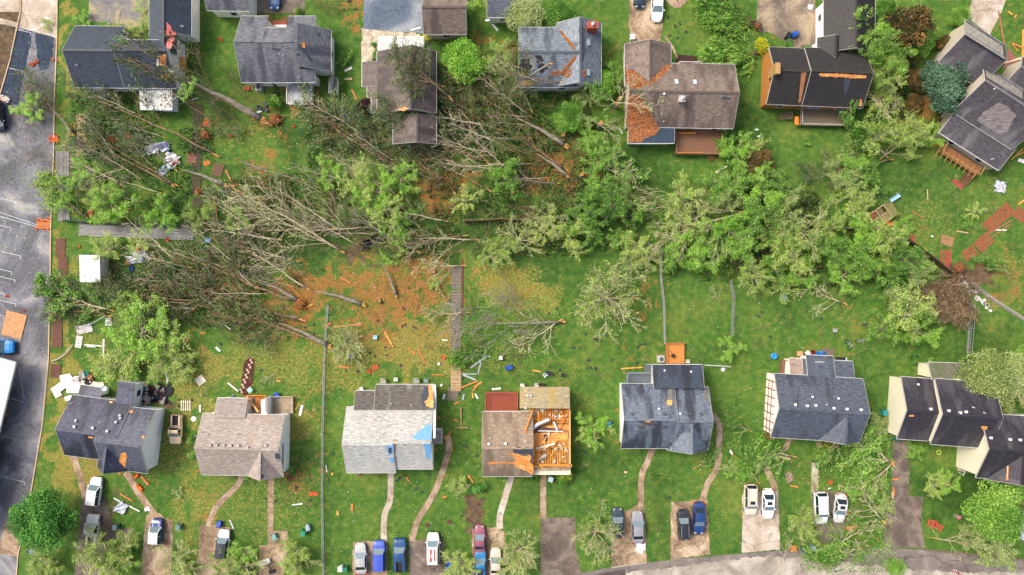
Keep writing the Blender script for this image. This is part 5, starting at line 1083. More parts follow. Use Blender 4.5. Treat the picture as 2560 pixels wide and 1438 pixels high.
panel(110,560,34,24,2,'org','orange traffic barrier panel lying at the kerb',n=4,cat='barrier',name='barrier_panel',group=None); 
for i in range(6): 
    a=((98,550),(122,547),(92,572),(110,573),(123,573),(111,553))[i]; m=MB(); m.lathe((0,0,.03),[(.25,0),(.25,.04),(.14,.05),(.05,.5)],8); o=m.build('traffic_cone',M('e0602c',.5,.15)); o.location=G(*a); tag(o,'small orange cone around the barrier panel at the kerb','cone','orange cones at the kerb')
for i,(x,y,s) in enumerate(((135,347,24),(282,350,20),(322,340,14),(225,533,18),(243,505,10),(552,100,10),(550,742,14),(540,780,16),(560,805,10),(578,339,12),(82,162,12),(92,155,10),(133,150,9),(418,601,12),(600,817,10),(626,820,10),(158,718,12),(18,1037,8),(1110,893,12),(938,918,16),(922,928,11),(390,646,10),(198,617,8),(18,740,8),(60,776,6),(2075,1205,11),(2121,1284,9),(508,558,10),(2465,250,10),(735,317,8),(520,310,22))):
    crumple(x,y,s,s*.8,i*37,M('b4582c' if s>9 else 'b8683c',.85,.3,3),'scrap of torn orange sheathing','scrap','sheathing_scrap',.2,i,'torn orange sheathing scraps')
crumple(925,607,46,18,-32,M('141e34',.35,.3),'crumpled dark blue tarp caught among the fallen trees','tarp','tarp',.9,3)
crumple(1600,1368,22,24,20,M('e8e8e8',.7,.08),'white sheet lying on the driveway behind the grey sedan','sheet','sheet',.2,4)
crumple(2498,468,26,26,10,M('c0c0cc',.6,.3),'bundle of white and grey rags on the upper right lawn','rags','rags',.5,5)
crumple(12,250,22,18,20,M('c8b8ac',.7,.2),'torn pale board on the wet asphalt at the left edge','board','board',.2,6)
crumple(1122,1415,14,20,0,M('2450b0',.6,.2),'crumpled blue cloth beside the yellow green tree at the bottom','cloth','cloth',.3,7)
crumple(305,1268,26,30,30,M('b4bcc4',.5,.3),'broken white and blue folding chair on the front lawn','folding chair','folding_chair',.4,8)
crumple(368,1272,14,9,-10,M('e0e0e4',.6,.1),'white rag on the second footpath from the left','rag','rag',.15,9)
crumple(1984,1370,18,16,10,M('b8804c',.8,.2),'torn brown cardboard box at the kerb','cardboard','cardboard',.4,10)
crumple(1972,1192,18,26,-20,M('8c7c68',.8,.2),'mud coloured cloth lying on the lawn by a forked path','cloth','cloth',.3,11)
crumple(2025,18,13,13,20,M('c8e0dc',.6,.1),'pale green paper sheet at the top edge','paper','paper',.1,12)
crumple(2224,329,14,9,0,M('9cd0e4',.5,.1),'light blue plastic sheet among the yellow green branches','plastic sheet','plastic_sheet',.1,13)
crumple(342,1190,14,10,-40,M('d8641c',.6,.2),'orange toy truck with a red ball beside the footpath','toy','toy',.3,14); crumple(784,1234,22,9,5,M('cc5428',.7,.2),'orange and white scrap on the lawn near the fence','scrap','scrap',.15,15)
crumple(350,1218,22,9,48,M('e0701c',.6,.25),'orange plastic toy slide beside the second footpath','toy slide','toy_slide',.35,16)
for i,a in enumerate(((333,650,30,16,'d8dce4','white'),(350,640,26,18,'c0d4e8','pale blue'),(322,655,16,10,'c8a840','mustard'),(365,635,10,36,'c8ccd4','long white'),(352,622,16,20,'c88c4c','tan'),(330,672,14,10,'2c4c84','navy'),(350,626,9,12,'e0a050','orange'))):
    crumple(a[0],a[1],a[2],a[3],i*50,M(a[4],.6,.2),a[5]+' piece of rubbish','rubbish','rubbish',.5,20+i,'household rubbish near the shed')
for i,a in enumerate(((188,950,18,18,'e4e0dc','white'),(214,936,11,11,'2c9494','teal round'),(222,945,14,10,'e0a070','tan'),(218,955,22,14,'1c242c','black'),(203,942,12,14,'d8d0cc','white'),(200,933,8,8,'e8e4e0','white'))):
    crumple(a[0]+6,a[1]-2,a[2],a[3],i*40,M(a[4],.5,.2),a[5]+' household item','rubbish','rubbish',.5,40+i,'belongings heaped behind the dark slate roofed house')
rj=random.Random(12)
for i in range(60):
    x=rj.uniform(352,418); y=rj.uniform(962,1012); c=rj.choice(['e4e0dc','c0bcb8','2c2c30','7c3c34','1c3050','d8c8b0','14161a','e8e8e8'])
    crumple(x,y,rj.uniform(4,11),rj.uniform(4,10),rj.uniform(0,180),M(c,.5,.2),'small household item scattered in the burnt looking heap by the dark slate roofed house','rubbish','rubbish',.4,60+i,'small items in the dark heap'); LABELS.pop()
crumple(390,985,70,50,0,M('1e1c1e',.8,.5,3),'dark soot coloured heap behind the dark slate roofed house','debris heap','debris_heap',.25,99); crumple(401,995,20,11,0,M('10243c',.4,.2),'dark blue basin on the dark heap','basin','basin',.3,100)
def item(name,label,cat,px,py,fn,mat,rot=0,z=0): 
    m=MB(); fn(m); o=m.build(name,mat); o.location=G(px,py); o.location.z=z; o.rotation_euler.z=-RD(rot); return tag(o,label,cat)
for (x,y,c,r,l) in ((1933,890,'1c84d0',.5,'bright blue ball beside the blue grey roofed house'),(584,997,'1c3ca0',.5,'royal blue tub above the pinkish tan roof'),(693,988,'1c50a0',.5,'blue round tub beside the rear patio slab'),(878,890,'2460b0',.35,'blue bucket at the foot of the shattered pale tree')):
    item('tub',l,'tub',x,y,lambda m:m.lathe((0,0,.02),[(.8*r,0),(r,.45),(r*.8,.5),(.1,.42)],14),M(c,.4,.15))
item('beach_ring','green and orange swim ring on the lawn below the dark roofs','swim ring',2346,1131,lambda m:[m.tube([(math.cos(a/2)*.32,math.sin(a/2)*.32,.1) for a in range(14)],.09,6)],M('b4c84c',.4,.6,2.5))
item('swim_pool','blue and green paddling pool lying on the middle right lawn','paddling pool',1958,743,lambda m:(m.lathe((0,0,.02),[(.5,0),(.62,.2),(.5,.22),(.42,.08)],6)),M('2c94d4',.4,.2),15)
item('glass_bowl','pale cushion on the lawn right of the orange deck','cushion',1807,924,lambda m:m.lathe((0,0,.02),[(.25,0),(.34,.12),(.2,.2)],10),M('d8dce8',.6,.1))
item('kettle_grill','black kettle grill on the orange deck','grill',1679,888,lambda m:(m.lathe((0,0,.45),[(.08,.3),(.3,.45),(.3,.6),(.1,.75)],12),[m.bar((0,0,.75),(math.cos(a)*.3,math.sin(a)*.3,.42),.03,.03) for a in (0,2.1,4.2)]),BLK)
item('mower','red lawn mower on the grass below the grey weathered roof','lawn mower',617,223,lambda m:(m.box((0,0,.22),(.85,.55,.22)),m.lathe((-.05,0,.32),[(.18,0),(.18,.14),(.08,.16)],10),m.bar((.4,.2,.3),(1.1,.2,.8),.04,.04),m.bar((.4,-.2,.3),(1.1,-.2,.8),.04,.04),m.bar((1.1,-.2,.8),(1.1,.2,.8),.04,.04)),M('d03c38',.45,.3),0)
bx('basketball_hoop','fallen basketball hoop with white backboard lying on a driveway','basketball hoop',666,1402,[('backboard',lambda m:m.box((0,0,.5),(1.5,.75,.05)),M('e4e4e2',.4,.05)),('backboard_square',lambda m:[m.bar(a,b,.05,.012) for a,b in (((-.25,-.2,.535),(.25,-.2,.535)),((-.25,.15,.535),(.25,.15,.535)),((-.25,-.2,.535),(-.25,.15,.535)),((.25,-.2,.535),(.25,.15,.535)))],M('c0341c',.5)),('pole',lambda m:m.tube([(0,0,.4),(.3,-1.6,.15)],.06,6),BLK),('base',lambda m:m.box((.3,-1.8,.15),(.9,.6,.25)),BLK)],-20)
bx('play_tower','overturned wooden play tower with ladder and slatted panels','play tower',2193,540,[('frame',lambda m:[m.bar(a,b,.12,.12) for a,b in (((-1.9,-1.2,.1),(-1.9,1.2,.1)),((-1.9,-1.2,1.5),(1,-1.2,1.5)),((-1.9,1.2,1.5),(1,1.2,1.5)),((-1.9,0,1.5),(1,0,1.5)),((-1.9,-1.2,1.5),(-1.9,1.2,1.5)),((-.5,-1.2,1.5),(-.5,1.2,1.5)),((1,-1.2,1.5),(1,1.2,1.5)),((1,-1.2,0),(1,-1.2,1.5)),((1,1.2,0),(1,1.2,1.5)),((-1.9,-1.2,0),(-1.9,-1.2,1.5)),((-1.9,1.2,0),(-1.9,1.2,1.5)))],FW['tan']),
  ('roof_panel',lambda m:m.box((1.7,0,1.3),(1.4,2.6,.08),M=Matrix.Rotation(.2,3,'Y')),wood('7c7a44','mossy_board')),('floor_panel',lambda m:m.box((-.1,.6,1.45),(1.0,1.0,.05)),wood('6c5c40','mossy_board')),('slat_panel',lambda m:[m.box((-.35+i*.18-.0,-.62,1.5),(.07,1.0,.05)) for i in range(7)],FW['tan']),('slat_panel',lambda m:[m.box((-1.75+i*.18,.62,1.48),(.07,.95,.05)) for i in range(6)],FW['red']),
  ('slide',lambda m:(m.box((3.3,.9,.25),(2.6,.5,.04)),m.box((3.3,1.16,.32),(2.6,.05,.16)),m.box((3.3,.64,.32),(2.6,.05,.16))),M('9cc4dc',.35,.15))],-33)
for x,y,w,h,r,c,l in ((2212,553,26,16,-10,'org','orange board section'),(2227,560,17,9,-22,STUD,'short yellow orange board section'),(2281,597,11,22,-12,FW['red'],'small red orange pallet'),(2140,564,20,14,5,'red','dark red board section'),(2367,602,32,24,15,wood('a88058','plywood'),'square tan plywood sheet')):
    panel(x,y,w,h,r,c,l+'',cat='panel',name='wood_panel',group='wooden pieces on the upper right lawn')
for x,y,r in ((2328,1306,10),(2342,1315,28)):
    bx('chair_frame','orange red metal frame','garden frame',x,y,[('frame',lambda m:[m.bar(a,b,.07,.07) for a,b in (((-.65,-.4,.3),(.65,-.4,.3)),((-.65,.4,.3),(.65,.4,.3)),((-.65,-.4,.3),(-.65,.4,.3)),((.65,-.4,.3),(.65,.4,.3)))],M('d0583c',.5,.15)),('mesh',lambda m:m.box((0,0,.28),(1.25,.75,.02)),M('8c4a30',.7,.3)),('leg',lambda m:m.bar((-.65,-.4,.3),(-.65,-.75,.02),.06,.06),M('d0583c',.5,.15)),('leg',lambda m:m.bar((.65,-.4,.3),(.65,-.75,.02),.06,.06),M('d0583c',.5,.15))],r,group='metal garden frames')
def bike(px,py,rot,label):
    mt=M('b4b8c0',.35,.2,3,.5); wf=lambda s:(lambda m:m.tube([(s*.5+math.cos(a*.524)*.32,math.sin(a*.524)*.32,.06) for a in range(13)],.03,5))
    return bx('bicycle',label,'bicycle',px,py,[('wheel',wf(-1),TYRE),('wheel',wf(1),TYRE),('frame',lambda m:[m.bar(a,b,.06,.06) for a,b in (((-.5,0,.08),(-.1,.1,.12)),((-.1,.1,.12),(.4,.3,.12)),((-.1,.1,.12),(-.15,.5,.14)),((-.15,.5,.14),(.4,.45,.14)),((.5,0,.08),(.38,.55,.14)),((-.5,0,.08),(-.15,.5,.12)))],mt),('saddle',lambda m:m.box((-.18,.58,.16),(.12,.26,.07)),BLK),('handlebar',lambda m:m.bar((.2,.62,.16),(.55,.6,.16),.05,.05),mt)],rot,group='bicycles on the lawn')
bike(2120,862,70,'silver bicycle'); bike(2150,856,20,'dark bicycle frame')
chair(2084,826,0,'b8b4b0','pale folding chair frame')
for (x,y,r,c,l,n,cat) in ((2048,884,0,'1c6cb4','bundle of blue and white inflatables behind the blue grey roof','inflatables','inflatable'),(2031,880,0,'7c1c20','dark red bag beside the blue inflatables','bag','bag')): crumple(x,y,26 if n=='inflatables' else 10,10,r,M(c,.5,.4,4),l,cat,n,.4,int(x))
bx('gas_grill','black gas grill with white side shelf behind the blue grey roofed house','grill',2096,897,[('hood',lambda m:(m.box((0,0,.95),(1.1,.55,.35))),BLK),('side_shelf',lambda m:m.box((.75,0,.85),(.35,.5,.04)),WHITE),('cart',lambda m:m.box((0,0,.45),(1.0,.5,.8)),M('3c3c40'))],2)
bx('fire_pit_table','tan wooden table behind the banded roof extension','table',1995,883,[('table_top',lambda m:m.box((0,0,.7),(.95,.75,.05)),wood('c49468'))]+[('leg',lambda m,a=a,b=b:m.box((a*.4,b*.3,.34),(.06,.06,.68)),wood('8c6440')) for a in (-1,1) for b in (-1,1)],0)
item('dirt_mat','brown mat on the lawn behind the blue grey roofed house','mat',2068,880,lambda m:m.box((0,0,.04),(2.0,1.1,.04)),M('6c6058',.9,.3),2)
item('swing_bench','broken timber frame lying on the lawn between two middle houses','timber frame',1153,1045,lambda m:(m.bar((0,-1.5,.1),(0,1.7,.3),.16,.12),m.bar((-1,-1.5,.12),(1.1,-1.5,.12),.16,.12)),wood('a8845c'))
bx('trampoline_frame','dark rectangular metal frame among the fallen pines','metal frame',867,298,[('frame',lambda m:[m.bar(a,b,.08,.08) for a,b in (((-.7,-.4,1.2),(.7,-.4,1.2)),((-.7,.4,1.2),(.7,.4,1.2)),((-.7,-.4,1.2),(-.7,.4,1.2)),((.7,-.4,1.2),(.7,.4,1.2)))],M('a0a8b0',.4)),('mesh',lambda m:m.box((0,0,1.18),(1.35,.75,.02)),M('30404c',.6))],25)
for i,(x,y,l) in enumerate(((545,425,'brown board square'),(480,395,'rusty brown tool board'),(518,408,'orange wooden crate'))): panel(x,y,(26,24,16)[i],(32,26,12)[i],(15,5,-20)[i],(wood('6c4c34'),wood('84503c'),'org')[i],l+'',cat='panel',name='wood_panel',group='wooden pieces on the left back lawn')
item('ladder','white ladder leaning beside the garden shed','ladder',267,690,lambda m:([m.bar((s*.2,-1,.3),(s*.2,1,.5),.05,.05) for s in (-1,1)],[m.bar((-.2,-.9+i*.3,.32),(.2,-.9+i*.3,.32),.04,.04) for i in range(7)]),WHITE,-12)
item('bent_pole','curved grey pipe bending across the verge','pipe',150,895,lambda m:m.tube([(-1.2,-.5,.2),(-.2,-.2,.3),(1,.6,.3),(2.1,2,.3)],.09,6),M('a8a8a4',.5)); item('lamp_pole','fallen grey lamp pole beside the light green pine','pole',247,802,lambda m:m.bar((-1.4,-.7,.3),(1.4,.8,.6),.12,.12),M('8c9098',.5),0)
for x,y,w,h,r in ((212,822,40,22,-12),(198,855,16,30,10)): panel(x,y,w,h,r,M('c8c4c0',.5,.15),'pale plastic bench section',cat='bench',name='bench_section',group='broken pale bench')
panel(272,805,16,20,0,M('b8bcb4',.6),'pale slatted bench',cat='bench',name='bench_section',group='broken pale bench')
item('flag_bed_sheet','blue and white plastic tote on the orange soil','tote',939,843,lambda m:m.box((0,0,.25),(.62,.62,.5)),M('9cd0e0',.5,.2),5); item('tote','blue plastic tote on the left of the wavy fence row end','tote',522,601,lambda m:m.box((0,0,.25),(.7,.6,.5)),M('2c94d4',.5,.3),10)
item('white_board','long white board standing out on the lawn by the rear patio slab','board',753,1026,lambda m:m.box((0,0,.1),(.42,1.7,.06)),WHITE,14); item('yellow_board','mossy yellow board beside the rear patio slab','board',744,1017,lambda m:m.box((0,0,.08),(.35,1.3,.05)),wood('b09c3c'),32)
item('white_cabinet','white cabinet box lying on the lawn above the blue bin','box',1252,894,lambda m:m.box((0,0,.3),(.6,.6,.6)),WHITE,0); item('satellite_dish','pale round satellite dish on the small slate dormer','satellite dish',297,962,lambda m:(m.lathe((0,0,3.75),[(.1,0),(.42,.14),(.44,.17),(.1,.06)],14),m.bar((0,0,3.4),(0,0,3.8),.06,.06),m.bar((0,0,3.8),(.4,0,4.1),.03,.03)),M('a8b8bc',.4,.1))
item('satellite_dish','white round satellite dish beside the tan roof edge','satellite dish',501,1040,lambda m:(m.lathe((0,0,2.2),[(.1,0),(.38,.12),(.4,.15),(.1,.06)],14),m.bar((0,0,0),(0,0,2.2),.06,.06)),M('d0d0d0',.4,.1))
for i in range(14):
    x=627-i*2.1+(i%2)*5; y=900+i*6.2; m=MB(); m.box((0,0,.06),(.3,.3,.04)); o=m.build('paver',M('c8a898',.8,.1)); o.location=G(x,y); tag(o,'small square paver set in the dark mulch bed above the tan roof','paver','pavers in the mulch bed')
item('umbrella_base','pale glazed round table above the tan roof','table',628,974,lambda m:(m.box((0,0,.6),(.75,.75,.05),rz=.78),m.bar((0,0,0),(0,0,.6),.08,.08)),M('9cc0c4',.3,.2))
for x,y in ((1123,1305),(1069,1313),(900,1185)): tag(item('stump','x','stump',x,y,lambda m:m.lathe((0,0,.01),[(.42,0),(.4,.08),(.2,.06),(.16,.2),(.1,.22)],12),M('5c4434',.8,.3)),'round stump ringed by soil','stump','stumps on the front lawns',px=(x,y))
for i,(x,y,h) in enumerate(((1453,440,1.2),(1283,482,1),(1160,478,1),(1085,680,.5),(1097,722,.5),(950,752,.6),(1293,320,1),(1538,268,5),(1497,318,3),(870,0,.4),(1408,340,.8),(1930,442,.6))):
    g=G(x,y); root=empty('tree_stump',g); tag(root,'snapped orange topped stump','stump','snapped tree stumps',px=(x,y)); m=MB(); m.tube([(0,0,0),(0,0,h)],[.42,.3],9); m.build('trunk',BK['grey'],root,local=True)
    m=MB(); [m.tube([(math.cos(a)*.14,math.sin(a)*.14,h-.05),(math.cos(a)*.25,math.sin(a)*.25,h+.2+.3*((a*7)%1))],[.15,.02],4) for a in (0,1.1,2.2,3.1,4.2,5.3)]; m.lathe((0,0,h),[(.3,0),(.1,.08)],8); m.build('splintered_top',OSBW,root,local=True)
# ---------------------------------------------------------------- trees, placed one by one
SP,LI,GR,SG,SR='yellow green tree','lime green tree','mid green tree','dull sage green tree','nearly bare pale tree'
for a in ((('maple',115,1300,79,'large round dense dark green tree beside the parking lot'),),): 
    o=tree(*a[0],1.0); LABELS.pop(); o['label']=a[0][4]
for k,x,y,r,h in (
 ('limed',1163,155,58,1.1),('spring',1243,135,50,1.1),('greend',1402,40,44,1.2),('lime',203,430,44,.9),('lime',150,468,50,.8),('lime',66,270,42,.8),('green',118,215,45,.7),
 ('lime',275,522,56,1),('spring',245,505,45,.9),('green',350,510,60,1),('green',430,490,64,1.1),('sage',455,440,42,1),('lime',400,535,50,1),('green',470,560,46,.9),('spring',500,548,42,.8),('green',555,560,50,1),('lime',600,548,34,.8),
 ('green',350,300,46,.8),('green',300,335,40,.7),('green',380,340,44,.7),('green',210,290,30,.6),('spring',268,622,46,.8),('green',300,650,34,.7),('spring',340,612,34,.6),
 ('sage',735,450,60,1),('lime',822,425,44,1.1),('sage',760,505,52,.9),('spring',905,460,56,1.1),('lime',945,480,58,1.1),('spring',965,520,60,1),('sage',895,520,52,.9),('lime',1000,560,46,.9),('green',920,565,46,.8),('lime',1000,450,44,.9),
 ('sage',1050,470,34,.8),('green',1095,570,50,.8),('sage',1150,560,44,.8),('green',1120,385,52,1),('green',1175,340,52,.9),('green',1255,365,50,1),('green',1262,440,58,1.1),('sage',1235,470,50,1),('green',1300,470,46,1),('green',1180,480,40,.8),('spring',1168,500,40,.8),
 ('sage',1230,585,46,.8),('spring',1262,615,48,.8),('sparse',1295,598,46,.8),('spring',1225,640,40,.7),('sparse',1372,540,44,.9),('spring',1360,580,44,.9),('green',1330,625,36,.8),('spring',1420,590,50,.8),('green',1480,590,42,.8),('sage',1410,540,44,.9),('green',1460,560,50,1),
 ('green',1490,350,44,.9),('green',1500,395,50,.8),('limed',1505,215,40,1.1),('green',1540,195,44,1.1),('sage',1460,240,40,.9),('greend',1425,290,46,1),('lime',1455,320,36,.9),('sage',1400,270,36,.9),('green',1495,470,52,.9),('green',1530,510,62,1),('green',1470,500,44,.9),('sage',1555,470,44,.8),
 ('green',1600,520,50,.9),('spring',1590,610,46,.9),('spring',1615,640,42,.8),('green',1560,600,38,.8),('sage',1575,655,36,.7),('spring',1700,480,54,1.1),('lime',1690,520,40,1),('green',1650,545,44,.9),('spring',1705,560,56,1),('sparse',1745,545,50,.9),('lime',1735,600,60,1.1),('lime',1755,650,52,1),('green',1690,640,52,.9),('green',1790,610,40,.8),
 ('green',1800,470,56,1),('green',1850,450,58,1.1),('sage',1830,490,52,1),('lime',1905,480,60,1.1),('green',1925,450,48,1),('green',1890,545,66,1.1),('sage',1960,530,56,1),('lime',1830,575,58,1.1),('green',1865,625,54,1),('lime',1845,590,40,1),('spring',1930,595,46,.9),('green',1965,585,52,.9),('spring',1985,640,60,1),('sparse',2010,580,54,.9),('lime',2000,690,44,.9),('spring',1890,690,50,.9),('sage',1880,680,40,.8),('green',1940,660,50,.9),('green',2040,610,50,.9),('spring',1960,720,40,.8),
 ('green',2070,620,54,.9),('spring',2080,570,44,.8),('green',2130,640,60,1),('lime',2160,590,56,1),('spring',2215,610,62,1.1),('green',2185,670,60,1),('green',2260,650,60,1),('sage',2285,690,44,.9),('lime',2110,690,50,.9),('green',2230,700,46,.9),('spring',2300,660,38,.8),('lime',2170,565,40,.9),
 ('spring',2195,345,62,1),('spring',2280,345,60,1),('lime',2330,345,36,.9),('green',2140,420,56,.9),('sage',2100,415,44,.8),('green',2170,440,44,.9),('spring',2135,490,52,.9),('sage',2120,460,48,.9),('green',2200,480,34,.8),('spring',2160,520,44,.9),('lime',2120,545,36,.8),
 ('lime',2165,80,56,1.1),('green',2140,50,44,1.1),('green',2200,130,60,1.1),('lime',2175,170,46,1),('spring',2220,190,54,1),('lime',2235,140,50,1),('spring',2195,250,50,.9),('sparse',2210,240,50,.9),('greend',2215,30,34,1),('green',2260,105,40,.8),('green',2130,165,34,.7),
 ('rust',2272,68,72,1.1),('greend',2300,95,54,1),('rust',2268,150,34,.9),('rust',2350,100,30,.8),('rust',2300,200,36,.8),('rust',2290,255,28,.7),('holly',2360,222,66,1.1),('holly',2340,190,44,1),('rust',2335,320,24,.6),('greend',2402,42,28,.8),('rust',1898,405,42,.9),('lime',1845,385,48,1),('green',1815,365,38,.8),('spring',1880,370,36,.8),
 ('spring',2275,790,76,1.1),('lime',2300,830,56,1),('green',2225,820,52,.9),('sage',2255,760,50,.9),('lime',1831,872,36,.9),('fine',1520,745,84,1.1),
 ('lime',345,835,80,.8),('spring',415,870,60,.7),('lime',330,900,50,.6),('spring',400,915,44,.6),
 ('blossom',2450,960,82,1.1),('blossom',2520,940,62,1),('blossom',2490,1010,46,1),('lime',2548,900,38,.9),('sparse',2545,980,46,1),('blossom',1312,36,54,1.1),('rust',1285,20,20,.9),
 ('lime',1480,1070,48,.9),('spring',1465,1090,36,.8),('fine',1490,1340,60,1),('fine',1300,1385,54,1),('spring',1290,1420,44,.8),('spring',2005,1312,44,1),('sparse',2008,1310,30,.8),
 ('greend',2490,1285,84,1.2),('sage',2470,1330,66,1.1),('sage',2520,1240,44,1),('sage',2500,1390,56,1),('sage',2420,1340,34,.8),('spring',2340,1218,40,.8),('lime',2370,1215,34,.8),('green',2290,1130,34,.7),
 ('green',2180,1100,54,.6),('sage',2200,1060,46,.6),('sage',2215,1140,50,.6),('green',2150,1140,50,.5),('green',2100,1125,44,.5),('green',2050,1115,36,.5),('spring',2195,1200,44,.6),('sage',2160,1210,50,.5),('lime',2185,1250,48,.7),('sage',2215,1265,34,.7),('spring',2250,1275,38,.8),('green',2205,1300,34,.5),
 ('green',1895,1120,34,.6),('green',1870,1150,44,.6),('sage',1910,1145,36,.6),('lime',1845,1175,34,.7),('sage',1830,1165,28,.6),('greend',2240,1420,26,.6),
 ('spring',250,1380,62,1),('lime',290,1410,46,.9),('sparse',265,1400,60,.9),('spring',110,1410,50,.8),('sparse',100,1400,44,.7),('sparse',440,1405,44,.8),('spring',460,1420,36,.7),('lime',600,1395,40,.9),('spring',560,1425,50,.8),('sparse',610,1420,46,.8),('spring',742,1380,42,1),('spring',735,1420,38,.9),('sparse',740,1400,36,.8),
 ('spring',1150,1410,44,.9),('sparse',1145,1425,36,.7),('spring',1148,1205,26,.9),('sparse',1146,1212,22,.8),('sage',240,1262,36,.5),('green',460,1160,22,.4),('sage',446,1232,16,.4),
 ('fine',858,860,50,.8),('sparse',870,875,36,.7),('sage',850,850,34,.6),('spring',990,610,40,.7),('lime',970,640,26,.7),('green',800,625,60,.4),('green',830,650,50,.4),('green',770,600,50,.5),('lime',1090,715,18,.6),('green',865,150,24,.3),('green',1300,300,40,.5),
 ('green',2420,560,24,.4),('spring',2440,530,26,.5),('lime',2260,560,26,.6),('lime',205,45,24,.8),('green',225,52,20,.8),('spring',345,80,28,.5),('spring',365,20,36,.5),('spring',370,60,26,.5),('sage',95,30,24,.5),('spring',115,60,20,.4),('lime',1180,5,24,.8)):
    if k in('green','sage') and (x*7+y*3)%5<2 and x<1460: continue
    if 2030<x<2260 and 1030<y<1320 and (x+y)%2: continue
    tree(k,x,y,r,{'limed':'dense round lime tree','greend':'dense green round tree','lime':LI,'spring':SP,'green':GR,'sage':SG,'sparse':SR,'fine':'nearly bare radiating tree','rust':'withered rust brown tree','holly':'dense dark blue green tree','blossom':'cream blossoming tree'}[k],h*(.3 if 2030<x<2260 and 1030<y<1320 else 1.25 if 2100<x<2260 and y<200 else .8))
for k,x,y,r,d in (('yshrub',1925,92,20,'bright yellow round shrub'),('yshrub',1930,108,18,'bright yellow round shrub'),('dshrub',1195,1236,20,'round dark green shrub'),('yshrub',1420,1208,20,'small yellow green shrub'),('shrub',1415,1212,22,'small mid green shrub'),('dshrub',720,1188,14,'round dark green shrub'),
 ('yshrub',938,108,8,'tiny yellow green shrub'),('dshrub',930,102,10,'tiny dark green shrub'),('pshrub',905,240,28,'dark purple red shrub'),('yshrub',258,55,16,'bright yellow green shrub'),('shrub',280,58,16,'mid green shrub'),('shrub',235,50,16,'mid green shrub'),
 ('yshrub',1400,1180,10,'bright yellow shrub'),('yshrub',1384,1179,7,'bright yellow shrub'),('shrub',1255,1203,16,'mid green shrub'),('shrub',1335,1200,14,'mid green shrub'),('shrub',665,240,20,'mid green shrub'),('dshrub',1990,98,14,'pointed dark green shrub'),('dshrub',2030,108,14,'pointed dark green shrub'),
 ('shrub',460,1110,16,'bright green shrub'),('shrub',463,1150,16,'bright green shrub'),('dshrub',2308,900,14,'round dark green shrub'),('yshrub',2305,905,10,'round yellow green shrub'),('shrub',2345,905,10,'low green shrub'),('yshrub',1060,85,12,'yellow green shrub'),('shrub',1160,100,26,'mid green shrub'),('shrub',1125,95,14,'mid green shrub'),
 ('shrub',1665,105,16,'small green shrub'),('shrub',645,45,12,'small green shrub'),('shrub',560,1192,14,'low green shrub'),('shrub',640,1200,16,'low green shrub'),('shrub',600,1196,14,'low green shrub'),('pshrub',930,145,8,'small red brown shrub'),('shrub',2030,350,10,'pale green sapling clump'),('shrub',925,150,8,'small green shrub'),
 ('shrub',1755,112,1,'x'),('dshrub',258,735,1,'x'),('shrub',735,15,12,'small green shrub'),('shrub',1235,180,20,'mid green shrub'),('shrub',950,330,14,'small lime shrub'),('shrub',1530,290,16,'mid green shrub')):
    if r>1: tree(k,x,y,r,d)
for i in range(26):
    x=2400+i%9*8.5+(i//9)*5+_tr.uniform(-3,3); y=706+i%9*8+(i//9)*3+_tr.uniform(-6,6)-(8 if i<9 else 0); m=MB(); m.prism([(math.cos(a)*_tr.uniform(.16,.34),math.sin(a)*_tr.uniform(.16,.3),0) for a in (0,1,2.1,3.2,4.2,5.3)],.14); o=m.build('block',M('cfcac4',.8,.15)); o.location=G(x,y); tag(o,'broken white stone block in the pile by the slanting board wall','stone block','white stone blocks beside the board wall')
WL_=[[(200,240),(480,240),(540,420),(520,500),(220,520)],[(620,480),(900,300),(1120,300),(1160,420),(900,600),(640,640)],[(1180,230),(1330,240),(1450,400),(1400,480),(1200,420)],[(420,640),(760,640),(780,720),(700,840),(480,780)],[(600,560),(1180,540),(1180,620),(640,680)]]
FP,FB,FPB='toppled dark needled pine','toppled brown bare tree','toppled pale bare tree'
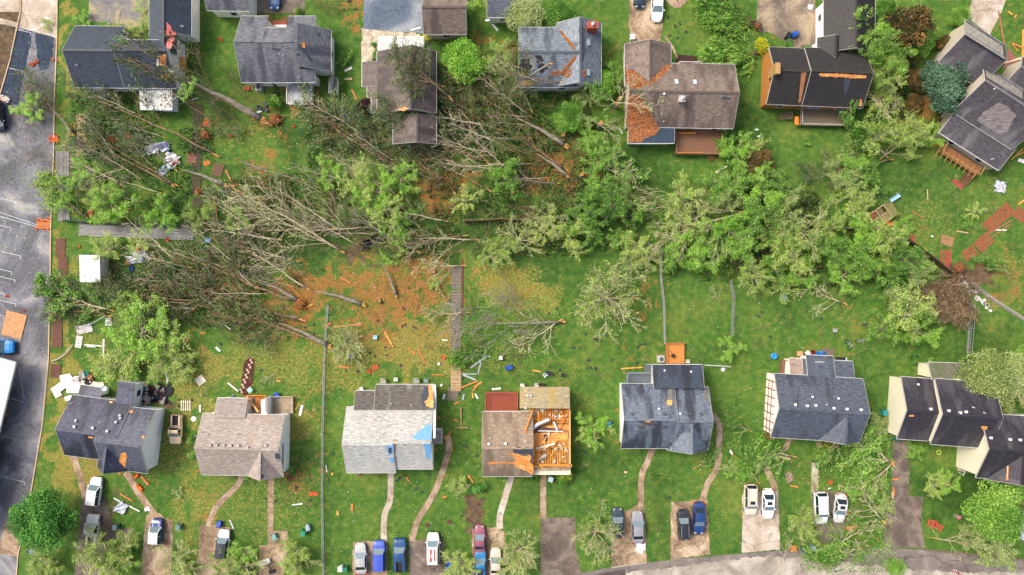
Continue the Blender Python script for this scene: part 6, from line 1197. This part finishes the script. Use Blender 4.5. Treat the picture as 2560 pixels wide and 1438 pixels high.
for k,a,b,za,zb,w in (
 ('bare',(662,304),(335,118),.6,6.0,.8),('pine',(640,290),(430,190),.5,5.0,.5),('pine',(536,386),(205,236),0,1.5,.8),('pine',(430,462),(215,345),0,1,1.1),('bare',(440,462),(250,350),.3,1,.8),('pine',(986,414),(762,262),0,1.5,1.2),('bare',(984,412),(780,280),.5,1.5,.8),
 ('pine',(1125,245),(985,135),3,7.4,1.6),('pine',(1105,215),(995,195),4.5,7,1.5),('bare',(1120,240),(990,150),3.4,7.6,1.3),('pine',(1080,300),(965,268),1,5,1.2),('pine',(1215,406),(955,278),0,3.5,.8),('bare',(1212,400),(1060,330),.3,1.5,1.0),('bare',(1415,361),(1160,225),0,1.5,.7),('bare',(1440,457),(1275,320),0,1,.8),('bare',(1415,425),(1200,290),0,1.5,.8),('pine',(1240,330),(1100,235),.3,2,1.4),
 ('bare',(1200,375),(1170,230),0,1.5,1.2),('bare',(1180,340),(1120,240),.3,2,1.1),('pine',(1090,440),(880,300),0,1,1.1),('bare',(1090,442),(930,330),.3,1,1),('bare',(1220,475),(1010,370),0,1,.9),('pine',(1180,430),(1000,340),0,1,1.2),
 ('bare',(745,752),(478,640),0,1.2,1.2),('pbare',(852,627),(610,490),0,2.5,1.1),('pbare',(830,612),(630,515),.3,2,1.0),('bare',(735,696),(660,590),0,1,.8),('pine',(720,670),(560,600),0,1,1.3),('bare',(822,866),(575,778),0,1,1.1),('pine',(790,850),(570,790),0,.6,1.1),('bare',(752,800),(470,735),0,1,.8),('bare',(640,750),(380,690),.2,1,1.0),
 ('pine',(560,770),(290,735),0,.8,1.1),('bare',(545,772),(290,735),.2,1,.9),('bare',(1160,590),(960,625),.3,1,.9),('pbare',(1190,600),(990,600),.2,1,.9),('bare',(985,640),(870,560),0,1,1),('pbare',(885,593),(790,480),.2,1.5,.8),('pine',(640,640),(520,560),0,1,1.2),('pine',(620,600),(700,560),0,1,1.2),
 ('bare',(182,332),(70,190),0,1.5,.9),('pine',(178,328),(80,205),0,1,.7),('lleafy',(212,540),(105,462),0,1.5,1),('pine',(270,790),(110,730),0,1,1.3),('pine',(268,782),(120,775),0,.8,1.2),('leafy',(278,775),(115,715),.2,1,1.1),('lleafy',(400,850),(270,930),0,1.5,1.1),('lleafy',(395,845),(300,760),0,1.5,1.1),('lleafy',(400,850),(470,930),0,1,1.1),
 ('grey',(1405,805),(1160,808),0,2,1.25),('bbranch',(1395,805),(1290,870),0,.8,1.2),('bbranch',(1153,664),(1040,658),0,.3,1),('bbranch',(1165,782),(1060,785),0,.3,1),('arbor',(1215,850),(1145,905),0,.3,.9),('bare',(895,20),(800,15),0,.5,1),
 ('arbor',(1892,55),(1762,22),0,.6,1.05),('arbor',(1888,60),(1780,60),.2,.5,.8),('arbor',(1905,128),(1775,150),0,.6,1.0),('arbor',(1900,135),(1790,130),.2,.5,.8),('brownfan',(2400,680),(2395,800),0,1,1.2),('brownfan',(2395,690),(2300,760),0,1,1.1),('brownfan',(2390,695),(2350,790),0,1.2,1.1),('arbor',(2340,50),(2245,90),.5,1.5,1),
 ('pine',(2225,400),(2010,432),0,.8,.9),('lleafy',(2205,395),(2290,320),0,1.5,1),('leafy',(2215,390),(2120,300),0,2,1),('pbare',(1845,535),(1650,600),1,2.5,1.0),('pbare',(1850,530),(1640,500),1,2.5,.8),('bare',(1700,590),(1590,480),.5,2,.9),('pbare',(1690,580),(1620,650),1,2,1),
 ('bbranch',(1545,258),(1645,275),5.2,5.8,1),('bbranch',(1545,258),(1590,190),5.0,6.2,1.2),('bbranch',(1500,310),(1560,325),3,3.2,.8),('bbranch',(1500,312),(1550,355),3,3.2,.8),('bbranch',(1500,308),(1450,290),3,3.2,.9),('branch',(1545,262),(1480,215),4.5,5.5,1.2),('bbranch',(1482,410),(1590,440),0,.6,1.4),('sage' and 'branch',(1500,408),(1590,460),0,.6,1.6),
 ('branch',(2226,1156),(2120,1060),0,.5,1.3),('branch',(2225,1155),(2110,1140),0,.5,1.2),('bbranch',(2205,1300),(2130,1200),0,.6,1.2),('leafy',(2230,1160),(2130,1230),0,.6,1.1),('branch',(2190,1345),(2130,1290),0,.5,.8),('leafy',(2148,1372),(2035,1390),0,.5,1.2),('leafy',(2140,1350),(2150,1400),0,.5,1.4),('branch',(2142,1390),(2050,1360),0,.4,1),('branch',(2100,1108),(2040,1150),0,.5,1.2),('bbranch',(2250,1300),(2200,1280),0,.4,1),
 ('branch',(1738,1170),(1795,1132),0,.4,.8),('branch',(1874,1077),(1812,1045),0,.4,1),('bbranch',(2106,757),(2010,712),0,.5,1.2),('bbranch',(1799,755),(1775,715),0,.4,1),('branch',(1895,1205),(1850,1150),0,.6,1.1),('branch',(1980,1140),(1880,1110),0,.5,1.3),('bbranch',(1452,1172),(1475,1158),0,.2,.8),
 ('leafy',(2310,60),(2240,20),1,2,1),('pbare',(2270,175),(2200,110),2,4,.9),('bbranch',(2245,215),(2170,260),1,2,1.3),('bare',(1000,100),(1010,95),0,0,1),('pine',(470,262),(590,330),0,.5,1.0),('bare',(618,331),(520,235),0,1,.7),('bbranch',(690,930),(650,960),0,.3,1),('lleafy',(265,1400),(330,1340),1,2,.8),('branch',(835,160),(880,140),0,.4,1.2),
 ('bbranch',(2090,1360),(2190,1300),0,.4,.8),('bbranch',(1960,1400),(1975,1340),0,.3,1),('branch',(2330,1320),(2345,1345),0,.2,1),('pbare',(1350,205),(1240,170),4.2,5.2,1.0),('bare',(1372,165),(1285,110),6.2,6.0,1.0),('pine',(1400,205),(1260,225),4.6,3,.9),('bare',(1400,205),(1270,190),4.6,5,.9),('pine',(1320,175),(1240,150),5,4.5,1.3),('bare',(1280,260),(1180,180),1,2.5,1),('pine',(1290,240),(1190,190),.5,1.5,1.2),
 ('bare',(700,300),(560,180),0,1,.5),('branch',(430,250),(490,215),5,5.2,1),('pine',(400,190),(300,150),5.5,5.5,.5),('branch',(330,110),(290,95),5.5,5.8,1),('bare',(560,460),(640,560),0,1,1),('pine',(760,520),(660,480),0,1,1),('bbranch',(2340,1345),(2460,1365),0,.6,.8),('pbare',(450,1375),(400,1405),0,.8,1),('branch',(2530,690),(2440,640),0,.4,.6)):
    if (a[0]-b[0])**2+(a[1]-b[1])**2<400: continue
    fall(k,a,b,{'pine':FP,'bare':FB,'pbare':FPB,'grey':'toppled grey nearly leafless tree','leafy':'toppled green leafy tree','lleafy':'toppled light green tree','arbor':'uprooted feathery evergreen','brownfan':'uprooted brown withered evergreen','branch':'broken leafy branch','bbranch':'broken thin bare branch'}[k],za,zb,w)
for a,b,za,zb in (((560,462),(456,425),0,.3),((660,427),(600,404),0,.2),((990,737),(955,655),0,.4),((905,760),(790,728),0,.2),((1375,160),(1318,196),6.2,6.0),((750,797),(680,786),0,.3),((480,772),(410,772),.3,.5),((1400,350),(1330,318),.2,.4),((1415,438),(1340,385),.2,.4),((650,296),(470,205),.8,4.4),((820,864),(700,806),.2,.6),((743,750),(650,700),.3,.7),((1410,363),(1290,298),.2,.6),((1385,805),(1330,812),.2,.6),((180,333),(140,280),.2,.5)):
    fall('log',a,b,'bare log with splintered end',za,zb,1.2)
_pr=random.Random(21)
for i in range(84):
    reg=WL_[(i*2)%5 if i<46 else (0,1,3,2,1,3)[i%6]]; 
    while True:
        x=_pr.uniform(200,1440); y=_pr.uniform(230,840)
        if inside((x,y),reg): break
    an=math.radians(_pr.gauss(205,22)); L=_pr.uniform(90,190); fall('pole',(x,y),(x+math.cos(an)*L,y+math.sin(an)*L*.9),'long bare toppled trunk',_pr.uniform(.3,1.5),_pr.uniform(1,3.6),_pr.uniform(.7,1.4))
# a few root plates and shattered bundles
def roots(px,py,r,mat,label):
    root=empty('root_plate',G(px,py)); tag(root,label,'root plate','torn up root plates',px=(px,py)); rr=random.Random(px); m=MB()
    for i in range(46):
        a=rr.uniform(0,6.3); z=rr.uniform(.1,1.0); L=r*.62*rr.uniform(.3,1.1); d=Vector((math.cos(a),math.sin(a),rr.uniform(-.2,.6))); p=Vector((rr.gauss(0,.35*r*.6),rr.gauss(0,.35*r*.6),z)); m.tube([p,p+d*L*.5+Vector((rr.uniform(-.2,.2),rr.uniform(-.2,.2),0)),p+d*L+Vector((rr.uniform(-.3,.3),rr.uniform(-.3,.3),0))],[.06,.045,.015],4)
    m.build('roots',mat,root,local=True); m=MB(); m.lathe((0,0,0),[(.2*r,0),(.5*r,.3),(.4*r,.8),(.1,1.1)],9); m.build('soil_clod',M('7a4a24',.95,.4,3),root,local=True)
for a in ((690,300,1.9,wood('a87848'),'pale orange root plate and splinters'),(752,760,1.8,wood('b07030'),'orange root plate at the foot of a toppled tree'),(1892,68,1.1,BK['brown'],'brown root plate of a toppled evergreen'),(1905,130,1.1,BK['brown'],'brown root plate of a toppled evergreen'),(2395,670,1.8,BK['brown'],'dark brown root plate'),(518,340,1.2,wood('b8743c'),'orange splintered stump'),(1068,400,1.0,BK['red'],'reddish root plate'),(500,480,.8,wood('b8844c'),'curved orange splintered stump')): roots(*a)
# ---------------------------------------------------------------- lumber
LM=dict(o=wood('cc7c3c'),y=wood('e0a04c'),t=wood('d0b088'),w=M('dcdcd4',.6,.15),g=M('a8b0b4',.45,.2,3,.2),b=wood('a0704c'))
LN=dict(o='orange board',y='yellow tan board',t='pale tan board',w='white board',g='grey metal strip',b='brown board')
for c,x1,y1,x2,y2,w in (
 ('o',565,425,592,483,3),('o',565,464,605,463,3),('o',570,468,622,489,3),('o',535,490,545,560,3),('y',223,480,230,470,3),('o',198,503,220,509,3),('o',180,515,185,533,3),('y',200,518,207,530,3),('o',305,535,330,520,2.5),('o',532,575,538,605,3),('o',583,700,587,715,2),('o',700,690,760,750,2),('o',850,692,877,708,3),
 ('y',762,770,783,760,4),('o',830,818,906,810,4),('o',815,815,828,808,6),('y',962,830,983,867,4),('o',1043,868,1063,907,3),('o',1021,870,1038,885,3.5),('o',848,916,873,919,4),('o',1080,937,1110,937,2.5),('y',690,952,702,953,3),('w',1112,985,1108,998,5),('w',1101,965,1106,960,5),
 ('w',1105,850,1119,851,3),('w',1096,913,1098,906,5),('g',1176,920,1218,890,4),('g',1200,888,1226,892,5),('g',1195,935,1203,905,2.5),('g',1155,935,1192,935,2.5),('g',1158,937,1190,950,4),('o',1130,978,1195,952,4),('y',1186,967,1204,955,3.5),('o',1182,978,1192,965,3.5),('w',1230,973,1252,971,5),('y',1181,982,1183,995,3.5),('w',1188,985,1195,997,4),('o',1136,1010,1148,1005,4),('o',1092,1042,1102,1046,3.5),('o',1135,1048,1145,1053,3.5),
 ('o',1109,1098,1130,1078,3),('o',1128,1095,1132,1128,2),('o',1016,1192,1023,1204,4),('o',880,1259,881,1278,5.5),('y',843,1278,846,1287,6),('o',1106,1244,1117,1241,4),('y',1170,1188,1183,1206,4.5),('o',1087,1122,1094,1124,3),('w',815,1163,818,1180,2),('w',731,1262,757,1259,3),('y',829,1188,833,1182,5),
 ('y',1552,922,1606,918,3.5),('y',1331,926,1352,929,3.5),('g',1157,1000,1160,985,4),('b',1446,1036,1450,1016,3.5),('t',1560,1180,1568,1180,4),('w',1789,432,1817,416,3),('t',1754,518,1756,504,4),('w',1893,342,1900,340,3),
 ('w',260,848,260,893,4),('w',212,862,256,865,3),('w',218,866,240,868,2),('w',415,922,420,963,4),('o',462,862,472,833,4),('o',500,832,514,835,3),('t',470,905,481,893,3),('w',485,888,487,882,3),('y',435,940,455,935,3),('y',440,943,465,955,2.5),('t',470,947,480,958,3),('w',570,957,596,978,3.5),('w',540,868,551,878,5),('w',500,1012,501,1030,4),('w',473,1103,490,1088,3.5),('w',555,804,578,825,4),('t',445,1370,446,1360,2),
 ('o',300,1234,333,1252,3.5),('w',285,1245,350,1278,3),('o',353,1190,372,1212,6),('y',340,888,365,907,3),('o',298,1180,302,1188,4),('w',574,1300,585,1322,1.5),('g',577,1300,586,1320,1.5),('t',458,880,462,850,1.5),
 ('b',2500,60,2508,105,3),('b',2495,28,2510,110,3.5),('o',2528,108,2560,122,4),('o',2530,112,2545,130,3),('y',2520,30,2530,38,4),('y',2535,45,2540,38,3),('t',2480,165,2550,148,4),('w',2516,157,2550,146,4),('y',2558,75,2556,145,7),('y',2530,395,2560,380,3),('y',2528,400,2556,372,3),('w',2545,400,2570,408,9),('w',2487,575,2515,576,3),('y',2545,512,2575,488,4),('b',2460,590,2530,550,3),('b',2470,600,2525,560,2.5),('t',2390,578,2420,583,2.5),('b',2280,530,2310,545,3),('b',2305,565,2315,573,3),('t',2318,474,2318,500,2),('w',2327,590,2332,592,4),('y',2130,312,2134,325,3.5),('t',2113,318,2123,328,2.5),
 ('o',1975,1214,1995,1217,4),('o',2116,1318,2145,1318,5),('o',2115,1320,2133,1330,4),('t',2230,1230,2231,1246,4),('o',2232,1217,2234,1238,4),('o',2229,1198,2245,1197,4),('t',2205,1205,2200,1222,5),('w',2069,1222,2076,1220,3),('t',1930,1138,1975,1147,4),('w',1825,1126,1830,1135,5),('o',1828,1135,1843,1145,4),('o',2060,1110,2080,1125,3),('t',1560,1085,1545,1090,0),('t',2090,1105,2075,1120,4),
 ('o',880,225,892,250,4),('w',862,178,880,170,6),('t',862,198,881,198,5),('w',1027,76,1052,70,4),('w',1213,52,1240,50,5),('g',1230,60,1245,78,5),('w',1550,322,1555,335,2),('y',1829,92,1835,83,4),('w',1888,325,1895,324,4),('w',420,265,440,268,3),('o',385,275,395,290,3),('o',262,265,290,240,2.5),('o',400,195,428,190,4),('o',460,165,467,180,5),('g',640,283,655,278,4),('w',478,250,495,246,2),('t',1285,168,1325,172,3),('t',1366,215,1372,200,4),('t',1400,212,1425,210,3)):
    if w==0: continue
    A=G(x1,y1);B=G(x2,y2); c0=(A+B)/2; root=None; m=MB(); L=(B-A).length
    zz=.08
    m.bar(A-c0+Vector((0,0,zz)),B-c0+Vector((0,0,zz+.05)),w/16,.05); o=m.build('board',LM[c]); o.location=c0; ori='running across' if abs(x2-x1)>2*abs(y2-y1) else ('running up' if abs(y2-y1)>2*abs(x2-x1) else 'slanting')
    nm=('long ' if L>2.2 else 'short ')+LN[c]; 
    if c=='g': o.name='metal_strip'
    tag(o,nm,'metal strip' if c=='g' else 'board','loose boards scattered by the storm',px=((x1+x2)/2,(y1+y2)/2))
# ---------------------------------------------------------------- torn shingles: dark scraps on the lawns
SCR=[(925,882),(938,891),(968,888),(893,891),(1006,816),(1014,812),(1033,817),(1040,820),(1009,771),(945,802),(786,811),(763,818),(785,834),(654,926),(894,928),(1003,914),(964,868),(1022,720),(1122,752),(1148,758),(1157,946),(1126,963),(1120,984),(1147,983),(1155,975),(1392,772),(1398,785),(1372,783),(1465,835),(1487,848),(1493,850),(1503,853),(1515,838),(1531,900),(1592,908),(1474,902),(1468,921),(1490,920),(1478,920),(1490,924),
 (1400,925),(1374,918),(1602,862),(1612,860),(1305,888),(1435,870),(1449,867),(1470,900),(1897,792),(1904,780),(2053,798),(2101,765),(2157,812),(2165,812),(1925,842),(1998,735),(2075,766),(1465,1132),(1458,1127),(1675,1243),(1000,1195),(1010,1190),(1018,1192),(995,1200),(1056,1230),(1041,1222),(1075,1187),(775,1189),(741,1217),(740,1222),(778,1252),(768,1265),(663,1247),(690,1253),(834,1134),(480,1000),(448,1000),(510,988),(447,1015),(462,870),(468,868),(475,920),(450,955),(553,862),(551,858),(488,905),(480,1138),(1700,60),(1670,45),(1688,65),(1715,80),(1675,90),(1695,95),(400,1080),(1560,800),(1595,868),(2240,970),(2300,1300),(1168,1118),(1160,1115),(1194,1140),(1155,1290),(1197,1262),(1340,1010),(1295,1000)]
P_=[]
for i,(x,y) in enumerate(SCR):
    rr=random.Random(i*3+1)
    if i<5:
        m=MB(); w_,h_=rr.uniform(.18,.36),rr.uniform(.12,.22); nn=3
        for a in range(nn):
            m.prism([(-w_+a*2*w_/nn,-h_,.03+.03*(a%2)),(-w_+(a+1)*2*w_/nn-.02,-h_*rr.uniform(.7,1),.03+.03*((a+1)%2)),(-w_+(a+1)*2*w_/nn-.02,h_,.04),(-w_+a*2*w_/nn,h_*rr.uniform(.6,1),.04)],.012)
        o=m.build('torn_shingle',M('2c3038',.85,.3,5)); P_.append(o)
    else: o=P_[i%5].copy(); COL.objects.link(o)
    o.location=G(x,y); o.rotation_euler.z=rr.uniform(0,6.28); tag(o,'dark torn scrap of roof shingle','shingle scrap','torn roof shingles on the lawns',px=(x,y))
# ---------------------------------------------------------------- uncountable litter
def scatter_poly(pts,n,seed):
    r=np.random.RandomState(seed); P=np.array(pts,float); lo,hi=P.min(0),P.max(0); out=[]
    while len(out)<n:
        q=lo+(hi-lo)*r.rand(2)
        if inside(q,pts): out.append(q)
    return np.array(out),r
def toW(a,z): return np.stack([(a[:,0]-1280)/16,(719-a[:,1])/16,z],-1)
def stuff(name,mat,label,cat,regs,sz,zr=(0,.5),flat=.7,asp=.6,clump=0):
    Cs=[]
    for i,(pts,n) in enumerate(regs):
        a,r=scatter_poly(pts,n,i+hash(name)%1 +7*i+len(name)); 
        if name=='paper_flecks': a=a[::2]
        if clump:
            v=vnoise(a[:,0],a[:,1],clump,11+i)+.5*vnoise(a[:,0],a[:,1],clump*.4,12+i); a=a[v>.68]
        z=zr[0]+(zr[1]-zr[0])*r.rand(len(a))**1.4; Cs.append(toW(a,z))
    C=np.concatenate(Cs); r=np.random.RandomState(len(name)); t=np.clip(vnoise(C[:,0],C[:,1],1.3,31)*.7+.15+r.randn(len(C))*.15,0,1)
    o=quads(name,C,sz,r,mat,flat,asp,tint=t); return tag(o,label,cat,kind='stuff')
WOODS=[([(560,450),(770,430),(760,250),(900,280),(1100,300),(1110,200),(1290,90),(1300,220),(1450,230),(1500,330),(1440,560),(1440,640),(1200,640),(900,650),(760,690),(720,850),(600,860),(440,800),(260,780),(270,640),(480,610),(480,540)],42000),
 ([(1440,440),(1640,540),(1800,440),(2040,480),(2070,560),(2300,640),(2320,700),(1980,720),(1640,690),(1560,620),(1440,640)],38000),([(180,240),(470,240),(540,330),(520,560),(200,545),(180,400)],9000),([(2130,30),(2300,20),(2360,120),(2330,300),(2240,300),(2160,270),(2110,130)],7000)]
stuff('undergrowth',LF['brush'],'dark green undergrowth and torn foliage matted between the fallen trees','undergrowth',WOODS,.34,(.02,.7),.8,.55,clump=70)
stuff('leaf_litter',LF['green'],'torn green leaves strewn over lawns and driveways','leaf litter',[([(2030,1080),(2235,1050),(2230,1380),(2030,1400)],5200),([(1810,1080),(1960,1080),(1960,1200),(1820,1200)],1400),([(2000,1360),(2240,1360),(2240,1430),(2000,1430)],1600),([(1150,740),(1400,740),(1400,900),(1150,900)],2600),([(20,100),(140,100),(120,640),(0,640)],500),([(480,850),(800,850),(800,1000),(480,1000)],500),([(1560,1100),(1900,1100),(1900,1200),(1560,1200)],300),([(1450,1230),(1540,1230),(1540,1420),(1450,1420)],700)],.2,(.02,.12),.3)
stuff('pine_straw',LF['straw'],'orange brown pine straw and bark strewn over the bare soil','pine straw',[([(830,680),(1130,660),(1140,830),(950,880),(840,860)],900),([(680,680),(800,680),(790,830),(690,820)],700),([(1070,430),(1160,430),(1170,530),(1060,540)],1500),([(1320,340),(1460,340),(1480,500),(1330,490)],1700),([(600,400),(690,400),(700,480),(600,480)],600),([(2440,640),(2560,640),(2560,760),(2440,760)],350),([(2240,200),(2360,200),(2360,340),(2240,330)],900),([(860,860),(1120,860),(1110,940),(860,940)],500)],.17,(.02,.06),.25,.4)
stuff('paper_flecks',M('d8d8d4',.8,.2,2,0,'pale_fleck'),'tiny white flecks of insulation and paper strewn over the lawns','litter',[([(100,950),(480,1180),(480,1430),(60,1430)],170),([(480,870),(870,870),(870,1430),(480,1430)],200),([(860,1190),(1200,1190),(1200,1430),(860,1430)],260),([(870,860),(1200,860),(1200,1180),(1090,1180),(1090,950),(870,950)],120),([(1420,1130),(1860,1130),(1860,1400),(1440,1420)],90),([(1800,960),(1920,960),(1920,1180),(1800,1180)],150),([(200,600),(480,620),(480,960),(200,960)],140),([(600,660),(1150,660),(1150,860),(600,860)],160),([(200,300),(760,300),(760,560),(200,560)],150),([(0,100),(130,100),(110,1300),(0,1300)],260),([(1670,700),(2180,720),(2180,900),(1680,900)],120),([(2200,440),(2560,440),(2560,760),(2300,620)],60),([(960,1330),(1180,1330),(1180,1430),(960,1430)],80)],.13,(.03,.06),.15,.8)
stuff('wood_chips',M('d89048',.8,.3,2,0,'wood_chip'),'small splinters and chips of orange wood strewn through the wreckage','wood chips',[([(200,240),(760,240),(900,300),(1440,330),(1440,620),(600,620),(480,860),(270,780),(200,560)],1500),([(480,640),(1150,640),(1150,1000),(480,1000)],500),([(1090,900),(1210,900),(1210,1180),(1100,1180)],120),([(280,1180),(460,1180),(460,1300),(280,1300)],30),([(2040,1050),(2240,1050),(2240,1380),(2040,1380)],110),([(2480,0),(2560,0),(2560,160),(2500,160)],60)],.2,(.05,.3),.3,.25)
stuff('dark_flecks',M('22262c',.9,.2,2,0,'dark_fleck'),'small dark crumbs of shingle strewn over the back lawns','litter',[([(860,860),(1140,860),(1140,950),(860,950)],50),([(1400,760),(1640,760),(1640,930),(1400,930)],40),([(440,860),(620,860),(620,1050),(440,1050)],60),([(620,1200),(800,1200),(800,1340),(620,1340)],50),([(960,1190),(1120,1190),(1120,1260),(960,1260)],40),([(0,150),(120,150),(100,1200),(0,1200)],90)],.2,(.03,.06),.15,.7)
m=MB(); rr=random.Random(77)
for pts,n in ((WOODS[0][0],2000),(WOODS[1][0],500),([(2030,1080),(2235,1050),(2230,1380),(2030,1400)],140),([(1150,740),(1400,740),(1400,900),(1150,900)],90),([(830,660),(1140,660),(1140,880),(840,870)],110),([(0,100),(140,100),(120,400),(0,400)],60),([(480,860),(860,860),(860,1430),(480,1430)],90),([(1160,860),(1900,700),(2200,760),(2200,900),(1200,1000)],160),([(200,600),(480,640),(480,960),(140,960)],60),([(1400,1130),(1900,1130),(1900,1400),(1400,1400)],60),([(2220,420),(2560,420),(2560,760)],50)):
    a,_=scatter_poly(pts,n,n)
    for q in a:
        p=G(*q); an=rr.gauss(math.radians(150),.7); L=rr.uniform(.5,2.6); d=Vector((math.cos(an),math.sin(an),rr.uniform(-.05,.25))); z=rr.uniform(.1,.9); s0=Vector((p.x,p.y,z)); m.tube([s0,s0+d*L*.5+Vector((0,0,.1)),s0+d*L+Vector((rr.uniform(-.3,.3),rr.uniform(-.3,.3),0))],[.045,.03,.012],3,cap=False)
tag(m.build('broken_twigs',BK['red']),'thin broken twigs strewn all through the fallen trees','twigs',kind='stuff')
# ---------------------------------------------------------------- labels that single each thing out
LMK=[(60,900,'left edge blue pickup'),(36,812,'lot plywood sheet'),(110,560,'orange barrier panel'),(330,150,'navy top left roof'),(400,250,'white metal patio cover'),(715,120,'grey weathered roof'),(755,235,'white rear porch'),(832,215,'small dark shed'),(1000,120,'white carport roof'),(1020,220,'pine covered brown roof'),(1035,325,'small lower brown roof'),(985,35,'dark top court'),(1113,40,'brown garage roof'),(1163,155,'bright lime tree'),(1312,36,'smaller cream blossom tree'),(1400,150,'brick chimneyed roof'),(1620,60,'top brown driveway'),(1700,235,'large skylight roof'),(1745,355,'skylight house deck'),(1690,60,'upper middle front lawn'),(2040,200,'near black roof'),(2060,292,'mossy rear deck'),(1960,60,'stained top patio'),(2120,60,'near black roof wing'),(2272,68,'big rust brown tree'),(2360,222,'dark blue green tree'),(2430,130,'angled corner roof'),(2440,300,'large angled grey roof'),(2410,400,'angled slatted deck'),(2498,468,'bundle of rags'),(2480,560,'red fence sections'),(2193,540,'overturned play tower'),(2367,602,'square plywood sheet'),(2395,670,'dark brown root plate'),(2430,740,'slanting board wall'),(1898,405,'lone rust brown tree'),(2450,960,'large cream blossom tree'),
 (232,670,'white garden shed'),(345,582,'wavy grey panels'),(400,390,'sheet metal debris'),(350,640,'shed side rubbish'),(250,1090,'dark slate roof'),(390,985,'dark soot coloured heap'),(350,850,'fanned lime tree'),(440,1074,'beige junk pickup'),(610,1110,'pinkish tan roof'),(618,940,'paved mulch bed'),(708,1012,'rear patio slab'),(975,1100,'pale grey roof'),(975,950,'wooden deck chairs'),(1141,790,'flattened fence row'),(1153,1045,'broken timber frame'),(1250,1110,'half torn tan roof'),(1375,1100,'open orange attic'),(1250,1005,'red rear deck'),(1273,918,'lone blue bin'),(1520,745,'lone pale bare tree'),(1390,805,'pale toppled lawn tree'),(1660,1045,'blue slate roof'),(1688,883,'orange wooden deck'),(1831,872,'round lime lawn tree'),(2041,1020,'white vented grey roof'),(2060,885,'blue inflatables'),(1958,743,'paddling pool'),(2120,862,'silver bicycle'),(2290,1030,'leftmost stepped dark roof'),(2400,1030,'middle stepped dark roof'),(2520,1120,'lowest stepped dark roof'),(2346,1131,'swim ring'),(2335,1310,'orange garden frames'),(2386,1288,'person in pink'),(2386,1427,'person in red trousers'),(2075,1270,'white railed suv'),(1900,1255,'beige suv'),(1728,1304,'black wagon'),(1570,1314,'slate and grey sedans'),(1600,1368,'white driveway sheet'),(1395,1350,'empty stained driveway'),(1215,1380,'maroon sedan'),(1083,1372,'rust striped suv'),(999,1388,'dark blue pickup'),(925,1393,'royal blue minivan'),(666,1402,'fallen basketball hoop'),(558,1361,'black roofed hatchback'),(391,1329,'navy and white car'),(238,1229,'branch covered hatchback'),(231,1326,'white pickup truck'),(115,1300,'large dark round tree'),(1110,480,'wooded orange soil patch'),(939,843,'pale blue tote'),(858,860,'shattered pale tree'),(925,607,'dark blue tarp'),(690,300,'pale orange root plate'),(867,298,'rectangular metal frame'),(1855,1150,'branches near beige suv'),(545,425,'brown board square'),(752,760,'central orange root plate'),(1752,560,'pale branches mid right'),(1990,640,'thick trees mid right'),(1480,500,'trees above the centre'),(1370,560,'central bare tree'),(1240,450,'central green trees'),(900,500,'lime trees left of centre')]
def rel(dx,dy):
    a=math.degrees(math.atan2(-dy,dx))%360; return ['right of','upper right of','above','upper left of','left of','lower left of','below','lower right of'][int((a+22.5)//45)%8]
import collections
grp=collections.defaultdict(list)
for o,base,(x,y) in LABELS:
    best=min(LMK,key=lambda q:(q[0]-x)**2+(q[1]-y)**2); dx,dy=x-best[0],y-best[1]; d=math.hypot(dx,dy)
    r=('right at' if d<14 else rel(dx,dy)); grp[(base,r,best[2])].append((d,o))
ORD=['first','second','third','fourth','fifth','sixth','seventh','eighth','ninth','tenth','eleventh','twelfth']
for (b,r,l),v in grp.items():
    v.sort(key=lambda q:q[0])
    for i,(d,o) in enumerate(v):
        s=f'{b} {r} the {l}'
        if len(v)>1: s=f'{b}, {ORD[min(i,11)]} {r} the {l}'
        if i>11: s=f'{b}, farthest {r} the {l}'
        if len(s.split())>16: s=s.replace(' the ',' ')
        if len(s.split())>16: print('LONG',s)
        o['label']=s
print('objects',len(bpy.data.objects),'top',sum(1 for o in bpy.data.objects if o.parent is None))
